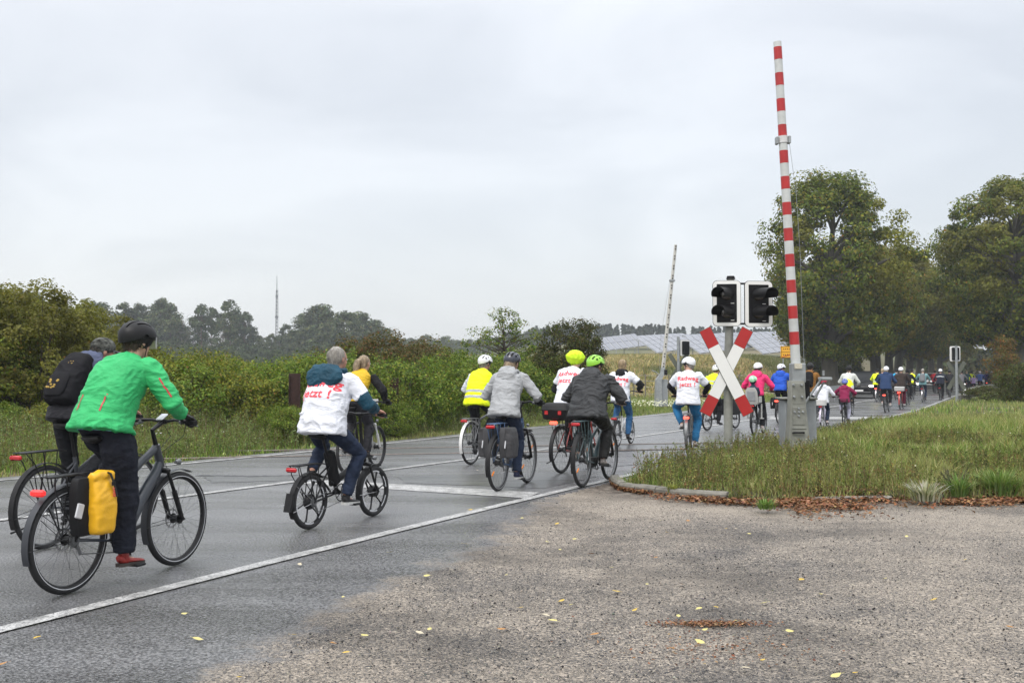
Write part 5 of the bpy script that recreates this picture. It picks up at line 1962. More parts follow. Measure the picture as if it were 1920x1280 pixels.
def foldbat(root, g, rkz):
    MB().box((0.345, 0, 0.56), (0.085, 0.10, 0.36), Matrix.Rotation(-0.30, 3, 'Y'), bev=0.02).build('battery', BPL, root)
    MB().prism([(-0.255, 0.36), (-0.31, 0.20), (-0.335, 0.20), (-0.29, 0.37)], -0.04, 0.04).build('mud_flap', BPL, root, smooth=False)
    MB().ell((0.0, 0, 0.262), (0.075, 0.05, 0.075)).build('hub_motor', BLK, root)
# --- 3 man in white T-shirt over a teal jacket on the folding e-bike
TEAL = cloth('teal_shell', (0.012, 0.055, 0.088), 0.55, var=0.2, bump=0.2)
rider('tee1', (580, 992), (706, 966),
      dict(name='folding_bicycle', det=2, r=0.262, tyre=0.026, wb=1.05, style='fold', rwheel='mag', fwheel='mag', frame=BLK, sz=0.90, sx=0.19, hz=1.07, bb=(0.42, 0.315), barx=0.80, sweep=0.03, phase=42, rackz=0.62, rackx=(-0.24, 0.12), tail='rack', guard_end=3.65, darkdrive=True, staysteel=True, rim=BLK, seattube=0.34, headtube=0.12, extra=foldbat),
      dict(det=2, top=WHT, topname='t_shirt', lean=20, trousers=DENIM, sleeve=0.42, undersleeve=TEAL, us0=0.58, usr=1.12, hair=('short', GREYH), skin=SKIN2, hood=TEAL, hoodsize=1.12, hoodw=1.35, hem=-0.16, flare=1.10, thick=1.16, belly=True, fold=0.026, foldf=(6, 3, 9), text=('Radweg', 'jetzt !'), textpos=((0.70, 0.125), (0.49, 0.125)), yaw=-12, shoe=SHOEB, sole=SOLEW, seed=3, glasses=True, kneeout=0.45, torso=0.53, shoulder=0.20),
      'black folding electric bicycle with six-spoke wheels', 'grey-haired man in a white T-shirt printed Radweg jetzt over a teal jacket')

# --- 4 woman in the yellow vest
YV = cloth('mustard_vest', (0.62, 0.40, 0.025), 0.6, var=0.1)
WHITEF = M('white_lacquer', (0.68, 0.68, 0.67), 0.3, coat=0.5, var=0.05)
def clipboard(root, g, rkz):
    MB().box((g['barx'] + 0.05, 0, g['hz'] - 0.02), (0.02, 0.20, 0.15), Matrix.Rotation(0.3, 3, 'Y'), bev=0.005).build('handlebar_bag', WHITEF, root)
rider('ponytail', (650, 888), (704, 877),
      dict(det=2, r=0.335, tyre=0.026, wb=1.06, style='trek', frame=BLK, fork=WHITEF, suspension=True, sz=0.99, hz=1.04, sweep=0.03, gripy=0.30, rack=False, tail=None, guard=False, phase=60, disc=True, rim=BLK, extra=clipboard, darkdrive=True),
      dict(det=2, top=YV, topname='vest', lean=39, trousers=cloth('dark_grey_leggings', (0.03, 0.03, 0.035)), sleeve=0, undersleeve=cloth('black_jersey', (0.013, 0.013, 0.015)), us0=0.0, usr=1.06, hair=('pony', BLONDH), hem=-0.05, shoulder=0.172, thick=0.92, fold=0.012, foldf=(3, 3, 26), yaw=-18, shoe=SHOEB, collar=True, glove=M('black_glove', (0.02, 0.02, 0.02), 0.6), seed=4, torso=0.54),
      'black mountain bicycle with a white suspension fork', 'woman with a long ash-blond ponytail in a mustard yellow vest and black sleeves')

# --- 5 man with white helmet and hi-vis vest
HELW = M('white_helmet', (0.75, 0.76, 0.78), 0.22, coat=0.7, var=0.04)
rider('hivis1', (883, 871), None,
      dict(det=2, r=0.352, style='trek', frame=GREYM, sz=0.97, rackmat=STEEL, guardmat=WHITEF, phase=-150, rim=STEEL, tail='rack', staysteel=True, rackx=(-0.22, 0.14)),
      dict(det=2, top=HIVIS, topname='reflective_vest', lean=28, trousers=BLKT, sleeve=0, undersleeve=cloth('pale_shirt', (0.55, 0.57, 0.62)), us0=0.0, usr=1.15, helmet=('vent', HELW), hair=('short', GREYH), skin=SKIN2, hem=-0.18, thick=1.10, flare=1.03, stripes=(0.02, 0.20), fold=0.014, yaw=-20, seed=5, torso=0.52),
      'silver trekking bicycle with white mudguard and silver rack, left of the grey jacket', 'man in a white helmet and fluorescent yellow vest with two grey stripes', head_deg=25)

# --- 6 woman in grey jacket
LGREY = cloth('light_grey_shell', (0.34, 0.35, 0.36), 0.6, var=0.1)
BLUF = M('steel_blue_frame', (0.07, 0.13, 0.25), 0.3, coat=0.4)
rider('grey', (934, 920.5), (988, 905),
      dict(det=2, r=0.355, tyre=0.024, style='step', frame=BLUF, rackmat=BLUF, sz=0.95, hz=1.10, phase=8, refl=ORNG, tail='rack', rackz=0.86, rackx=(-0.24, 0.16), stripe=True, suspension=True, fork=BLK, darkdrive=True),
      dict(det=2, top=LGREY, lean=27, trousers=DENIM, helmet=('vent', M('dark_blue_helmet', (0.03, 0.035, 0.05), 0.3, coat=0.5)), hair=('long', BLONDH), hood=LGREY, hoodsize=0.92, hem=-0.20, flare=1.12, thick=1.02, hemband=cloth('grey_trim', (0.24, 0.25, 0.26)), fold=0.022, yaw=-8, seed=6, shoe=M('navy_shoe', (0.02, 0.025, 0.06), 0.7), sole=SOLEW, shoulder=0.178, glove=M('black_glove', (0.02, 0.02, 0.02), 0.6)),
      'blue city bicycle with two dark grey panniers', 'woman in a light grey hooded jacket and dark helmet, blond hair below it')
PGY = M('charcoal_canvas', (0.045, 0.045, 0.048), 0.85, var=0.2, bump=0.4)
pannier('grey', 0.075, PGY, PGY, 'charcoal pannier on the right of the blue bicycle', size=(0.30, 0.16, 0.38), pos=(0.0, 0.62), roll=False)
pannier('grey', 0.075, PGY, PGY, 'charcoal pannier on the left of the blue bicycle', size=(0.30, 0.16, 0.38), pos=(0.0, 0.62), roll=False, sg=1)

# --- 7 lime rain cover and top box
LIME = cloth('fluorescent_lime', (0.62, 0.92, 0.03), 0.5, var=0.06)
def topbox(root, g, rkz):
    m_ = MB()
    x0, z0 = -0.10, rkz + 0.012
    rg = []
    for zz, k in ((0, .84), (0.02, .92), (0.13, 1.0), (0.145, 1.03), (0.155, 1.0), (0.20, 0.97), (0.235, 0.85), (0.245, 0.7)):
        rg.append([Vector((x0 + 0.19 * k * a, 0.20 * k * b, z0 + zz)) for a, b in ((-1, -.75), (-.85, -1), (.85, -1), (1, -.75), (1, .75), (.85, 1), (-.85, 1), (-1, .75))])
    m_.rings(rg)
    m_.build('top_box', BPL, root)
    for y in (-0.11, 0.11):
        MB().box((x0 - 0.19, y, z0 + 0.10), (0.016, 0.055, 0.06), bev=0.006).build('red_reflector', REDR, root)
REDF = M('red_lacquer', (0.35, 0.03, 0.02), 0.35, coat=0.4)
rider('lime', (1053, 887), None,
      dict(det=2, r=0.352, style='trek', frame=REDF, rackmat=BLK, sz=1.0, phase=-90, extra=topbox, tailmat=REDON, guard=True, rackz=0.80, stand=True, guardmat=BLK, rim=BLK),
      dict(det=2, top=WHT, topname='t_shirt', lean=28, trousers=BLKT, sleeve=0.42, undersleeve=BLKT, hat=('cover', LIME), hair=('short', BRNH), hem=-0.20, thick=1.02, text=('Radweg', 'jetzt !'), textpos=((0.70, 0.115), (0.48, 0.115)), fold=0.018, seed=7, yaw=-5, torso=0.53),
      'red framed bicycle carrying a black top box with red reflectors', 'person in a white printed T-shirt and a puffy lime-yellow helmet rain cover', head_deg=29)

# --- 8 dark raincoat
DKC = cloth('charcoal_raincoat', (0.045, 0.047, 0.05), 0.55, var=0.15)
HELG = M('lime_green_helmet', (0.28, 0.62, 0.05), 0.3, coat=0.5, var=0.06)
TEALF = M('grey_teal_frame', (0.06, 0.10, 0.11), 0.35, coat=0.3)
rider('coat', (1092, 913.5), (1139, 900),
      dict(det=2, r=0.355, tyre=0.024, style='ebike', fat=1.4, frame=TEALF, rackmat=TEALF, sz=0.92, hz=1.08, phase=75, refl=ORNG, tail='rack', rackz=0.87, rackx=(-0.22, 0.14), motor=True, suspension=True, fork=BLK, guardmat=BPL, darkdrive=True),
      dict(det=2, top=DKC, topname='raincoat', lean=28, bulk=1.15, trousers=cloth('black_rain_trousers', (0.018, 0.018, 0.018), 0.5), leg=1.15, helmet=('vent', HELG), hair=('short', BRNH), hood=DKC, hoodsize=1.05, hem=-0.22, flare=1.10, thick=1.18, fold=0.028, yaw=-25, seed=8, shoe=SHOEG, sole=SOLEB, arm=1.2, shoulder=0.20, torso=0.50),
      'grey-green electric bicycle at the white edge line', 'stout person in a charcoal hooded raincoat and lime green vented helmet')

# --- 9 blond rider in T-shirt with black sleeves
BLKJ = cloth('black_jersey', (0.013, 0.013, 0.015))
rider('blond', (1158, 838), (1192, 830),
      dict(name='folding_bicycle', det=1, r=0.262, tyre=0.022, wb=1.02, style='fold', frame=WHITEF, sz=0.95, sx=0.22, bb=(0.42, 0.30), hz=1.12, barx=0.80, rackz=0.62, seattube=0.34, headtube=0.12, phase=10, rackmat=GREYM, rim=STEEL),
      dict(det=2, vox=0.013, top=WHT, topname='t_shirt', lean=12, trousers=DENIM2, sleeve=0.42, undersleeve=BLKJ, us0=0.57, usr=1.1, hair=('bob', LBLH), hood=BLKJ, hoodsize=0.75, hem=-0.22, text=('Radweg', 'jetzt !'), textpos=((0.66, 0.105), (0.44, 0.105)), fold=0.018, seed=9, elbow=1.2),
      'small-wheeled folding bicycle with a pale frame', 'blond person in a white printed T-shirt with black sleeves and black neck scarf')

# --- 10 white helmet T-shirt, seen from right behind
rider('tee3', (1289, 851), (1302, 838),
      dict(det=1, r=0.35, style='trek', frame=GREYM, sz=0.95, phase=-8, tail='low', tailmat=REDON, rack=True, rackmat=GREYM, guardmat=GREYM, rim=STEEL),
      dict(det=2, vox=0.013, top=WHT, topname='t_shirt', lean=14, trousers=cloth('bright_blue_jeans', (0.025, 0.15, 0.32), 0.85, var=0.25), sleeve=0.48, undersleeve=BLKJ, us0=0.66, usr=1.1, hair=('short', GREYH), helmet=('holes', HELW), hem=-0.24, thick=1.12, flare=1.08, text=('Radweg', 'jetzt !'), textpos=((0.68, 0.115), (0.45, 0.115)), yaw=62, shoe=SHOEP, sole=SOLEB, fold=0.02, seed=10, kneeout=0.5, leg=1.12, elbow=1.6, glasses=False),
      'slim grey bicycle seen from straight behind, its small red tail light lit', 'person in a white helmet, white printed T-shirt and bright blue jeans, head turned left')

# --- 11 cargo bike behind the cross
def cargo(root, g, rkz):
    f = MB()
    f.box((1.12, 0, 0.42), (0.62, 0.50, 0.06), bev=0.02)
    for x, sx_ in ((0.82, 1), (1.42, 1)):
        f.box((x, 0, 0.62), (0.03, 0.50, 0.40), bev=0.01)
    for y in (-0.25, 0.25):
        f.box((1.12, y, 0.62), (0.62, 0.03, 0.40), bev=0.01)
    f.tube([(1.40, -0.25, 0.80), (1.50, -0.2, 0.95), (1.50, 0.2, 0.95), (1.40, 0.25, 0.80)], 0.012, 6)
    f.build('cargo_box', BPL, root)
rider('cargo', (1326, 807.5), (1377, 803),
      dict(name='cargo_bicycle', det=1, r=0.27, tyre=0.026, wb=1.62, style='step', frame=BLK, sz=0.93, bb=(0.42, 0.30), barx=0.80, hz=1.06, phase=30, rack=False, tail=None, extra=cargo, rim=GREYM, headtube=0.1),
      dict(det=1, top=HIVIS, topname='reflective_vest', lean=30, trousers=BLKT, sleeve=0, undersleeve=HIVIS, us0=0.0, usr=1.15, hair=('short', BRNH), helmet=('vent', HELW), stripes=(0.25, 0.45), hem=-0.1, seed=11, thick=1.05),
      'black cargo bicycle partly hidden by the red and white cross', 'person in a fluorescent yellow jacket and white helmet behind the red and white cross')

# --- 12 pink jacket with child seat
PNK = cloth('pink_jacket', (0.72, 0.035, 0.16), 0.6, var=0.08)
def childseat(root, g, rkz):
    m_ = MB()
    LG = M('light_grey_plastic', (0.42, 0.42, 0.40), 0.45, var=0.08)
    x0, z0 = -0.06, rkz
    for y0, r0 in ((0, 0),):
        rg = []
        for zz, w, d in ((0.0, 0.13, 0.05), (0.06, 0.16, 0.07), (0.20, 0.155, 0.05), (0.33, 0.14, 0.04), (0.41, 0.09, 0.03)):
            rg.append([Vector((x0 - 0.16 - zz * 0.22 + d * math.cos(2 * PI * k / 14) * (0.5 if math.cos(2 * PI * k / 14) < 0 else 0.3), w * math.sin(2 * PI * k / 14), z0 + zz)) for k in range(14)])
        m_.rings(rg)
    m_.box((x0, 0, z0 + 0.03), (0.34, 0.26, 0.05), bev=0.02)
    for y in (-0.17, 0.17):
        m_.box((x0 - 0.02, y, z0 + 0.12), (0.28, 0.025, 0.16), bev=0.012)
        m_.box((x0 + 0.12, y, z0 - 0.16), (0.09, 0.025, 0.36), bev=0.012)
        m_.box((x0 + 0.15, y, z0 - 0.34), (0.16, 0.08, 0.02), bev=0.006)
    s_ = m_.build('child_seat', LG, root)
    pd_ = MB().box((x0 - 0.235, 0, z0 + 0.20), (0.02, 0.19, 0.24), Matrix.Rotation(-0.2, 3, 'Y'), bev=0.008)
    pd_.build('seat_back_recess', M('mid_grey_plastic', (0.28, 0.29, 0.30), 0.5), s_)
rider('pink', (1414, 817), (1438, 811),
      dict(det=1, r=0.35, style='step', frame=BLK, sz=0.94, phase=15, extra=childseat, rack=True, rackz=0.76, suspension=True, fork=BLK, guardmat=BPL, tyre=0.026),
      dict(det=2, vox=0.014, top=PNK, lean=26, trousers=cloth('black_leggings', (0.014, 0.014, 0.016)), helmet=('holes', HELW), hood=PNK, hoodsize=0.95, hair=('short', BRNH), shoulder=0.175, hem=-0.12, flare=1.04, shoe=SHOEP, sole=SOLEW, seed=12, yaw=-12, pitch=8, fold=0.02),
      'bicycle with a light grey child seat on its rack', 'person in a bright pink hooded jacket and white helmet')
def child_in_seat():
    R_ = RIDERS['pink']
    t = thing('person', 'small child in a green and white helmet sitting in the grey child seat', 'person', R_['loc'], R_['rz'])
    z0 = R_['g']['rkz']
    m_ = MB()
    c = Vector((-0.09, 0, z0 + 0.13))
    m_.rings([ring_at(c + Vector((0, 0, h)), (0, 0, 1), w, d, 12) for h, w, d in ((-0.02, 0.10, 0.09), (0.1, 0.11, 0.085), (0.26, 0.115, 0.08), (0.33, 0.05, 0.05))])
    m_.ell(c + Vector((0.01, 0, 0.43)), (0.078, 0.068, 0.085))
    for sg in (-1, 1):
        m_.tube([c + Vector((0, sg * 0.11, 0.27)), c + Vector((0.06, sg * 0.14, 0.14)), c + Vector((0.16, sg * 0.09, 0.10))], [0.036, 0.03, 0.022], 8)
        m_.tube([c + Vector((0, sg * 0.06, 0.0)), c + Vector((0.20, sg * 0.09, 0.0)), c + Vector((0.21, sg * 0.10, -0.2)), c + Vector((0.27, sg * 0.10, -0.22))], [0.055, 0.045, 0.035, 0.03], 8)
    job(m_, 'body', cloth('navy_child_suit', (0.03, 0.04, 0.07)), t, 0.016, 2)
    Hm = Matrix.Translation(c + Vector((0.01, 0, 0.43)))
    helmet(t, Hm, 'holes', M('green_white_helmet', (0.32, 0.6, 0.38), 0.3, coat=0.5, var=0.6, scale=14), s=0.93)
    MB().ell(c + Vector((0.06, 0, 0.415)), (0.035, 0.045, 0.055)).build('face', SKIN, t)
child_in_seat()

# --- 13 blue jacket
rider('blue', None or (1459, 0), None,
      dict(det=1, style='trek', frame=BLK, sz=0.96, phase=-60, tail='low', tailmat=REDON, guardmat=BPL),
      dict(det=1, top=cloth('royal_blue_jacket', (0.018, 0.09, 0.50), 0.6), lean=20, trousers=BLKT, helmet=('vent', HELW), hood=cloth('royal_blue_jacket', (0.018, 0.09, 0.50)), hair=('short', BRNH), seed=13, yaw=-40, hem=-0.12, thick=1.08),
      'black bicycle beside the barrier post, ridden by the royal blue jacket', 'person in a royal blue jacket and white helmet just left of the barrier', depth=31.5)
pannier('blue', 0.075, BTP, BTP, 'small black pannier on the left of the bicycle beside the barrier post', size=(0.28, 0.15, 0.34), pos=(0.0, 0.62), roll=False, sg=1)
# --- 14 brown jacket with backpack
BRJ = cloth('ochre_brown_jacket', (0.22, 0.10, 0.02), 0.7)
rider('brown', (1514, 0), None,
      dict(det=1, style='trek', frame=BLK, sz=0.97, phase=60, tail='low'),
      dict(det=1, top=BRJ, lean=16, trousers=BLKT, helmet=('holes', HELB), hood=BRJ, hoodsize=0.9, hair=('short', BRNH), seed=14, thick=1.08),
      'dark bicycle hidden behind the barrier machine', 'person in an ochre brown jacket and black helmet just right of the barrier', depth=31)
backpack(RIDERS['brown'], M('black_nylon', (0.02, 0.02, 0.022), 0.7), 'black backpack on the ochre brown jacket beside the barrier', RIDERS['brown']['loc'], RIDERS['brown']['rz'], det=1, size=0.95, off=0.06)
# --- 15, 16 children
PURW = M('lilac_white_lacquer', (0.55, 0.5, 0.62), 0.3, coat=0.4)
WHJ = cloth('white_child_jacket', (0.70, 0.71, 0.76), 0.7)
rider('kid_white', (1541, 801), (1557, 797),
      dict(name='child_bicycle', det=1, style='step', frame=PURW, guardmat=PURW, sz=0.90, hz=1.08, phase=10, basket=WHITEF, basketsolid=True, rackz=0.78, tail='rack', tailmat=REDR, rim=WHITEF, spokemat=STEEL),
      dict(det=1, top=WHJ, lean=16, trousers=DENIM, helmet=('holes', M('red_helmet', (0.45, 0.04, 0.08), 0.3, coat=0.5)), hood=WHJ, hoodsize=0.9, hair=('bob', BRNH), seed=15, shoulder=0.17, thick=1.0, shoe=SHOEP, head=1.18, helms=1.0, yaw=-10, flare=1.1),
      'small lilac child bicycle with a white rear basket', 'child in a white hooded jacket and red helmet', scale=0.78)
MAR = cloth('maroon_jacket', (0.25, 0.02, 0.075), 0.65)
rider('kid_maroon', (1582, 797), (1596, 793),
      dict(name='child_bicycle', det=1, style='trek', frame=BLK, sz=0.90, hz=1.08, phase=15, basket=BLK, rackz=0.80, tail=None, guard=False, rim=BLK),
      dict(det=1, top=MAR, lean=14, trousers=cloth('pale_lilac_trousers', (0.42, 0.42, 0.52)), helmet=('vent', M('blue_pink_helmet', (0.15, 0.2, 0.55), 0.3, coat=0.5)), hood=MAR, hoodsize=0.95, hair=('short', BRNH), seed=16, shoulder=0.17, head=1.15, elbow=1.6, flare=1.08),
      'small dark child bicycle with a black rear basket', 'child in a maroon hooded jacket with elbows out', scale=0.76)
# --- farther riders: (key, px, depth, bike params, person params, labels)
def far(key, px, depth, bp, pq, bl, pl, scale=1.0, det=1, **k):
    bp = dict(dict(det=det if depth < 50 else 0, style='trek', frame=BLK, sz=0.95, phase=(hash(key) * 0 + len(key) * 47) % 360), **bp)
    pq = dict(dict(det=1 if depth < 50 else 0, top=BLKJ, lean=18, trousers=BLKT, seed=len(key) + depth, hair=('short', BRNH)), **pq)
    return rider(key, (px, 0), None, bp, pq, bl, pl, scale=scale, depth=depth, **k)
far('white_yellow', 1588, 37.5, dict(rack=False), dict(top=cloth('off_white_jacket', (0.6, 0.62, 0.58)), helmet=('vent', HELB), hair=('lowpony', BRNH), shoulder=0.18), 'dark bicycle ahead of the maroon child', 'person in an off-white jacket with a dark ponytail under a black helmet')
def vest_over(key, label):
    R_ = RIDERS[key]
    m_ = MB()
    sp, tn = R_['spine'], R_['tan']
    m_.rings([ring_at(sp(s) + Vector((-0.02, 0, 0)), tn(s), w, d, 16) for s, w, d in ((-0.25, 0.19, 0.18), (0.1, 0.19, 0.175), (0.4, 0.18, 0.165), (0.5, 0.10, 0.16))])
    m_.build('reflective_vest', HIVIS, R_['root'])
vest_over('white_yellow', 'yellow vest')
far('navy', 1659, 40.5, dict(tail='low', tailmat=REDON, phase=80), dict(top=cloth('navy_jacket', (0.025, 0.05, 0.12)), helmet=('holes', HELW), trousers=cloth('anthracite_trousers', (0.03, 0.03, 0.035)), hair=('bob', LBLH), hem=-0.26, flare=1.08, thick=1.1, shoe=SHOEP, sole=SOLEW, hood=cloth('navy_jacket', (0.025, 0.05, 0.12)), hoodsize=0.8), 'bicycle with a red tail light under the long navy jacket', 'person in a long navy jacket and white helmet, blond hair at the neck')
def greybox(root, g, rkz):
    m_ = MB().box((-0.12, 0, rkz + 0.11), (0.30, 0.38, 0.20), taper=1.08, bev=0.03)
    m_.build('rear_box', M('pale_grey_plastic', (0.42, 0.42, 0.41), 0.5), root)
    MB().box((-0.24, 0.05, rkz - 0.06), (0.03, 0.05, 0.05), bev=0.01).build('tail_light', REDON, root)
far('brownbox', 1687, 44.5, dict(extra=greybox, frame=REDF, guardmat=REDF, tail='rack', tailmat=REDON, phase=10), dict(top=cloth('dark_brown_jacket', (0.035, 0.025, 0.022)), helmet=('holes', HELW), trousers=cloth('wine_trousers', (0.10, 0.012, 0.03)), shoe=SHOEP, thick=1.08, hem=-0.2), 'red bicycle with a pale grey rear box and two lit tail lights', 'person in a dark brown jacket, wine-red trousers and white helmet')
far('hv2', 1643, 56.5, dict(tail='rack', tailmat=REDON, guardmat=STEEL), dict(top=HIVIS, topname='reflective_vest', hem=-0.25, stripes=(0.05, 0.25), yaw=0, hat=('cap', BLKJ), thick=1.1), 'bicycle ridden by the yellow vest beside the black car', 'person in a yellow reflective vest riding beside the black car')
far('darkblond', 1652.5, 52, dict(), dict(top=cloth('dark_green_jacket', (0.02, 0.03, 0.02)), hair=('short', LBLH)), 'dark bicycle between the yellow vest and the long navy jacket', 'light-haired person in a dark green jacket behind the long navy jacket')
far('lightblue', 1679, 60, dict(), dict(top=cloth('grey_hoodie', (0.2, 0.2, 0.22)), hat=('cap', BLKJ)), 'dark bicycle under the sky-blue backpack', 'person in a grey top and black cap carrying the sky-blue backpack')
backpack(RIDERS['lightblue'], cloth('sky_blue_nylon', (0.03, 0.35, 0.62)), 'sky-blue backpack in the middle of the group', RIDERS['lightblue']['loc'], RIDERS['lightblue']['rz'], det=0, size=1.15, off=0.05)
far('blackhood', 1699.5, 50.5, dict(phase=100), dict(top=BLKJ, hat=('hoodup', BLKJ), thick=1.1, hem=-0.2, lean=24), 'dark bicycle right of the red one with the box', 'person in black with a raised hood beside the yellow vest')
far('hv3', 1708.5, 61, dict(), dict(top=HIVIS, topname='reflective_vest', sleeve=0, undersleeve=BLKJ, us0=0, usr=1.2, hat=('cap', BLKJ), hem=-0.2, stripes=(0.2, 0.4)), 'bicycle of the black-sleeved rider in the yellow vest', 'person in a yellow vest with black sleeves, middle of the far group')
far('greypack', 1729, 55.5, dict(frame=STEEL, guardmat=STEEL, phase=-10), dict(top=cloth('pale_teal_jacket', (0.16, 0.30, 0.32)), trousers=DENIM, hair=('short', GREYH), elbow=1.4, lean=10), 'silver city bicycle under the grey backpack', 'grey-haired person in a pale teal jacket and jeans')
backpack(RIDERS['greypack'], cloth('grey_nylon', (0.16, 0.17, 0.18)), 'grey backpack over the pale teal jacket', RIDERS['greypack']['loc'], RIDERS['greypack']['rz'], det=0, size=0.95, off=0.06)
far('navywhite', 1762, 58.5, dict(phase=-20), dict(top=cloth('black_navy_jacket', (0.015, 0.018, 0.032)), helmet=('holes', HELW), thick=1.14, trousers=BLKT, stripes=(0.6,), hem=-0.2), 'dark bicycle left of the far crossing cross', 'person in a black-navy jacket with one pale stripe and white helmet')
far('redj', 1752, 80, dict(), dict(top=cloth('red_jacket', (0.35, 0.02, 0.03)), helmet=('holes', HELB)), 'bicycle of the red-jacketed rider near the white car', 'person in a red jacket in front of the white car')
far('crossblack', 1779, 66, dict(), dict(top=BLKJ, helmet=('holes', HELB), lean=25, thick=1.1), 'dark bicycle behind the far cross', 'person in black riding behind the far crossing cross')
far('greyj', 1802, 74, dict(), dict(top=cloth('mid_grey_jacket', (0.12, 0.12, 0.13)), lean=28, helmet=('holes', HELB)), 'bicycle just right of the far signal pole', 'person in a mid-grey jacket just right of the far signal pole')
far('tealj', 1812, 88, dict(), dict(top=cloth('dark_teal_jacket', (0.02, 0.06, 0.07)), hair=('short', LBLH)), 'bicycle under the dark teal jacket', 'light-haired person in a dark teal jacket in the far group')
far('hv4', 1820, 96, dict(), dict(top=HIVIS, hat=('cap', BLKJ)), 'bicycle of the farthest yellow jacket', 'farthest person in a fluorescent yellow jacket')
far('lilac', 1825, 84, dict(phase=50), dict(top=cloth('lilac_jacket', (0.38, 0.28, 0.48)), hair=('bob', BRNH)), 'small bicycle under the lilac jacket', 'child in a lilac jacket in the far group', scale=0.8)
far('bluew', 1837, 90, dict(), dict(top=cloth('denim_blue_jacket', (0.05, 0.09, 0.25)), helmet=('holes', HELW)), 'bicycle under the denim blue jacket', 'person in a denim blue jacket and bright white helmet in the far group')
far('navy2', 1850, 98, dict(tail='low', tailmat=REDON), dict(top=cloth('navy_purple_jacket', (0.03, 0.02, 0.10)), hat=('cap', M('orange_cap', (0.4, 0.1, 0.03), 0.7))), 'bicycle with a red light under the orange cap rider', 'person in a purple-navy jacket and orange cap in the far group')
far('dark3', 1859, 93, dict(), dict(top=cloth('grey_black_jacket', (0.025, 0.025, 0.03)), helmet=('holes', HELW)), 'bicycle next to the orange cap rider', 'person in a grey-black jacket and white helmet beside the orange cap')
far('last', 1878, 104, dict(frame=REDF, tail='low', tailmat=REDON), dict(top=cloth('white_jacket', (0.6, 0.6, 0.62)), lean=25), 'red bicycle at the far right end of the group', 'person in a white jacket at the far right end of the group')

# ================================================================ LEVEL CROSSING EQUIPMENT
WHB = M('barrier_white', (0.52, 0.54, 0.53), 0.4, var=0.08, scale=5, dirt=0.25)
RDB = M('barrier_red', (0.40, 0.018, 0.020), 0.4, var=0.12, scale=6, dirt=0.15)
GALV = M('galvanised_steel', (0.30, 0.32, 0.33), 0.5, metal=0.35, var=0.15, scale=8, dirt=0.35)
GALVD = M('weathered_grey_paint', (0.20, 0.205, 0.18), 0.65, var=0.22, scale=6, dirt=0.6, bump=0.2)
PALE = M('pale_grey_paint', (0.25, 0.27, 0.285), 0.5, var=0.1, scale=5, dirt=0.3)
SIGW = M('sign_white', (0.76, 0.76, 0.74), 0.45, var=0.03, scale=3, dirt=0.08)
SIGR = M('sign_red', (0.40, 0.014, 0.014), 0.4, var=0.08, scale=4, dirt=0.08)
SIGB = M('signal_black', (0.008, 0.008, 0.009), 0.5, var=0.2, spec=0.15)
GRNG = M('grey_green_sign_back', (0.105, 0.115, 0.09), 0.6, var=0.15, dirt=0.3)

def barrier(root_label, base, ztop_off, xtop, scale_w, near):
    pass
nb0 = G(1494, 876)
t = thing('crossing_barrier', 'raised red and white striped level crossing barrier with grey drive machine in the verge', 'barrier', (nb0.x, nb0.y, 0.06))
def Lp(px, py, dy=0.0):
    """point of the near barrier's own plane relative to its base"""
    p = D(px, py, nb0.y + dy)
    return p - Vector((nb0.x, nb0.y, 0.06))
top, bot = Lp(1457.5, 79), Lp(1492.5, 690)
# housing: a folded plate, wider at the foot
m_ = MB()
sec = []
for (xl, xr, y, d) in ((1470.5, 1518, 878, 0.24), (1472, 1513, 830, 0.24), (1476, 1506, 765, 0.20), (1477, 1503, 716, 0.18), (1478.5, 1501.5, 713.5, 0.165)):
    a, b = Lp(xl, y), Lp(xr, y)
    bb = 0.02
    sec.append([Vector((a.x + bb, -d / 2 - 0.1, a.z)), Vector((b.x - bb, -d / 2 - 0.1, a.z)), Vector((b.x, -d / 2 - 0.08, a.z)), Vector((b.x, d / 2 - 0.1, a.z)), Vector((a.x, d / 2 - 0.1, a.z)), Vector((a.x, -d / 2 - 0.08, a.z))])
m_.rings(sec)
hs_ = m_.build('housing', GALVD, t)
pl = MB()
for (xl, xr, ya, yb_) in ((1480, 1501, 718, 757), (1480, 1502, 762, 795)):
    a, b = Lp(xl, yb_), Lp(xr, ya)
    d0 = -0.195 if ya < 760 else -0.212
    pl.box(((a.x + b.x) / 2, d0, (a.z + b.z) / 2), (b.x - a.x, 0.014, b.z - a.z), bev=0.004)
pl.build('cover_plate', GALVD, t)
for (x, y) in ((1481, 721), (1496, 721), (1482, 743), (1496.5, 743), (1483, 771), (1490.5, 771), (1498, 771), (1490.5, 764.5), (1490.5, 778)):
    p = Lp(x, y)
    MB().cyl((p.x, -0.19 - 0.02, p.z), (p.x, -0.225 - 0.02, p.z), 0.020, 10, 0.015).build('bolt', GALV, t)
hd_ = MB()
a, b = Lp(1480, 808), Lp(1500, 808)
hd_.tube([(a.x, -0.20, a.z - 0.02), (a.x, -0.25, a.z - 0.01), (b.x, -0.25, a.z - 0.01), (b.x, -0.20, a.z - 0.02)], 0.014, 7)
hd_.build('handle', SIGB, t)
tr_ = MB()
for (ya, dd) in ((797.5, 0.0), (863, 0.0)):
    pass
a, b = Lp(1479, 799), Lp(1504, 803)
tr_.box(((a.x + b.x) / 2, -0.215, a.z - 0.02), (b.x - a.x, 0.02, 0.02), bev=0.004)
tr_.build('cover_seam', GALVD, t)
ft = MB().box((Lp(1494, 0).x, -0.05, 0.03), (0.62, 0.55, 0.08), bev=0.015)
ft.build('concrete_foot', CONC, t)
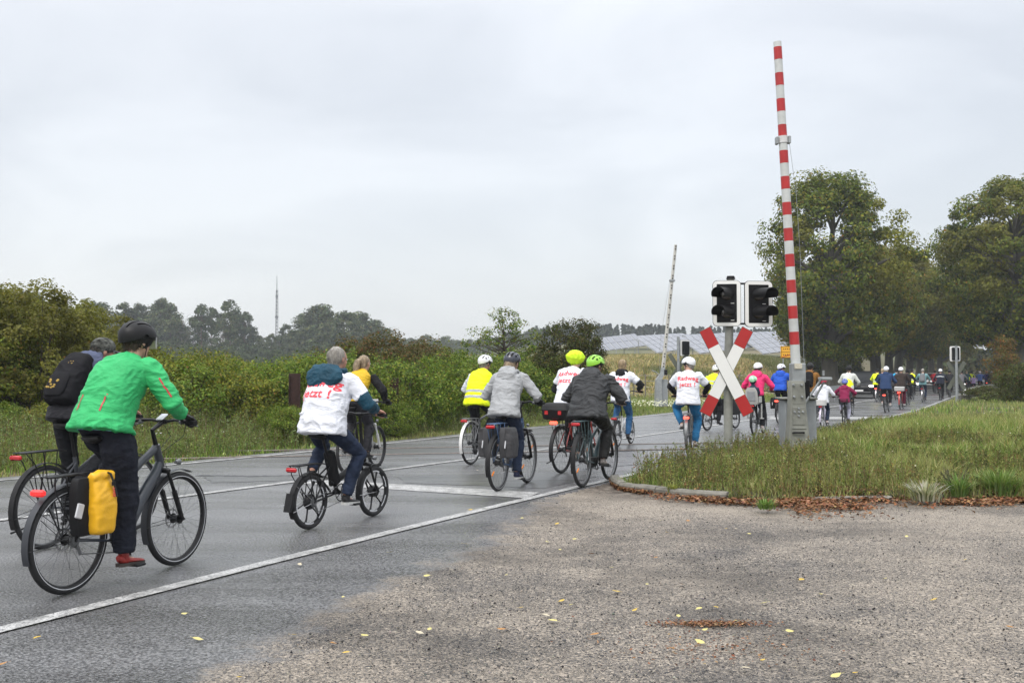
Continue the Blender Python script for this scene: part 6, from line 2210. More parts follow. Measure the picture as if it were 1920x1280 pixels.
# cabinet behind the housing
cb = MB()
a, b = Lp(1467, 868, 0.35), Lp(1525, 748, 0.35)
cb.box(((a.x + b.x) / 2, 0.38, (a.z + b.z) / 2 - 0.04), (b.x - a.x, 0.42, b.z - a.z + 0.08), bev=0.02)
cb.build('cabinet', PALE, t)
ld = MB().box(((a.x + b.x) / 2 - 0.02, 0.36, b.z + 0.012), (b.x - a.x + 0.06, 0.48, 0.035), bev=0.01)
ld.build('cabinet_lid', GALVD, t)
sd_ = MB()
a2 = Lp(1517, 800, 0.15)
sd_.box((a2.x, 0.155, a2.z), (0.10, 0.012, 0.62), bev=0.003)
sd_.build('cabinet_door', PALE, t)
# boom mounting box
bx_ = MB()
a, b = Lp(1481, 716), Lp(1506, 682)
bx_.box(((a.x + b.x) / 2, -0.05, (a.z + b.z) / 2), (b.x - a.x, 0.20, b.z - a.z + 0.02), bev=0.012)
bx_.build('boom_socket', GALV, t)
sk = MB()
a, b = Lp(1503, 748), Lp(1517, 712)
sk.box(((a.x + b.x) / 2, 0.05, (a.z + b.z) / 2), (b.x - a.x, 0.20, b.z - a.z), bev=0.01)
sk.build('drive_box', SIGB, t)
stt = MB()
a, b, c = Lp(1499, 771, -0.15), Lp(1541, 709, 0.1), Lp(1553, 709, 0.1)
stt.tube([a, b], 0.022, 6, flat=0.4)
stt.tube([Lp(1520, 760, 0.25), Lp(1545, 716, 0.25)], 0.018, 6, flat=0.4)
stt.build('counterweight_arm', GALV, t)
cw = MB()
cw.box((Lp(1547, 710, 0.1) + Vector((0, 0, 0))), (0.17, 0.22, 0.055), bev=0.012)
cw.cyl(Lp(1544, 704, 0.1), Lp(1544, 694, 0.1), 0.018, 8)
cw.build('counterweight', GALV, t)
# boom
axis = (top - bot)
Ln = axis.length
ax_ = axis.normalized()
rb0, rb1 = 0.076, 0.064
boom = MB().tube([bot, top], [rb0, rb1], 20, up=(0, -1, 0))
boom.build('boom', WHB, t)
ys = [89 + 48.45 * k for k in range(12)]
for y in ys:
    p = Lp(1457.5, y)
    s0 = (top.z - p.z) / ax_.z
    if s0 > Ln - 0.1:
        break
    a = top - ax_ * s0
    b = top - ax_ * (s0 + 0.205)
    ra_ = rb1 + (rb0 - rb1) * s0 / Ln + 0.0015
    MB().tube([a, b], [ra_, ra_ + 0.0005], 20, cap=False, up=(0, -1, 0)).build('red_band', RDB, t)
# label plate with two small lines, as on the boom foot
p = Lp(1491.5, 686.5)
MB().box((p.x, -0.165, p.z), (0.12, 0.01, 0.085), bev=0.002).build('label_plate', M('cream_label', (0.50, 0.47, 0.38), 0.5, var=0.2, scale=60), t)
p = top - ax_ * ((top.z - Lp(1460, 262).z) / ax_.z)
cl = MB()
cl.tube([p + ax_ * 0.055, p - ax_ * 0.055], 0.078, 16)
cl.build('clamp_band', M('clamp_white', (0.6, 0.6, 0.6), 0.4, dirt=0.2), t)
for sg in (-1, 1):
    MB().box(p + Vector((sg * 0.098, 0, -0.005 if sg > 0 else -0.02)), (0.045, 0.10, 0.125), bev=0.01).build('clamp_bracket', GALV, t)
MB().tube([p + Vector((0.105, 0, -0.06)), Lp(1493, 365, 0.02), Lp(1500, 470, 0.05), Lp(1508, 690, 0.05)], 0.0035, 5).build('stay_wire', GALV, t)

# near signal post with two hooded lamp boxes
sp0 = G(1366, 873)
t = thing('crossing_signal', 'near signal post with two black hooded lamp boxes on white-edged boards', 'signal', (sp0.x, sp0.y, 0.05))
def Ls(px, py, dy=0.0):
    return D(px, py, sp0.y + dy) - Vector((sp0.x, sp0.y, 0.05))
MB().tube([(0, 0, -0.05), (0.0, 0, 1.4), Ls(1370, 522)], [0.074, 0.072, 0.062], 18).build('post', M('post_grey', (0.24, 0.245, 0.22), 0.6, var=0.15, scale=7, dirt=0.55), t)
tp = Ls(1370, 521)
MB().cyl(tp + Vector((0, 0, -0.02)), tp + Vector((0, 0, 0.03)), 0.075, 18, 0.06).build('post_cap', SIGB, t)
def rrect(w, h, r, n=6):
    out = []
    for cx_, cy_, a0 in ((w / 2 - r, h / 2 - r, 0), (-w / 2 + r, h / 2 - r, PI / 2), (-w / 2 + r, -h / 2 + r, PI), (w / 2 - r, -h / 2 + r, 1.5 * PI)):
        for k in range(n + 1):
            a = a0 + PI / 2 * k / n
            out.append((cx_ + r * math.cos(a), cy_ + r * math.sin(a)))
    return out
def lampbox(t, c, yaw, w=0.45, h=0.745, lamps=True, backside=False, bw=0.13, skew=0.0):
    """c centre of board; board normal points to -y before the yaw"""
    o = bpy.data.objects.new('lamp_box', None); COL.objects.link(o); o.parent = t
    o.location = c; o.rotation_euler = (0, 0, yaw); o.empty_display_size = 0.1
    MB().prism(rrect(w, h, 0.075), -0.012, 0.012).build('board', SIGB, o, smooth=False)
    # white border ring, proud of the board
    A, B_ = rrect(w - 0.012, h - 0.012, 0.070), rrect(w - bw, h - bw + 0.01, 0.012)
    n = len(A)
    for ysg in ((-1,) if not backside else (-1, 1)):
        m_ = MB()
        y0, y1 = ysg * 0.0125, ysg * 0.018
        vs = [(p[0], y1, p[1]) for p in A] + [(p[0], y1, p[1]) for p in B_] + [(p[0], y0, p[1]) for p in A] + [(p[0], y0, p[1]) for p in B_]
        fs = []
        for i in range(n):
            j = (i + 1) % n
            fs += [(i, j, n + j, n + i), (2 * n + i, 2 * n + j, j, i), (n + i, n + j, 3 * n + j, 3 * n + i)]
        m_.add(vs, fs)
        m_.build('white_border', SIGW, o, smooth=False)
    MB().box((0, 0.085, 0), (w * 0.62, 0.145, h * 0.82), bev=0.02).build('housing', SIGB, o)
    if lamps:
        for z in (0.145, -0.145):
            hd = MB()
            rg = []
            nn = 20
            for (yy, rr, k0) in ((-0.014, 0.112, 1), (-0.26, 0.108, 1)):
                ring = []
                for k in range(nn + 1):
                    a = -0.15 * PI + (1.3 * PI) * k / nn
                    ring.append(Vector((rr * math.cos(a) + skew * (yy + 0.014), yy + (0.10 * max(0, -math.sin(a)) if k0 and yy < -0.1 else 0), z + rr * math.sin(a))))
                rg.append(ring)
            inner = [[Vector((p.x * 0.93 + 0.07 * skew * (p.y + 0.014), p.y, z + (p.z - z) * 0.93)) for p in r_] for r_ in rg]
            vs = rg[0] + rg[1] + inner[0] + inner[1]
            q = nn + 1
            fs = []
            for k in range(nn):
                fs += [(k, k + 1, q + k + 1, q + k), (2 * q + k, 3 * q + k, 3 * q + k + 1, 2 * q + k + 1), (q + k, q + k + 1, 3 * q + k + 1, 3 * q + k)]
            hd.add(vs, fs)
            hd.build('visor_hood', M('hood_black', (0.010, 0.010, 0.011), 0.42, spec=0.2), o)
            MB().ell((0, -0.016, z), (0.098, 0.02, 0.098), nu=20, nv=9).build('lens', M('dark_lens', (0.02, 0.012, 0.012), 0.12, coat=0.8), o)
        for z in (0.0, -0.275):
            MB().box((0.09, -0.017, z), (0.055, 0.004, 0.008)).build('label_strip', SIGW, o)
    return o
zc = Ls(1360, 569.5).z
lampbox(t, Vector((Ls(1360, 569).x, -0.11, zc)), math.radians(-8), skew=0.62)
lampbox(t, Vector((Ls(1419, 570).x, -0.11, zc - 0.01)), math.radians(7), w=0.47, skew=-0.55)
for y in (532, 607):
    p = Ls(1389, y)
    MB().box((p.x, -0.03, p.z), (0.30, 0.03, 0.03), bev=0.006).build('bracket', SIGB, t)

def cross_sign(loc, label, mfront, mred, length=1.53, width=0.185, facing=-1, ang=27.0, thick=0.012, grp=None):
    t = thing('crossing_cross', label, 'sign', loc, 0, grp)
    for k, sg in enumerate((1, -1)):
        R = Matrix.Rotation(math.radians(-sg * ang), 3, 'Y')
        y0 = facing * (0.012 + 0.02 * (1 - k))
        m_ = MB().box((0, y0, 0), (width + 0.012, thick, length + 0.012), R, bev=0.003)
        b = m_.build('cross_arm', GRNG, t)
        m_ = MB().box(R @ Vector((0, 0, 0)) + Vector((0, y0 + facing * thick * 0.6, 0)), (width, 0.004, length - 0.62), R)
        m_.build('white_field', mfront, b)
        for e in (-1, 1):
            c = R @ Vector((0, 0, e * (length / 2 - 0.155)))
            MB().box(c + Vector((0, y0 + facing * thick * 0.6, 0)), (width, 0.004, 0.308), R).build('red_end', mred, b)
    return t
c = D(1361.5, 696.5, sp0.y - 0.11)
cross_sign(c, 'red and white diagonal warning cross fixed to the near signal post', SIGW, SIGR)

# far signals: left and right beyond the crossing, seen from behind
def far_signal(px, pyb, ytop, depth, boxpx, label, clabel, cpy, boxyaw, grp=None):
    p = D(px, 702, depth)
    t = thing('crossing_signal', label, 'signal', (p.x, p.y, 0.0), 0, grp)
    zt = D(px, ytop, depth).z
    MB().tube([(0, 0, -0.1), (0, 0, zt)], [0.07, 0.06], 10).build('post', GALV, t)
    b = D(boxpx[0], boxpx[1], depth) - Vector((p.x, p.y, 0))
    o = lampbox(t, Vector((b.x, 0.16, b.z)), boxyaw, w=0.52, h=0.74, lamps=True, backside=True, bw=0.22)
    c = D(px, cpy, depth + 0.12)
    cross_sign(c, clabel, SIGW, SIGR, facing=1, ang=32)
    return t
far_signal(1272, 760, 631, 47, (1285, 652), 'far left signal seen from behind beside the distant white barrier', 'grey-green back of the warning cross left of the white-helmeted rider', 690, math.radians(205))
far_signal(1793.5, 752, 648, 50, (1793, 663), 'far right crossing signal seen from behind, white-edged board above the cyclists', 'grey-green back of the warning cross at the far right edge of the road', 704, math.radians(180))

# far barrier
fb = D(1240, 702, 45)
t = thing('crossing_barrier', 'distant raised white barrier pole with paired dark dots, left of the road', 'barrier', (fb.x, fb.y, 0.0))
def Lf(px, py, dy=0.0):
    return D(px, py, 45 + dy) - Vector((fb.x, fb.y, 0))
m_ = MB()
sec = []
for (xl, xr, y, d) in ((1227, 1241, 762, 0.3), (1229, 1240, 712, 0.3), (1238, 1246, 700, 0.25), (1240, 1246, 688, 0.2)):
    a, b = Lf(xl, y), Lf(xr, y)
    sec.append([Vector((a.x, -d / 2, a.z)), Vector((b.x, -d / 2, a.z)), Vector((b.x, d / 2, a.z)), Vector((a.x, d / 2, a.z))])
m_.rings(sec)
m_.build('housing', GALV, t, smooth=False)
a, b = Lf(1239, 762), Lf(1252, 711)
MB().box(((a.x + b.x) / 2, 0.15, (a.z + b.z) / 2), (b.x - a.x, 0.35, b.z - a.z), bev=0.02).build('cabinet', PALE, t)
a, b = Lf(1245, 702), Lf(1250, 694)
MB().box(((a.x + b.x) / 2, -0.1, (a.z + b.z) / 2), (0.14, 0.14, 0.24), bev=0.02).build('drive_box', SIGB, t)
b0, b1 = Lf(1243, 692), Lf(1267, 459)
MB().tube([b0, b1], [0.085, 0.062], 14).build('boom', M('cream_white', (0.50, 0.49, 0.45), 0.5, dirt=0.2), t)
axf = (b1 - b0).normalized()
for k in range(13):
    y = 462 + 18.3 * k
    for dy_ in (0, 5.2):
        s0 = (Lf(1250, y + dy_).z - b0.z) / axf.z
        q = b0 + axf * s0
        MB().cyl(q + Vector((0, -0.05, 0)), q + Vector((0, -0.085, 0)), 0.034, 8).build('dark_reflector', SIGB, t)
q = b0 + axf * ((Lf(1258, 526).z - b0.z) / axf.z)
MB().box(q, (0.24, 0.2, 0.1), bev=0.02).build('clamp_bracket', GALV, t)
MB().tube([q + Vector((-0.1, 0, 0)), Lf(1238, 640), Lf(1236, 700)], 0.006, 4).build('stay_wire', GALV, t)
MB().tube([Lf(1222, 694), Lf(1230, 697), Lf(1238, 705)], 0.02, 5).build('counterweight_arm', GALV, t)

# town sign at the back, partly behind the barrier
p = D(1481, 702, 56)
t = thing('town_sign', 'yellow town-limit sign partly hidden behind the near barrier boom', 'sign', (p.x, p.y, 0.3))
zz = D(1481, 660, 56).z - 0.3
YS = M('sign_yellow', (0.72, 0.36, 0.02), 0.45, var=0.06)
MB().box((0, 0, zz), (0.98, 0.03, 0.64), bev=0.01).build('panel', YS, t)
for z in (0.295, -0.295, 0.0):
    MB().box((0, -0.018, zz + z), (0.93, 0.004, 0.018)).build('black_border', SIGB, t)
for x in (-0.46, 0.46):
    MB().box((x, -0.018, zz), (0.018, 0.004, 0.59)).build('black_border', SIGB, t)
for k, (z, w) in enumerate(((0.17, 0.07), (-0.15, 0.09))):
    for q in range(7):
        MB().box((-0.33 + q * 0.11, -0.018, zz + z), (0.05, 0.004, w * (0.6 + 0.4 * ((q * 37 % 5) / 5)))).build('blurred_letter', SIGB, t)
MB().box((0, -0.022, zz - 0.15), (0.86, 0.004, 0.035), Matrix.Rotation(-0.28, 3, 'Y')).build('red_diagonal_bar', SIGR, t)
for x in (-0.35, 0.35):
    MB().cyl((x, 0.03, -0.4), (x, 0.03, zz + 0.3), 0.03, 8).build('post', GALV, t)

# rusty H-section posts in the thicket
RUST = M('rusty_steel', (0.034, 0.014, 0.010), 0.85, var=0.4, scale=14, bump=0.4)
for k, (px, yt, d, w) in enumerate(((552.5, 700, 23.2, 0.235), (739, 707, 25.4, 0.20))):
    p = D(px, 702, d); zt = D(px, yt, d).z
    t = thing('rusty_steel_post', ['dark rusty H-section post in the shrubs left of the white T-shirt rider', 'dark rusty post behind the woman in the yellow vest'][k], 'post', (p.x, p.y, -0.05), 0.15)
    MB().box((0, 0, (zt + 0.05) / 2), (w, 0.012, zt + 0.05)).build('web', RUST, t)
    for sg in (-1, 1):
        MB().box((sg * w / 2, 0, (zt + 0.05) / 2), (0.016, 0.14, zt + 0.05), bev=0.003).build('flange', RUST, t)

# radio mast far behind the wood
p = D(518, 702, 330)
t = thing('radio_mast', 'slender hazy radio mast rising above the far wood', 'mast', (p.x, p.y, 0))
zt = D(521, 517, 330).z
MS = M('mast_grey', (0.13, 0.14, 0.15), 0.7)
for k in range(3):
    a = 2 * PI * k / 3
    MB().tube([(0.55 * math.cos(a), 0.55 * math.sin(a), 0), (0.32 * math.cos(a), 0.32 * math.sin(a), zt * 0.86)], 0.09, 5).build('leg', MS, t)
lat = MB()
for i in range(26):
    z0, z1 = zt * 0.86 * i / 26, zt * 0.86 * (i + 1) / 26
    r0, r1 = 0.55 - 0.23 * i / 26, 0.55 - 0.23 * (i + 1) / 26
    for k in range(3):
        a, b = 2 * PI * k / 3, 2 * PI * (k + 1) / 3
        lat.tube([(r0 * math.cos(a), r0 * math.sin(a), z0), (r1 * math.cos(b), r1 * math.sin(b), z1)], 0.05, 4)
lt = lat.build('lattice', MS, t); lt['kind'] = 'stuff'
MB().tube([(0, 0, zt * 0.85), (0, 0, zt)], [0.14, 0.07], 6).build('antenna', MS, t)
for zf, w in ((0.60, 0.9), (0.80, 0.7)):
    MB().box((0, 0, zt * zf), (w, w, 0.5)).build('platform', MS, t)

# concrete trough, white marker post, parapet on the far right
def at(px, depth, z=0.0):
    p = D(px, 702, depth); p.z = z
    return p
p = at(1806, 51)
t = thing('planter', 'weathered concrete trough with dry grass at the foot of the far right signal', 'planter', p, 0.1)
MB().box((0, 0, 0.28), (0.50, 0.45, 0.40), bev=0.02).build('trough', CONC, t)
p = at(1808.5, 57)
t = thing('marker_post', 'white roadside marker post by the far riders', 'post', p)
MB().box((0, 0, 0.5), (0.13, 0.10, 1.0), bev=0.03, taper=0.9).build('post_body', SIGW, t)
MB().box((0, -0.001, 0.86), (0.132, 0.104, 0.12)).build('black_band', SIGB, t)
pa, pb = at(1816, 57), at(1890, 108)
t = thing('parapet_fence', 'low grey railing along the right side of the far road', 'fence', pa)
dv = pb - pa; L_ = dv.length; dn = dv.normalized(); rzz = math.atan2(dn.y, dn.x)
t.rotation_euler = (0, 0, rzz)
FEN = M('fence_grey', (0.26, 0.25, 0.23), 0.7, var=0.15, dirt=0.3)
MB().box((L_ / 2, 0, 0.72), (L_, 0.10, 0.07)).build('top_rail', FEN, t)
MB().box((L_ / 2, 0, 0.10), (L_, 0.05, 0.06)).build('bottom_rail', FEN, t)
pk_ = MB().box((0, 0, 0.40), (0.06, 0.03, 0.56)).mesh('picket', FEN, False)
for k in range(int(L_ / 0.28)):
    o = bpy.data.objects.new('picket', pk_); COL.objects.link(o); o.parent = t; o.location = (0.14 + k * 0.28, 0, 0)
# guard rail behind the barrier, left road side
pa, pb = at(1530, 52), at(1586, 66)
t = thing('guard_rail', 'pale steel guard rail left of the road before the first avenue tree', 'guard rail', pa)
dv = pb - pa; L_ = dv.length; t.rotation_euler = (0, 0, math.atan2(dv.y, dv.x))
MB().prism([(-0.02, 0.60), (0.03, 0.64), (-0.02, 0.69), (-0.02, 0.74), (0.03, 0.79), (-0.02, 0.84), (-0.05, 0.84), (-0.05, 0.60)], 0, L_, plane='yz').build('rail_beam', GALV, t, smooth=False)
for k in range(6):
    MB().box((k * L_ / 5.2 + 0.1, 0.04, 0.35), (0.10, 0.06, 0.8)).build('post', GALV, t)
# wire fence at the foot of the hill
WOOD = M('grey_wood', (0.16, 0.14, 0.11), 0.85, var=0.3)
t = thing('wire_fence', 'thin wire fence with slim posts below the solar field', 'fence', at(1120, 58))
o0 = at(1120, 58)
fp = [at(1100 + 22 * k, 58 + 0.35 * k) - o0 for k in range(20)]
for q in fp:
    MB().cyl(q, q + Vector((0, 0, 1.5)), 0.035, 6).build('post', WOOD, t)
for z in (0.35, 0.75, 1.1, 1.42):
    MB().tube([q + Vector((0, 0, z)) for q in fp], 0.010, 4).build('wire', GALV, t)

# ================================================================ SOLAR FIELD
PV = M('solar_cells', (0.13, 0.14, 0.17), 0.3, var=0.08, scale=3, coat=0.5)
PVF = M('aluminium_frame', (0.48, 0.49, 0.50), 0.4, metal=0.2)
def solar(BL, BR, up, tiers, Y0, Y1, label, dz=0.0):
    a, b = D(BL[0], BL[1], Y0), D(BR[0], BR[1], Y1)
    c = D(BL[0] + up[0], BL[1] + up[1], Y0 + 2.6 * tiers)
    U = c - a
    R_ = b - a
    L_ = R_.length
    base = Vector((a.x, a.y, a.z - 0.8))
    t = thing('solar_array', label, 'solar panels', base, 0, 'rows of the solar field')
    n = max(2, int(round(L_ / 1.05)))
    nrm = R_.cross(U).normalized()
    if nrm.z < 0:
        nrm = -nrm
    o = a - base
    fr = MB()
    q = [o - nrm * 0.06, o + R_ - nrm * 0.06, o + R_ + U - nrm * 0.06, o + U - nrm * 0.06]
    q2 = [p - nrm * 0.05 for p in q]
    fr.add(q + q2, [(0, 1, 2, 3), (7, 6, 5, 4), (0, 4, 5, 1), (1, 5, 6, 2), (2, 6, 7, 3), (3, 7, 4, 0)])
    fr.build('mounting_frame', PVF, t, smooth=False)
    for i in range(n):
        for j in range(tiers * 2):
            u0, u1 = (i + 0.07) / n, (i + 0.93) / n
            v0, v1 = (j + 0.02) / (tiers * 2), (j + 0.98) / (tiers * 2)
            P4 = [o + R_ * u + U * v for u, v in ((u0, v0), (u1, v0), (u1, v1), (u0, v1))]
            pb_ = [p - nrm * 0.04 for p in P4]
            MB().add(P4 + pb_, [(0, 1, 2, 3), (7, 6, 5, 4), (0, 4, 5, 1), (1, 5, 6, 2), (2, 6, 7, 3), (3, 7, 4, 0)]).build('panel', PV, t, smooth=False)
    for i in range(0, n + 1, 3):
        q = o + R_ * (i / n)
        MB().cyl(q - nrm * 0.08, Vector((q.x, q.y, q.z - 2.2)), 0.05, 5).build('strut', GALV, t)
        q = q + U * 0.9
        MB().cyl(q - nrm * 0.08, Vector((q.x, q.y, q.z - 4.5)), 0.05, 5).build('strut', GALV, t)
solar((1119, 659), (1214, 647), (-22, -23), 1, 138, 142, 'leftmost row of the solar field beside the dark bush')
solar((1233, 661), (1299, 651), (-40, -27), 2, 131, 134, 'second stepped row of the solar field, left of the distant signal')
solar((1313, 662), (1412, 650), (-42, -29), 2, 131, 134, 'third stepped row of the solar field, behind the red and white cross')
solar((1431, 663), (1560, 648), (-44, -32), 2, 131, 134, 'rightmost row of the solar field, running behind the avenue trees')
solar((1176, 640), (1300, 633), (-18, -9), 1, 154, 156, 'upper row of the solar field on the crest, left half')
solar((1300, 637), (1540, 628), (-22, -10), 1, 152, 156, 'upper row of the solar field on the crest, right half')

# ================================================================ CARS
CARG = M('car_glass', (0.006, 0.007, 0.008), 0.3, spec=0.15)
HEADL = M_emit('car_headlight', (1.0, 0.98, 0.92), 2.5)
def car(label, loc, rz, paint, L_=4.5, W=1.86, H=1.62, light=True, suv=True):
    t = thing('car', label, 'car', loc, rz)
    # front of the car at +x
    prof = [(-2.2, 0.55, 0.88, 0.90), (-2.12, 0.36, 0.92, 1.0), (-1.5, 0.30, 0.95, 1.02), (-0.6, 0.26, 0.96, 1.03), (0.5, 0.26, 0.97, 1.02), (1.0, 0.28, 0.96, 1.0), (1.7, 0.30, 0.93, 0.92), (2.08, 0.34, 0.84, 0.84), (2.24, 0.45, 0.72, 0.66)]
    k = L_ / 4.5
    rg = []
    for x, zb, wv_, zs in prof:
        hw = W / 2 * wv_
        zs_ = zs * H / 1.62
        rg.append([Vector((x * k, y * hw, z)) for y, z in ((-0.9, zb), (-1.0, zb + 0.12), (-1.0, (zb + zs_) / 2), (-0.97, zs_ - 0.07), (-0.88, zs_), (0, zs_ + 0.03), (0.88, zs_), (0.97, zs_ - 0.07), (1.0, (zb + zs_) / 2), (1.0, zb + 0.12), (0.9, zb))])
    MB().rings(rg).build('body', paint, t)
    g = MB()
    rg = []
    for x, wt, z in ((-2.0, 0.78, 0.02), (-1.75, 0.80, 0.80), (-1.2, 0.80, 0.97), (0.1, 0.79, 0.98), (0.45, 0.78, 0.88), (1.1, 0.78, 0.05)):
        z0_ = 0.98 * H / 1.62
        z1_ = z0_ + (H - z0_) * z
        rg.append([Vector((x * k, -W / 2 * 0.90, z0_)), Vector((x * k, -W / 2 * wt, z1_)), Vector((x * k, W / 2 * wt, z1_)), Vector((x * k, W / 2 * 0.90, z0_))])
    g.rings(rg)
    g.build('windows', CARG, t)
    MB().box((-0.55 * k, 0, H - 0.012), (1.6 * k, W * 0.74, 0.035), bev=0.015).build('roof', paint, t)
    for x in (-1.38, 1.38):
        for y in (-1, 1):
            w_ = bpy.data.objects.new('wheel', None); COL.objects.link(w_); w_.parent = t; w_.location = (x * k, y * (W / 2 - 0.11), 0.34)
            MB().torus((0, 0, 0), 0.25, 0.09, rz=0.11, n=22, m=8).build('tyre', RUB, w_)
            MB().cyl((0, -0.09, 0), (0, 0.09, 0), 0.19, 14).build('rim', STEEL, w_)
    for y in (-1, 1):
        MB().ell((2.13 * k, y * W * 0.36, 0.74 * H / 1.62), (0.12, 0.17, 0.075)).build('headlight', HEADL if light else GLS, t)
        MB().box((0.75 * k, y * (W / 2 + 0.08), 1.02 * H / 1.62), (0.12, 0.18, 0.14), bev=0.04).build('wing_mirror', paint, t)
    MB().box((2.25 * k, 0, 0.62), (0.05, W * 0.50, 0.16), bev=0.02).build('grille', SIGB, t)
    MB().box((2.23 * k, 0, 0.40), (0.06, W * 0.70, 0.06), bev=0.02).build('bumper_trim', STEEL, t)
    MB().box((2.285 * k, 0, 0.50), (0.01, 0.50, 0.10)).build('number_plate', SIGW, t)
    return t
BLKP = M('black_car_paint', (0.006, 0.006, 0.007), 0.35, coat=0.05, spec=0.2)
WHTP = M('white_car_paint', (0.62, 0.63, 0.64), 0.25, coat=1.0)
SILP = M('silver_car_paint', (0.32, 0.35, 0.37), 0.25, coat=1.0, metal=0.3)
BACKW = ROADDIR + PI
car('black sport utility car with its headlights on, waiting among the cyclists', at(1617.5, 66), BACKW + 0.05, BLKP, H=1.70, W=1.95)
car('silver car mostly hidden behind the far cyclists', at(1710, 92), BACKW, SILP, H=1.5)
car('white car with a dark windscreen left of the navy jacketed rider', at(1744, 108), BACKW, WHTP, H=1.62)
car('small pale car at the far end of the road under the trees', at(1835, 122), BACKW, SILP, H=1.5, light=False)

# ================================================================ VEGETATION
LEAF = M_leaf('leaves', 0.30, 0.6)
BLADE = M_leaf('grass_blades', 0.25, 0.6)
NEEDLE = M_leaf('far_foliage', 0.1, 0.8)
LITTER = M_leaf('dry_leaves', 0.08, 0.7)
BARK = M('linden_bark', (0.085, 0.078, 0.062), 0.9, var=0.35, scale=4, bump=0.8, bscale=12, stretch=(1, 1, 0.25))
BARKD = M('shrub_bark', (0.05, 0.04, 0.03), 0.9, var=0.3, scale=10, bump=0.4)
BARKP = M('pine_bark', (0.13, 0.085, 0.06), 0.9, var=0.3, scale=3)

def leaf_quads(P, Nn, size, r_, up_bias=0.3, aspect=0.62, droop=0.2):
    """one folded diamond per point, normal near Nn"""
    n = len(P)
    nn = Nn + r_.normal(0, 0.55, (n, 3)); nn[:, 2] += up_bias
    nn /= np.linalg.norm(nn, axis=1)[:, None] + 1e-9
    a = r_.normal(0, 1, (n, 3)); a[:, 2] -= droop
    a -= nn * (a * nn).sum(1)[:, None]
    a /= np.linalg.norm(a, axis=1)[:, None] + 1e-9
    b = np.cross(nn, a)
    s = (size * r_.uniform(0.6, 1.25, n))[:, None]
    base = P - a * s * 0.5
    tip = P + a * s * 0.5 - nn * s * 0.08
    l = P + b * s * 0.5 * aspect + nn * s * 0.10
    r = P - b * s * 0.5 * aspect + nn * s * 0.10
    V = np.stack([base, r, tip, l], 1).reshape(-1, 3)
    F = np.arange(4 * n).reshape(-1, 4)
    return V, F
def palette(n, r_, cols, weights, jit=0.18):
    k = r_.choice(len(cols), n, p=np.array(weights) / sum(weights))
    c = np.array(cols)[k] * (1 + r_.normal(0, jit, (n, 1)))
    c = c * (1 + r_.normal(0, jit * 0.35, (n, 3)))
    return np.clip(c, 0.004, 0.8)

def crown_data(seed, H, R, z0, nclump, per, leaf, cols, wts, clump_r=0.75, squash=0.75, lobes=0.35, hollow=0.45, sparse=0.0, tint=None, topw=0.55, lean=(0, 0)):
    r_ = np.random.default_rng(seed)
    C = []
    tries = 0
    while len(C) < nclump and tries < nclump * 60:
        tries += 1
        t = r_.uniform(0, 1)
        a = r_.uniform(0, 2 * PI)
        prof = (math.sin(PI * min(1, (t * 0.92 + 0.06))) ** topw)
        lob = 1 + lobes * (vnoise(np.array([[math.cos(a) * 1.7 + seed, math.sin(a) * 1.7, t * 3.1]]))[0] * 2 - 1)
        rr = R * prof * lob
        u = r_.uniform(hollow, 1.0) ** 0.7
        p = np.array([math.cos(a) * rr * u + lean[0] * t, math.sin(a) * rr * u + lean[1] * t, z0 + (H - z0) * t * (0.97 + 0.06 * r_.uniform(-1, 1))])
        if vnoise((p * 0.55 / max(0.3, R / 5))[None] + seed)[0] < sparse:
            continue
        C.append(p)
    C = np.array(C)
    n = len(C) * per
    ci = np.repeat(np.arange(len(C)), per)
    d = r_.normal(0, 1, (n, 3)); d /= np.linalg.norm(d, axis=1)[:, None]
    rad = clump_r * r_.uniform(0.6, 1.35, len(C))[ci] * r_.uniform(0.2, 1.05, n) ** 0.6
    off_ = d * rad[:, None]; off_[:, 2] *= squash
    P = C[ci] + off_
    P[:, 2] = np.maximum(P[:, 2], 0.02)
    outw = P - np.array([0, 0, z0 + (H - z0) * 0.45]); outw /= np.linalg.norm(outw, axis=1)[:, None] + 1e-9
    V, F = leaf_quads(P, d * 0.6 + outw * 0.8, leaf, r_)
    col = palette(n, r_, cols, wts)
    # whole boughs differ in hue, as the species turns
    hue = vnoise(C * 0.35 + seed * 3)[ci]
    if tint is not None:
        k = sstep(0.50, 0.72, hue)[:, None]
        col = col * (1 - k * 0.75) + np.array(tint)[None] * (1 + r_.normal(0, 0.2, (n, 1))) * k * 0.75
    col = col * (0.82 + 0.36 * r_.uniform(0, 1, len(C))[ci])[:, None]
    return C, V, F, np.repeat(np.clip(col, 0.004, 0.8), 4, axis=0)

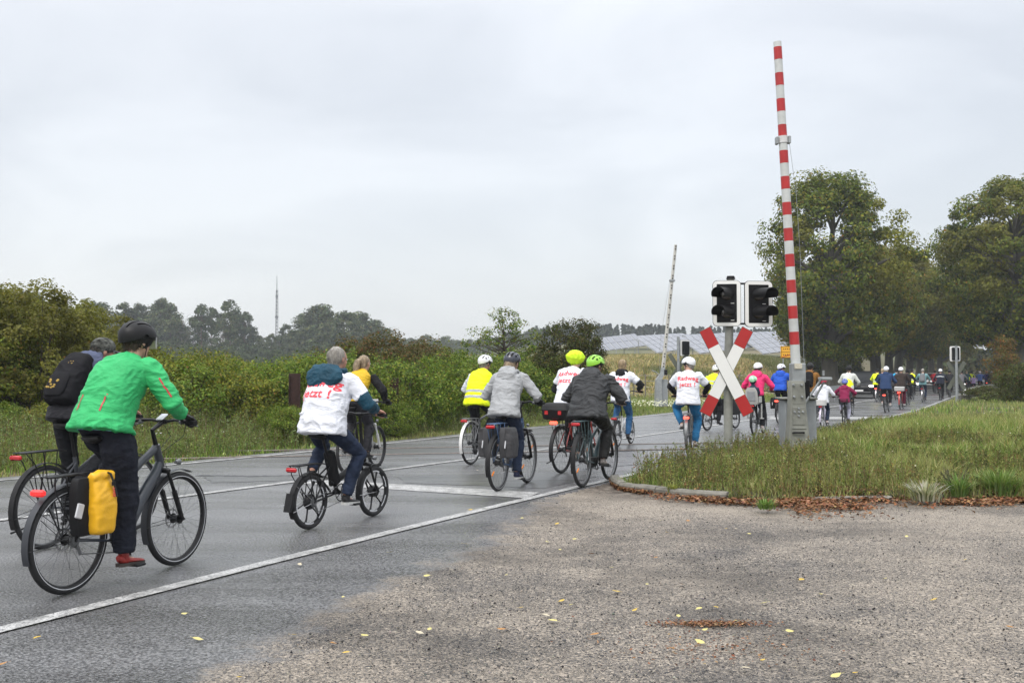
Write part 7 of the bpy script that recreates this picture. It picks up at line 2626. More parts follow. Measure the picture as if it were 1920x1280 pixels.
def trunk_mb(seed, H, r0, z_split, C, nl=26, limb_r=0.16, sides=10, wob_=0.12):
    r_ = np.random.default_rng(seed + 99)
    m_ = MB()
    pts, rr = [], []
    n = 10
    for i in range(n + 1):
        t = i / n
        pts.append(Vector((wob_ * r0 * 3 * math.sin(t * 4 + seed), wob_ * r0 * 3 * math.cos(t * 3 + seed * 2), t * H * 0.82)))
        rr.append(r0 * (1 - 0.80 * t) * (1 + 0.55 * math.exp(-t * 26)))
    pts[0].z = -0.15
    m_.tube(pts, rr, sides)
    idx = r_.permutation(len(C))[:nl]
    for j in idx:
        c = Vector(C[j])
        tz = max(z_split, min(H * 0.75, c.z - r_.uniform(0.15, 0.35) * H * 0.5))
        k = tz / (H * 0.82) * n
        i0 = int(min(n - 1, k))
        s = pts[i0].lerp(pts[i0 + 1], k - i0)
        mid = s.lerp(c, 0.5) + Vector((0, 0, r_.uniform(-0.05, 0.10) * H * 0.4))
        rb = min(limb_r, rr[i0] * 0.62)
        q1, q2 = s.lerp(mid, 0.5) + Vector(r_.normal(0, 0.04, 3) * H * 0.1), mid.lerp(c, 0.5) + Vector(r_.normal(0, 0.04, 3) * H * 0.1)
        m_.tube([s, q1, mid, q2, c], [rb, rb * 0.8, rb * 0.55, rb * 0.35, rb * 0.12], max(5, sides - 4), cap=False)
    return m_

def make_tree(name, label, cat, loc, seed, H, R, z0, r0, nclump, per, leaf, cols, wts, bark=BARK, group=None, rz=0.0, mat=LEAF, nl=26, z_split=None, sides=10, **kw):
    t = thing(name, label, cat, loc, rz, group)
    C, V, F, col = crown_data(seed, H, R, z0, nclump, per, leaf, cols, wts, **kw)
    np_mesh('crown', V, F, mat, col=col, parent=t)
    trunk_mb(seed, H, r0, z_split if z_split else z0 * 0.8, C, nl=nl, limb_r=r0 * 0.5, sides=sides).build('trunk', bark, t)
    return t

# --- avenue lindens
LC = [(0.088, 0.119, 0.019), (0.142, 0.169, 0.027), (0.049, 0.068, 0.014), (0.230, 0.209, 0.030), (0.203, 0.115, 0.024)]
LW = [5, 4, 3, 1.5, 0.25]
def cx_at(depth):
    return float(np.interp(depth, Cxy[:, 1], Cxy[:, 0]))
def av(px, depth):
    p = D(px, 702, depth); p.z = 0; return p
tA = make_tree('linden_tree', 'tallest linden of the avenue, first in the left row behind the barrier boom', 'tree', av(1560, 78), 3, 16.2, 5.4, 3.0, 0.66, 330, 170, 0.26, LC, LW, group='avenue lindens', clump_r=0.95, tint=(0.169, 0.163, 0.026), nl=46, z_split=3.2, sides=14, sparse=0.22)
tB = make_tree('linden_tree', 'linden with yellowing crown, second in the left avenue row', 'tree', av(1607, 88), 5, 12.6, 4.8, 3.9, 0.50, 240, 150, 0.27, LC, [4, 4, 2, 3, 1.6], group='avenue lindens', clump_r=0.95, tint=(0.260, 0.202, 0.026), nl=34, z_split=2.8)
tC = make_tree('linden_tree', 'dark leaning linden in the middle of the left avenue row', 'tree', av(1637, 98), 8, 12.8, 4.6, 4.1, 0.46, 200, 140, 0.30, LC, LW, group='avenue lindens', clump_r=1.0, tint=(0.169, 0.150, 0.026), nl=30, z_split=2.6)
tR = make_tree('linden_tree', 'large linden at the right edge of the picture, first of the right row', 'tree', av(1906, 80), 11, 16.6, 5.9, 3.8, 0.70, 340, 165, 0.26, LC, LW, group='avenue lindens', clump_r=0.9, tint=(0.13, 0.125, 0.022), nl=44, z_split=2.8, sides=14, sparse=0.30)
k = 0
GL = 'linden of the avenue standing in line along the road beyond the first trees'
for i, d in enumerate((108, 117, 126, 136, 147, 160, 175, 195)):
    src = (tB, tC, tC, tB)[i % 4]
    s = (1.12, 1.22, 1.25, 1.1)[i % 4]
    dup(src, (cx_at(d) - 6.3, d, 0), rz=1.3 * i + 0.7, scale=s, label=GL, group='farther avenue lindens')
for i, d in enumerate((97, 112, 128, 143, 160, 182)):
    src = (tC, tB)[i % 2]
    dup(src, (cx_at(d) + 8.5, d, 0), rz=2.1 * i + 0.3, scale=(1.2, 1.12, 1.25)[i % 3], label=GL, group='farther avenue lindens')
dup(tC, (43.5, 93, 0), 1.1, 1.15, label='dark linden behind the large right-hand linden', group='avenue lindens')
dup(tB, (30.5, 104, 0), 4.1, 1.0, label='linden set back behind the second linden of the left row', group='avenue lindens')

# --- shrubs
SC1 = [(0.102, 0.126, 0.019), (0.150, 0.174, 0.026), (0.054, 0.070, 0.014), (0.240, 0.228, 0.036), (0.204, 0.120, 0.036)]
DK = [(0.048, 0.054, 0.014), (0.075, 0.078, 0.020), (0.030, 0.034, 0.012), (0.11, 0.075, 0.025), (0.08, 0.11, 0.022)]
GRN1 = [(0.096, 0.150, 0.022), (0.138, 0.198, 0.030), (0.050, 0.082, 0.014), (0.216, 0.240, 0.042)]
def make_bush(name, label, loc, seed, H, R, nclump, per, leaf, cols, wts, group=None, clump_r=0.3, **kw):
    t = thing(name, label, 'shrub', loc, 0, group)
    C, V, F, col = crown_data(seed, H, R, 0.12, nclump, per, leaf, cols, wts, clump_r=clump_r, topw=kw.pop('topw', 0.42), **kw)
    np_mesh('foliage', V, F, LEAF, col=col, parent=t)
    r_ = np.random.default_rng(seed)
    m_ = MB()
    for j in r_.permutation(len(C))[:26]:
        c = Vector(C[j]); s = Vector((r_.normal(0, 0.12), r_.normal(0, 0.12), -0.05))
        mid = s.lerp(c, 0.5) + Vector((0, 0, 0.12 * H))
        m_.tube([s, s.lerp(mid, .5), mid, mid.lerp(c, .5), c + Vector((0, 0, 0.05))], [0.022, 0.018, 0.013, 0.009, 0.004], 5, cap=False)
    m_.build('stems', BARKD, t)
    return t
TG = 'shrubs of the roadside thicket'
b1 = make_bush('shrub', 'tall olive-green shrub at the left edge behind the riders', av(-70, 24), 21, 3.55, 1.75, 210, 95, 0.085, SC1, [5, 4, 4, 1.5, .8], TG, tint=(0.15, 0.15, 0.03))
b2 = make_bush('shrub', 'tall olive-brown shrub left of the man in the cap', av(60, 24.5), 22, 3.55, 1.6, 190, 95, 0.085, SC1, [5, 4, 4, 1, 0.5], TG, tint=(0.14, 0.13, 0.03))
b3 = make_bush('shrub', 'low bright green shrub right of the green jacket', av(395, 25.5), 23, 1.85, 1.35, 130, 90, 0.075, SC1, [4, 5, 2, 3, .6], TG, tint=(0.16, 0.13, 0.03))
b4 = make_bush('shrub', 'fresh green shrub around the rusty post', av(520, 25), 24, 1.75, 1.3, 130, 90, 0.07, GRN1, [4, 4, 2, 2], TG)
b5 = make_bush('shrub', 'reddish-brown turning shrub behind the woman in yellow', av(715, 29), 25, 2.55, 1.4, 150, 90, 0.075, [(0.09, 0.085, 0.03), (0.12, 0.09, 0.035), (0.14, 0.07, 0.03), (0.05, 0.06, 0.02)], [3, 3, 1.6, 3], TG)
SG = 'shrub of the continuous thicket along the left side of the road'
lst = [(b2, -5, 26, 1.0), (b1, 120, 26, 0.93), (b2, 178, 27, 0.86), (b1, 235, 29, 0.74), (b3, 285, 27, 1.12), (b4, 330, 24, 1.0), (b3, 350, 29, 1.1), (b4, 445, 27, 1.02), (b3, 470, 24.5, 0.8), (b3, 575, 27, 1.0), (b4, 620, 25, 1.05), (b4, 640, 29, 1.2),
       (b5, 668, 31, 0.96), (b4, 760, 27.5, 1.05), (b5, 780, 33, 0.98), (b4, 815, 30, 1.15), (b4, 850, 33, 1.22), (b3, 875, 30.5, 0.9), (b4, 905, 34.5, 1.15), (b3, 690, 26, 0.8), (b3, 730, 30, 1.0), (b2, 20, 28, 0.98), (b4, 560, 30, 1.1), (b3, 410, 30, 1.1), (b4, 985, 34, 1.1), (b3, 800, 35, 1.3), (b4, 945, 36, 1.25), (b4, 1020, 36.5, 1.3), (b4, 540, 22.4, 0.46), (b3, 566, 22.5, 0.42), (b4, 739, 24.7, 0.46), (b4, 0, 21.5, 0.5), (b3, 110, 22, 0.5), (b4, 250, 23, 0.55)]
for i, (s_, px, d, sc) in enumerate(lst):
    dup(s_, av(px, d), rz=1.7 * i, scale=(sc * 1.05, sc * 1.05, sc), label=SG, group='uniform shrubs of the thicket')
# sparse small tree and the dense dark bush
t = make_tree('apple_tree', 'small sparse tree with open twisted branches above the white-helmeted man', 'tree', av(945, 37), 31, 3.75, 1.55, 0.9, 0.10, 95, 60, 0.085, GRN1 + [(0.12, 0.11, 0.04)], [4, 3, 3, 2, 2], bark=BARKD, nl=60, z_split=0.5, sides=7, clump_r=0.26, sparse=0.34, lobes=0.6, hollow=0.15)
make_bush('shrub', 'dense dark brown-green bush behind the lime helmet cover', av(1070, 35), 33, 3.25, 1.32, 260, 95, 0.075, DK, [5, 4, 4, 1.2, 1], 'dark shrubs', clump_r=0.27, tint=(0.11, 0.055, 0.02), topw=0.30)
dkb = make_bush('shrub', 'dark shrub at the right edge beside the far railing', av(1922, 50), 35, 1.75, 1.5, 130, 90, 0.09, DK, [4, 3, 3, 1, 3], 'dark shrubs', clump_r=0.34)
dup(dkb, av(1862, 50), 1.0, (1.0, 1.0, 0.5), label='rounded dark shrub left of the right-edge shrub, under the far railing', group='dark shrubs')
dup(dkb, av(1950, 46), 2.0, 1.1, label='dark shrub cut by the right edge of the picture', group='dark shrubs')
dup(dkb, av(1560, 84), 0.5, (1.9, 1.6, 1.9), label='dark undergrowth at the foot of the tallest linden', group='dark shrubs')
dup(dkb, av(1585, 96), 2.2, (1.5, 1.6, 1.1), label='dark undergrowth between the first two lindens', group='dark shrubs')
make_tree('hawthorn_tree', 'small orange-brown tree before the large right-hand linden', 'tree', av(1880, 72), 37, 4.2, 1.1, 1.0, 0.09, 46, 80, 0.14, [(0.20, 0.10, 0.03), (0.12, 0.09, 0.02), (0.08, 0.10, 0.02)], [3, 3, 2], bark=BARKD, clump_r=0.45, nl=16, sides=6)

# --- far wood on the left: alders, pines and bare trees
FC = [(0.065, 0.088, 0.040), (0.090, 0.110, 0.048), (0.042, 0.058, 0.030), (0.12, 0.115, 0.045)]
FG = 'trees of the far wood'
f1 = make_tree('alder_tree', 'full-crowned grey-green tree of the far wood', 'tree', av(600, 178), 41, 12.5, 4.2, 1.2, 0.22, 130, 55, 0.50, FC, [4, 3, 3, 1], bark=BARKD, group=FG, mat=NEEDLE, clump_r=0.95, nl=14, sides=6, sparse=0.25)
f2 = make_tree('pine_tree', 'tall thin pine of the far wood with bare lower trunk', 'tree', av(430, 178), 43, 13.5, 1.9, 7.2, 0.17, 46, 50, 0.45, FC, [3, 2, 4, 0], bark=BARKP, group=FG, mat=NEEDLE, clump_r=0.7, nl=22, z_split=5.5, sides=6, sparse=0.3)
f3 = make_tree('alder_tree', 'slender tree of the far wood with an uneven crown', 'tree', av(300, 178), 45, 13.8, 2.4, 3.2, 0.18, 80, 50, 0.45, FC, [4, 3, 3, 1], bark=BARKD, group=FG, mat=NEEDLE, clump_r=0.75, nl=26, z_split=3, sides=6, sparse=0.35, lobes=0.6)
f4 = make_tree('willow_tree', 'low rounded bush of the far wood edge', 'tree', av(470, 160), 47, 5.2, 3.4, 0.3, 0.16, 70, 60, 0.42, [(0.045, 0.062, 0.025), (0.06, 0.08, 0.03), (0.03, 0.04, 0.02)], [3, 3, 3], bark=BARKD, group=FG, mat=NEEDLE, clump_r=0.9, nl=8, sides=6, topw=0.35)
# bare tree
t = thing('bare_tree', 'leafless grey tree in the gap of the far wood', 'tree', av(418, 176), 0, FG)
r_ = np.random.default_rng(4)
Cb = np.stack([r_.normal(0, 1.3, 40), r_.normal(0, 1.3, 40), r_.uniform(6, 12.5, 40)], 1)
trunk_mb(4, 12.8, 0.16, 4.0, Cb, nl=40, limb_r=0.07, sides=6).build('trunk', M('bare_bark', (0.16, 0.15, 0.13), 0.9), t)
bare = t
for q_ in (f1, f2, f3, f4, bare):
    q_.location = (q_.location.x * 1.5, q_.location.y * 1.5, 0); q_.scale = (1.5, 1.5, 1.5)
def wood_top(px):
    return float(np.interp(px, [-60, 60, 100, 160, 240, 330, 380, 410, 440, 470, 500, 530, 560, 610, 640, 690, 720, 745, 765], [560, 560, 568, 572, 570, 578, 580, 592, 584, 594, 602, 606, 594, 586, 588, 598, 612, 628, 645]))
LBL = {'f1': 'full-crowned tree among its like in the far wood', 'f2': 'bare-trunked pine among its like in the far wood', 'f3': 'slender uneven tree among its like in the far wood', 'f4': 'low rounded bush among its like at the foot of the far wood', 'bare': 'leafless tree among its like in the far wood'}
def fdup(kind, px, d, ytop, j):
    src, h = {'f1': (f1, 12.5), 'f2': (f2, 13.5), 'f3': (f3, 13.8), 'f4': (f4, 5.2), 'bare': (bare, 12.8)}[kind]
    H = D(px, ytop, d).z
    s = H / h
    w = s * random.uniform(0.85, 1.15)
    dup(src, av(px, d), rz=j * 1.37, scale=(w, w, s), label=LBL[kind], group='far wood ' + kind.replace('f1', 'broad trees').replace('f2', 'pines').replace('f3', 'slender trees').replace('f4', 'low bushes').replace('bare', 'leafless trees'))
j = 0
px = -40.0
while px < 760:
    j += 1
    kinds = ('f3', 'f2', 'f3', 'f1') if px < 330 else (('f2', 'f2', 'bare', 'f3') if px < 440 else (('f3', 'f2', 'f3', 'bare') if px < 545 else ('f1', 'f1', 'f3', 'f1')))
    kd_ = kinds[j % 4]
    fdup(kd_, px, random.uniform(250, 285), wood_top(px) + random.choice((-7, -3, 0, 6, 14, 24)), j)
    px += random.uniform(11, 20) if px < 550 else random.uniform(14, 24)
for px in np.arange(-30, 760, 17):
    j += 1
    fdup('f3' if j % 3 else 'f1', px + random.uniform(-6, 6), random.uniform(290, 325), wood_top(px) + random.uniform(26, 50) + (34 if 335 < px < 455 else 0), j)
for px in np.arange(-30, 780, 24):
    j += 1
    fdup('f4', px + random.uniform(-8, 8), random.uniform(215, 245), (random.uniform(648, 668) if px > 330 else random.uniform(640, 660)), j)
for px in np.arange(745, 1010, 9):
    j += 1
    fdup('f3' if j % 2 else 'f1', px, random.uniform(390, 440), float(np.interp(px, [745, 800, 850, 890, 960, 1010], [640, 633, 632, 642, 625, 618])) + random.uniform(-3, 8), j)

# pine wood behind the solar hill: reads as one mass
def far_wood(name, pxs, depth, ytops, n, seed, cols):
    r_ = np.random.default_rng(seed)
    PV_, PN_, PC_ = [], [], []
    for i in range(n):
        px = r_.uniform(pxs[0], pxs[1]); d = depth + r_.uniform(-12, 40)
        p = D(px, 702, d)
        zt = D(px, float(np.interp(px, *ytops)) + r_.uniform(-3, 7), d).z
        m = 230
        t_ = r_.uniform(0, 1, m) ** 0.8
        hh = r_.uniform(12, 18)
        rad = (1 - t_) ** 0.8 * r_.uniform(2.4, 3.5) * np.sqrt(r_.uniform(0, 1, m)) * (0.75 + 0.5 * np.abs(np.sin(t_ * 22 + i)))
        a = r_.uniform(0, 2 * PI, m)
        P = np.stack([p.x + rad * np.cos(a), p.y + rad * np.sin(a), zt - hh + hh * t_], 1)
        PV_.append(P); PN_.append(np.stack([np.cos(a), np.sin(a), a * 0 + 0.4], 1))
        PC_.append(palette(m, r_, cols, [1] * len(cols)) * r_.uniform(0.7, 1.3))
    P, N_, C_ = np.concatenate(PV_), np.concatenate(PN_), np.concatenate(PC_)
    V, F = leaf_quads(P, N_, 1.5, r_)
    o = np_mesh(name, V, F, NEEDLE, col=np.repeat(C_, 4, 0), kind='stuff')
    tag(o, 'hazy dark pine wood on the ridge behind the solar field' if name == 'pine_wood' else 'pale autumn wood closing the view at the far end of the avenue', 'forest')
far_wood('pine_wood', (985, 1600), 400, ([985, 1010, 1050, 1120, 1180, 1240, 1300, 1350, 1450, 1600], [622, 613, 611, 609, 610, 611, 613, 616, 616, 616]), 210, 6, [(0.03, 0.04, 0.03), (0.045, 0.055, 0.035), (0.025, 0.035, 0.025)])

far_wood('mixed_wood', (1515, 1990), 215, ([1515, 1990], [664, 656]), 170, 8, [(0.05, 0.065, 0.02), (0.12, 0.11, 0.04), (0.045, 0.06, 0.025)])
# ---------------------------------------------------------------- grass
def blades(name, P, h, w, cols, r_, lean=0.35, mat=BLADE, label=None, cat='grass', kind='stuff'):
    n = len(P)
    a = r_.uniform(0, 2 * PI, n)
    d = np.stack([np.cos(a), np.sin(a), a * 0], 1)
    fa = r_.uniform(0, 2 * PI, n)
    s = np.stack([np.cos(fa), np.sin(fa), fa * 0], 1)
    ln = (h * lean * r_.uniform(0.2, 1.6, n))[:, None]
    up = np.array([0, 0, 1.0])
    w = (w * r_.uniform(0.7, 1.3, n))[:, None]
    H = h[:, None]
    b0, b1 = P - s * w * 0.5, P + s * w * 0.5
    m = P + d * ln * 0.35 + up * H * 0.6
    m0, m1 = m - s * w * 0.42, m + s * w * 0.42
    tip = P + d * ln + up * H * np.where(r_.uniform(0, 1, (n, 1)) < 0.3, 0.86, 1.0)
    V = np.concatenate([b0, b1, m0, m1, tip], 0)
    k = np.arange(n)
    F4 = np.stack([k, k + n, k + 3 * n, k + 2 * n], 1)
    F3 = np.stack([k + 2 * n, k + 3 * n, k + 4 * n], 1)
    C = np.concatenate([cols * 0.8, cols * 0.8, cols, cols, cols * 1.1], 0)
    o = np_mesh(name, V, [F4, F3], mat, col=np.clip(C, 0, .8), kind=kind)
    if label:
        tag(o, label, cat)
    return o
GC = [(0.133, 0.203, 0.042), (0.210, 0.280, 0.063), (0.294, 0.287, 0.112), (0.504, 0.434, 0.238), (0.077, 0.098, 0.031), (0.336, 0.210, 0.098)]
r_ = np.random.default_rng(12)
def scatter(x0, x1, y0, y1, n, r_):
    return np.stack([r_.uniform(x0, x1, n), r_.uniform(y0, y1, n)], 1)
def grasscol(P, r_, wts=None):
    n = len(P)
    dry = vnoise(np.c_[P[:, 0] * 0.55, P[:, 1] * 0.35, P[:, 0] * 0]) * 0.6 + vnoise(np.c_[P[:, 0] * 1.9, P[:, 1] * 1.3, P[:, 0] * 0 + 5]) * 0.4
    c = palette(n, r_, GC, wts or [4, 4, 4, 2.2, 2, .8])
    k = sstep(0.42, 0.68, dry)[:, None]
    dryc = palette(n, r_, [(0.324, 0.297, 0.135), (0.486, 0.419, 0.243), (0.216, 0.216, 0.081), (0.284, 0.176, 0.095)], [3, 2, 3, 1])
    return (c * (1 - k * 0.55) + dryc * k * 0.55) * np.array([[0.92, 1.0, 0.95]])
# near verge
P2 = scatter(0.8, 17, 11.0, 26, 560000, r_)
infr = (P2[:, 0] / P2[:, 1] < 0.66)
P2 = P2[infr]
z, dk, dr = verge_z(P2)
dens = 0.45 + 0.55 * vnoise(np.c_[P2 * 1.6, P2[:, :1] * 0])
kp = (dk > 0.05) & (dr > 0.38) & (r_.uniform(0, 1, len(P2)) < dens * np.clip(1.25 - P2[:, 1] / 40, 0.5, 1))
P2, z, dk, dr = P2[kp], z[kp], dk[kp], dr[kp]
hn = fbm(np.c_[P2 * 0.8, P2[:, :1] * 0 + 2], 3)
h = (0.07 + 0.36 * sstep(0.38, 0.66, hn)) * r_.uniform(0.4, 1.35, len(P2)) * (0.30 + 0.50 * sstep(0.0, 1.6, np.minimum(dk, dr - 0.3)))
print('near blades', len(P2))
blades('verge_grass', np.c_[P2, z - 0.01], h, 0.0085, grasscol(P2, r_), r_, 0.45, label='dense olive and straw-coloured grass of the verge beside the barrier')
# mid and far right verge
P2 = scatter(4, 60, 25, 100, 260000, r_)
P2 = P2[(P2[:, 0] / P2[:, 1] < 0.66)]
z, dk, dr = verge_z(P2)
kp = (dr > 0.4) & (r_.uniform(0, 1, len(P2)) < np.clip(1.5 - P2[:, 1] / 55, 0.25, 1)) & (P2[:, 0] > 6)
P2, z, dr = P2[kp], z[kp], dr[kp]
h = (0.08 + 0.24 * vnoise(np.c_[P2 * 0.4, P2[:, :1] * 0])) * r_.uniform(0.5, 1.3, len(P2)) * (0.5 + 0.5 * sstep(0.3, 1.5, dr))
c = grasscol(P2, r_, [5, 5, 3, 1, 2, .5])
print('mid blades', len(P2))
blades('far_verge_grass', np.c_[P2, z], h, 0.022, c, r_, 0.4, label='greener grass of the right verge beyond the rails')
# left verge
xsL = LedgeO
P2 = scatter(-14, 30, 12.5, 75, 900000, r_)
P2 = P2[(np.abs(P2[:, 0]) / P2[:, 1] < 0.55)]
dl_ = -side(Lxy, P2[:, 0], P2[:, 1])
kp = (dl_ > 0.45) & (dl_ < 9.0) & (r_.uniform(0, 1, len(P2)) < np.clip(1.4 - P2[:, 1] / 45, 0.3, 1)) & (r_.uniform(0, 1, len(P2)) < 0.9)
P2, dl_ = P2[kp], dl_[kp]
h = (0.07 + 0.27 * sstep(0.5, 3.0, dl_) * (0.6 + 0.6 * vnoise(np.c_[P2 * 0.7, P2[:, :1] * 0]))) * r_.uniform(0.5, 1.25, len(P2))
c = grasscol(P2, r_, [6, 6, 3, 0.8, 3, .3])
gk = sstep(0.45, 1.2, dl_)[:, None]
print('left blades', len(P2))
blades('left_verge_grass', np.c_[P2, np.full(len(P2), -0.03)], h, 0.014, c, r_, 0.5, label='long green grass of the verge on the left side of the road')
# hill grass: tall dry tufts
P2 = scatter(-10, 62, 52, 134, 200000, r_)
px_ = 960 + FPX * P2[:, 0] / P2[:, 1]
dl_ = -side(Cxy, P2[:, 0], P2[:, 1])
kp = (px_ > 980) & (px_ < 1640) & (dl_ > 7)
P2, dl_ = P2[kp], dl_[kp]
zh = hill_z(P2[:, 0], P2[:, 1], dl_)
h = (0.18 + 0.42 * vnoise(np.c_[P2 * 0.13, P2[:, :1] * 0])) * r_.uniform(0.6, 1.2, len(P2))
hc_ = palette(len(P2), r_, [(0.44, 0.35, 0.19), (0.34, 0.28, 0.15), (0.22, 0.22, 0.09), (0.13, 0.16, 0.05)], [4, 3, 3, 1.4])
gk = 0.7 * sstep(0.60, 0.70, vnoise(np.c_[P2[:, 0] * 0.06, P2[:, 1] * 0.09, P2[:, 0] * 0]))[:, None]
hc_ = hc_ * (1 - gk) + np.array([[0.09, 0.12, 0.045]]) * gk * (1 + r_.normal(0, 0.15, (len(P2), 1)))
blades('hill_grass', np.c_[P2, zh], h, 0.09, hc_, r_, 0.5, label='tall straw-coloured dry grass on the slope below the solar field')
# reeds behind the thicket
P2 = scatter(-35, -2, 50, 110, 30000, r_)
h = 1.45 + 0.5 * r_.uniform(0, 1, len(P2)) + 0.4 * vnoise(np.c_[P2 * 0.1, P2[:, :1] * 0])
blades('meadow_reeds', np.c_[P2, np.full(len(P2), -0.05)], h, 0.07, palette(len(P2), r_, [(0.26, 0.21, 0.13), (0.20, 0.17, 0.10), (0.13, 0.13, 0.06)], [3, 3, 2]), r_, 0.3, label='pale brown reeds in the meadow behind the thicket')

# weeds: stems with small leaves, on both verges
def weeds(name, P, z, h, per, leaf, cols, wts, r_, label, spread=0.10):
    n = len(P)
    ci = np.repeat(np.arange(n), per)
    t_ = r_.uniform(0.15, 1.0, n * per)
    lean_ = r_.normal(0, 0.16, (n, 2))
    d = r_.normal(0, 1, (n * per, 3)); d[:, 2] *= 0.4
    d /= np.linalg.norm(d, axis=1)[:, None]
    sp_ = spread * (1.15 - t_)[:, None]
    Q = np.stack([P[ci, 0] + lean_[ci, 0] * t_ * h[ci], P[ci, 1] + lean_[ci, 1] * t_ * h[ci], z[ci] + t_ * h[ci]], 1) + d * sp_ * h[ci][:, None] * 2
    V, F = leaf_quads(Q, d, leaf, r_, 0.5, 0.4)
    col = palette(n, r_, cols, wts)[ci] * (1 + r_.normal(0, 0.15, (n * per, 1)))
    tips = np.stack([P[:, 0] + lean_[:, 0] * h, P[:, 1] + lean_[:, 1] * h, z + h], 1)
    base = np.c_[P, z]
    s = np.array([[0.004, 0, 0]])
    V2 = np.concatenate([base - s, base + s, tips + s * .4, tips - s * .4], 0)
    k = np.arange(n)
    F2 = np.stack([k, k + n, k + 2 * n, k + 3 * n], 1) + len(V)
    c2 = np.tile(palette(n, r_, [(0.12, 0.10, 0.05), (0.16, 0.12, 0.07)], [1, 1]), (4, 1))
    o = np_mesh(name, np.concatenate([V, V2]), np.concatenate([F, F2]), LEAF, col=np.clip(np.concatenate([np.repeat(col, 4, 0), c2]), 0.004, 0.8), kind='stuff')
    tag(o, label, 'weeds')
P2 = scatter(0.8, 14, 11.2, 30, 30000, r_)
P2 = P2[(P2[:, 0] / P2[:, 1] < 0.52)]
z, dk, dr = verge_z(P2)
px_ = 960 + FPX * P2[:, 0] / P2[:, 1]
wd = vnoise(np.c_[P2 * 0.7, P2[:, :1] * 0 + 9])
kp = (dk > 0.10) & (dr > 0.45) & (wd > 0.30)
P2, z = P2[kp], z[kp]
print('weeds', len(P2))
weeds('verge_weeds', P2, z, r_.uniform(0.12, 0.34, len(P2)) * (0.75 + 0.5 * (P2[:, 0] < 5)), 18, 0.034, [(0.111, 0.150, 0.039), (0.156, 0.189, 0.058), (0.260, 0.260, 0.091), (0.065, 0.078, 0.029), (0.221, 0.143, 0.065)], [4, 4, 3, 3, 1], r_, 'leafy dark green weeds with thin stems between the kerb and the signal post')
P2 = scatter(-14, 14, 14, 40, 60000, r_)
P2 = P2[(np.abs(P2[:, 0]) / P2[:, 1] < 0.54)]
dl_ = -side(Lxy, P2[:, 0], P2[:, 1])
kp = (dl_ > 1.1) & (dl_ < 6.5)
P2 = P2[kp]
print('left weeds', len(P2))
weeds('left_verge_weeds', P2, np.full(len(P2), -0.03), r_.uniform(0.3, 0.9, len(P2)) * (0.5 + 0.5 * sstep(1, 3.5, dl_[kp])), 16, 0.048, [(0.124, 0.176, 0.046), (0.182, 0.234, 0.072), (0.208, 0.247, 0.130), (0.072, 0.104, 0.033)], [4, 4, 2, 3], r_, 'leafy green weeds along the foot of the thicket on the left')
# tiny white and yellow flower heads
def flowers(name, P, z, size, col, label):
    V, F = leaf_quads(np.c_[P, z], np.tile([0, -0.3, 1.0], (len(P), 1)), size, r_, 0.5, 0.9)
    o = np_mesh(name, V, F, LEAF, col=np.tile(np.array([col]), (len(V), 1)), kind='stuff')
    tag(o, label, 'flowers')
P2 = scatter(2, 13, 12, 26, 200, r_); z, dk, dr = verge_z(P2); kp = (dk > 0.3) & (dr > 0.5)
flowers('yarrow_flowers', P2[kp], z[kp] + r_.uniform(0.25, 0.42, kp.sum()), 0.028, (0.55, 0.53, 0.42), 'small whitish flower heads scattered over the right verge')
P2 = scatter(-9, 9, 17, 36, 700, r_); dl_ = -side(Lxy, P2[:, 0], P2[:, 1]); kp = (dl_ > 1.2) & (dl_ < 4) & (vnoise(np.c_[P2 * 0.8, P2[:, :1] * 0]) > 0.5)
flowers('clover_flowers', P2[kp], np.full(kp.sum(), 0.0) + r_.uniform(0.3, 0.5, kp.sum()), 0.045, (0.52, 0.52, 0.58), 'pale flower heads in the left verge')
p = at(1245, 43)
P2 = np.c_[r_.normal(p.x, 1.1, 260), r_.normal(p.y, 0.6, 260)]
flowers('daisy_patch', P2, r_.uniform(0.2, 0.45, 260), 0.09, (0.62, 0.62, 0.5), 'pale flowering weeds at the foot of the distant barrier')

# single tufts the eye picks out
def tuft(px, py, label, n, hgt, cols, spread=0.12, w=0.012):
    c = G(px, py)
    q = np.c_[r_.normal(c.x, spread, n), r_.normal(c.y, spread, n)]
    a = q - np.array([[c.x, c.y]])
    h_ = hgt * r_.uniform(0.6, 1.2, n)
    base = np.c_[q * 0.35 + np.array([[c.x, c.y]]) * 0.65, np.full(n, 0.05)]
    dirs = np.c_[a / (np.linalg.norm(a, axis=1)[:, None] + 1e-6), np.zeros(n)]
    s = np.stack([-dirs[:, 1], dirs[:, 0], dirs[:, 0] * 0], 1) * w * 0.5
    out = r_.uniform(0.15, 0.9, n)[:, None] * h_[:, None]
    up = np.array([[0, 0, 1.0]])
    pts = [base + dirs * out * t_ * t_ + up * (h_[:, None] * (t_ - 0.45 * t_ * t_ * np.clip(out / h_[:, None], 0, 1))) for t_ in (0, 0.4, 0.75, 1.0)]
    V = np.concatenate([pts[0] - s, pts[0] + s, pts[1] - s, pts[1] + s, pts[2] - s * .8, pts[2] + s * .8, pts[3]], 0)
    k = np.arange(n)
    F4 = np.concatenate([np.stack([k, k + n, k + 3 * n, k + 2 * n], 1), np.stack([k + 2 * n, k + 3 * n, k + 5 * n, k + 4 * n], 1)])
    F3 = np.stack([k + 4 * n, k + 5 * n, k + 6 * n], 1)
    col = palette(n, r_, cols, [1] * len(cols), 0.12)
    o = np_mesh('grass_tuft', V - np.array([[c.x, c.y, 0]]), [F4, F3], BLADE, col=np.tile(col, (7, 1)))
    o.location = (c.x, c.y, 0)
    tag(o, label, 'grass tuft')
BR = [(0.10, 0.17, 0.04), (0.14, 0.22, 0.06), (0.20, 0.26, 0.10)]
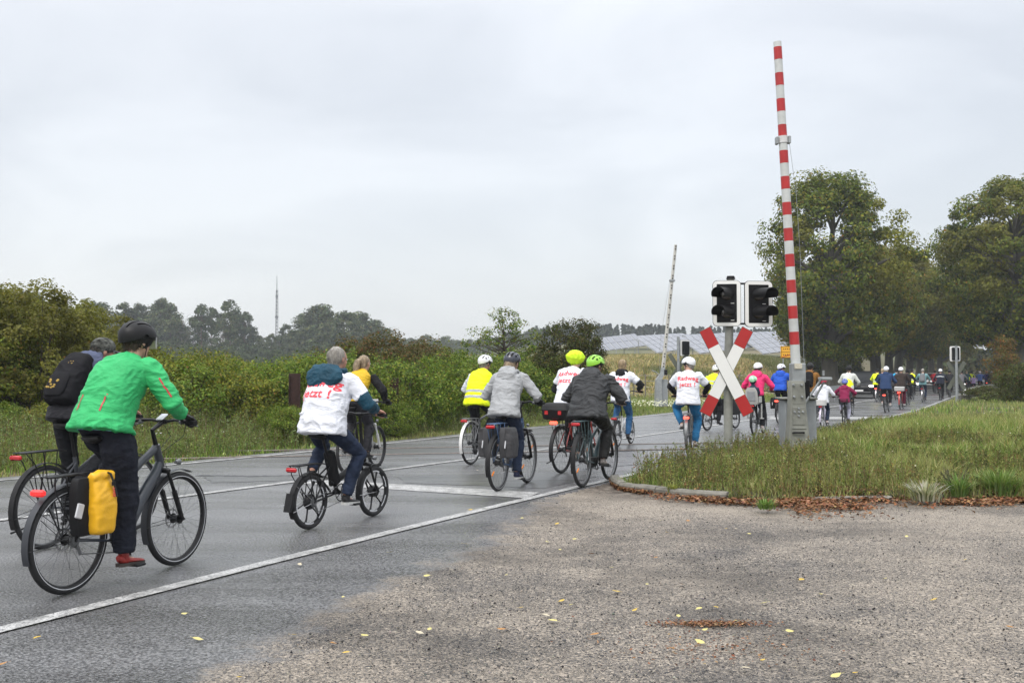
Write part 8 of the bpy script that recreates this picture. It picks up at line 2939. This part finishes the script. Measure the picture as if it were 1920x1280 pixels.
tuft(1875, 935, 'big arching tuft of bright green grass at the right edge of the verge', 420, 0.33, BR, 0.24)
tuft(1800, 938, 'smaller arching grass tuft left of the big one at the verge edge', 160, 0.28, BR, 0.12)
tuft(1436, 962, 'small green grass tuft growing in the brown leaves', 150, 0.12, BR, 0.11)
tuft(1262, 930, 'yellowish grass tuft on the kerb end', 90, 0.14, [(0.22, 0.25, 0.07), (0.28, 0.30, 0.10)], 0.09)
tuft(1735, 946, 'silvery dead plant cushion lying at the edge of the verge', 220, 0.24, [(0.42, 0.41, 0.34), (0.30, 0.30, 0.22), (0.16, 0.18, 0.10)], 0.2)
# bare weed skeleton
c = G(1790, 935)
t = thing('dead_weed', 'dark leafless branching weed between the silvery cushion and the big tuft', 'weed', (c.x, c.y, 0.05))
m_ = MB()
for k in range(16):
    a = random.uniform(0, 2 * PI); l = random.uniform(0.15, 0.36)
    e = Vector((math.cos(a) * l * 0.6, math.sin(a) * l * 0.5, l))
    m_.tube([(0, 0, 0), e * 0.5 + Vector((0, 0, 0.03)), e], [0.004, 0.003, 0.0015], 4)
    for q in range(4):
        s_ = e * random.uniform(0.4, 0.9)
        m_.tube([s_, s_ + Vector((random.uniform(-.07, .07), random.uniform(-.07, .07), random.uniform(.02, .09)))], 0.0016, 3)
m_.build('stems', BARKD, t)

# ---------------------------------------------------------------- leaf litter
def litter(name, P, z, size, cols, label, flat=2.2):
    nn = np.tile([0, 0, flat], (len(P), 1)) + 0.0
    V, F = leaf_quads(np.c_[P, z], nn, size, r_, 0.0, 0.7, 0.0)
    o = np_mesh(name, V, F, LITTER, col=np.repeat(cols, 4, 0), kind='stuff')
    tag(o, label, 'dry leaves')
BRN = [(0.20, 0.085, 0.04), (0.25, 0.13, 0.065), (0.13, 0.06, 0.035), (0.30, 0.19, 0.10), (0.08, 0.045, 0.03)]
Sx = r_.uniform(0, kd[-1], 42000)
kp3 = np.array([[np.interp(s, tt, kx), np.interp(s, tt, ky)] for s in Sx])
tn = np.stack([np.gradient(kx), np.gradient(ky)], 1); tn /= np.linalg.norm(tn, axis=1)[:, None]
ti = np.clip((Sx / kd[-1] * 399).astype(int), 0, 399)
nrm2 = np.stack([tn[ti, 1], -tn[ti, 0]], 1)
sidek = np.sign(seg_signed(kp3[:1] + nrm2[:1] * 0.3, KP)[0] * SIGNK)
off_ = np.abs(r_.normal(0, 0.34, len(Sx))) - 0.05
off_ = np.where(r_.uniform(0, 1, len(Sx)) < 0.3, r_.uniform(-0.6, 0.1, len(Sx)), off_)
pxs_ = 960 + FPX * kp3[:, 0] / kp3[:, 1]
wid = (0.30 + 0.75 * np.exp(-((pxs_ - 1500) / 80.0) ** 2) + 0.35 * np.exp(-((pxs_ - 1700) / 60.0) ** 2) + 0.5 * (vnoise(np.c_[Sx * 0.9, Sx * 0, Sx * 0]) - 0.4)) * sstep(0.7, 1.6, Sx)
Pl = kp3 - nrm2 * sidek * (off_ * wid * 1.5)[:, None]
keepd = r_.uniform(0, 1, len(Sx)) < np.clip(wid * 0.9 + 0.05, 0, 1) * (0.12 + 0.88 * sstep(0.44, 0.70, vnoise(np.c_[Pl * 2.6, Pl[:, :1] * 0])))
Pl = Pl[keepd]
zz, dk, dr = verge_z(Pl)
zl = np.where(dk > 0.02, np.maximum(zz, 0) + 0.02, 0.012) + r_.uniform(0, 0.04, len(Pl))
litter('brown_leaf_litter', Pl, zl, 0.05, palette(len(Pl), r_, BRN, [4, 4, 3, 2, 2]), 'band of rust-brown fallen leaves along the kerb')
# dark humus under the litter along the kerb
P2 = np.concatenate([np.c_[r_.normal(G(1335, 1173).x, 0.16, 700), r_.normal(G(1335, 1173).y, 0.035, 700)], np.c_[r_.normal(G(1360, 1245).x, 0.3, 260), r_.normal(G(1360, 1215).y, 0.2, 260)]])
litter('brown_needle_litter', P2, np.full(len(P2), 0.014) + r_.uniform(0, 0.008, len(P2)), 0.02, palette(len(P2), r_, BRN, [4, 3, 3, 2, 2]), 'small brown drift of debris in the worn asphalt at the bottom of the picture')
# crumbs of loose stone
P2 = scatter(-4.5, 8, 4.5, 13.5, 60000, r_)
P2 = P2[(np.abs(P2[:, 0]) / P2[:, 1] < 0.53) & (r_.uniform(0, 1, len(P2)) < np.clip(9.5 / P2[:, 1] - 0.55, 0.05, 1))]
db2 = seg_signed(P2, Bp); dr2 = side(Rxy, P2[:, 0], P2[:, 1]); dk2 = seg_signed(P2, KP) * SIGNK
kp = (db2 > 0.1) & (dr2 > 0.3) & (dk2 < -0.05)
P2 = P2[kp]
n = len(P2)
sz_ = r_.uniform(0.002, 0.0058, n)[:, None] * np.where(r_.uniform(0, 1, (n, 1)) < 0.06, 1.8, 1)
u6 = np.array([(1, 0, 0), (0, 1, 0), (-1, 0, 0), (0, -1, 0), (0, 0, 0.7), (0, 0, -0.5)])
VV = (np.c_[P2, np.full(n, 0.010)][:, None, :] + (u6[None] * (1 + r_.normal(0, 0.25, (n, 6, 1)))) * sz_[:, None, :]).reshape(-1, 3)
f8 = np.array([(0, 1, 4), (1, 2, 4), (2, 3, 4), (3, 0, 4), (1, 0, 5), (2, 1, 5), (3, 2, 5), (0, 3, 5)])
FF = (f8[None] + (np.arange(n) * 6)[:, None, None]).reshape(-1, 3)
o = np_mesh('loose_grit', VV, FF, LITTER, col=np.repeat(palette(n, r_, [(0.02, 0.02, 0.024), (0.13, 0.125, 0.115), (0.32, 0.29, 0.25), (0.06, 0.06, 0.06)], [5, 3, 2.4, 4]), 6, 0), kind='stuff')
tag(o, 'loose grit scattered on the crumbling asphalt', 'grit')

# fallen leaves one by one
LEAFPX = [(979, 975), (1044, 986), (1026, 1020), (1110, 1043), (1122, 985), (1139, 990), (1077, 1015), (1050, 1035), (1251, 1002), (1238, 979), (1290, 980), (1362, 995), (1380, 995), (1405, 1005), (1147, 1069), (1155, 1114), (1213, 1101), (1279, 1101), (1503, 1092), (1486, 1076), (1433, 1136), (1071, 1140), (1053, 1132), (1036, 1170), (1114, 1196), (977, 1145), (1024, 1160), (1272, 1161), (1311, 1147), (1342, 1144), (1322, 1187), (1260, 1223), (1430, 1245), (1399, 1260), (1312, 1210), (1380, 1170), (1603, 1270), (1567, 1275), (1893, 1182), (1810, 1054), (1600, 1102), (1540, 1120), (345, 1157), (70, 1202), (371, 1205), (5, 1252), (448, 1278), (562, 1063), (732, 1040), (643, 1125), (551, 1197), (684, 1199), (625, 1213), (648, 1231), (787, 1193), (805, 1186), (800, 1085), (873, 1024), (950, 1083), (940, 1186), (882, 959), (895, 884), (1700, 1010), (1660, 1090), (1750, 1130), (1480, 1190), (1230, 1050), (1190, 1150)]
lmats = [M('leaf_pale_yellow', (0.50, 0.44, 0.16), 0.6, var=0.15), M('leaf_yellow', (0.50, 0.34, 0.05), 0.6, var=0.15), M('leaf_ochre', (0.36, 0.17, 0.04), 0.6, var=0.2), M('leaf_bleached', (0.48, 0.42, 0.30), 0.6, var=0.15)]
lnames = ['pale yellow', 'golden yellow', 'ochre', 'bleached']
lmeshes = {}
def leafmesh(v, mi):
    if (v, mi) in lmeshes:
        return lmeshes[(v, mi)]
    rr = random.Random(v * 13 + 1)
    outline = [(-0.5, 0), (-0.32, 0.20), (-0.05, 0.34), (0.22, 0.26), (0.5, 0.0), (0.22, -0.26), (-0.05, -0.33), (-0.32, -0.21)]
    vs = [(x * (1 + rr.uniform(-.12, .12)), y * (1 + rr.uniform(-.2, .2)), 0.10 * abs(y) * 2 * (1 if v % 2 else 0.3) + 0.10 * x * x * 2 * rr.uniform(0, 1.5)) for x, y in outline] + [(-0.2, 0, -0.01), (0.15, 0, -0.02)]
    fs = [(0, 8, 1), (1, 8, 9, 2), (2, 9, 3), (3, 9, 4), (4, 9, 5), (5, 9, 6), (6, 9, 8, 7), (7, 8, 0)]
    m_ = MB().add(vs, fs)
    m_.tube([(-0.5, 0, 0), (-0.75, 0.05, 0.04)], 0.012, 3)
    me = m_.mesh('leaf_blade', lmats[mi])
    lmeshes[(v, mi)] = me
    return me
for i, (x, y) in enumerate(LEAFPX):
    p = G(x, y)
    mi = (0, 1, 0, 2, 1, 3, 0)[i % 7]
    o = bpy.data.objects.new('fallen_leaf', leafmesh(i % 5, mi)); COL.objects.link(o)
    s = random.uniform(0.030, 0.062) * (1.1 if y > 1090 else 1.0)
    o.location = (p.x, p.y, 0.024); o.scale = (s, s, s); o.rotation_euler = (random.uniform(-.25, .25), random.uniform(-.25, .25), random.uniform(0, 6.28))
    tag(o, '%s fallen leaf among the scattered leaves on the asphalt' % lnames[mi], 'leaf', '%s leaves scattered on the asphalt' % lnames[mi])

# ---------------------------------------------------------------- haze
HZ = bpy.data.materials.new('damp_air')
HZ.use_nodes = True
nt = HZ.node_tree
for n_ in list(nt.nodes):
    nt.nodes.remove(n_)
ho = nt.nodes.new('ShaderNodeOutputMaterial')
hv = nt.nodes.new('ShaderNodeVolumePrincipled')
hv.inputs['Color'].default_value = (0.86, 0.92, 1.0, 1)
hv.inputs['Density'].default_value = 0.00045
hv.inputs['Anisotropy'].default_value = 0.2
nt.links.new(hv.outputs[0], ho.inputs['Volume'])
hb_ = MB().box((0, 0, 0), (1, 1, 1)).build('haze', HZ, smooth=False)
hb_['kind'] = 'stuff'
hb_.location = (0, 350, 19.0)
hb_.scale = (1060, 840, 44)
run_jobs()
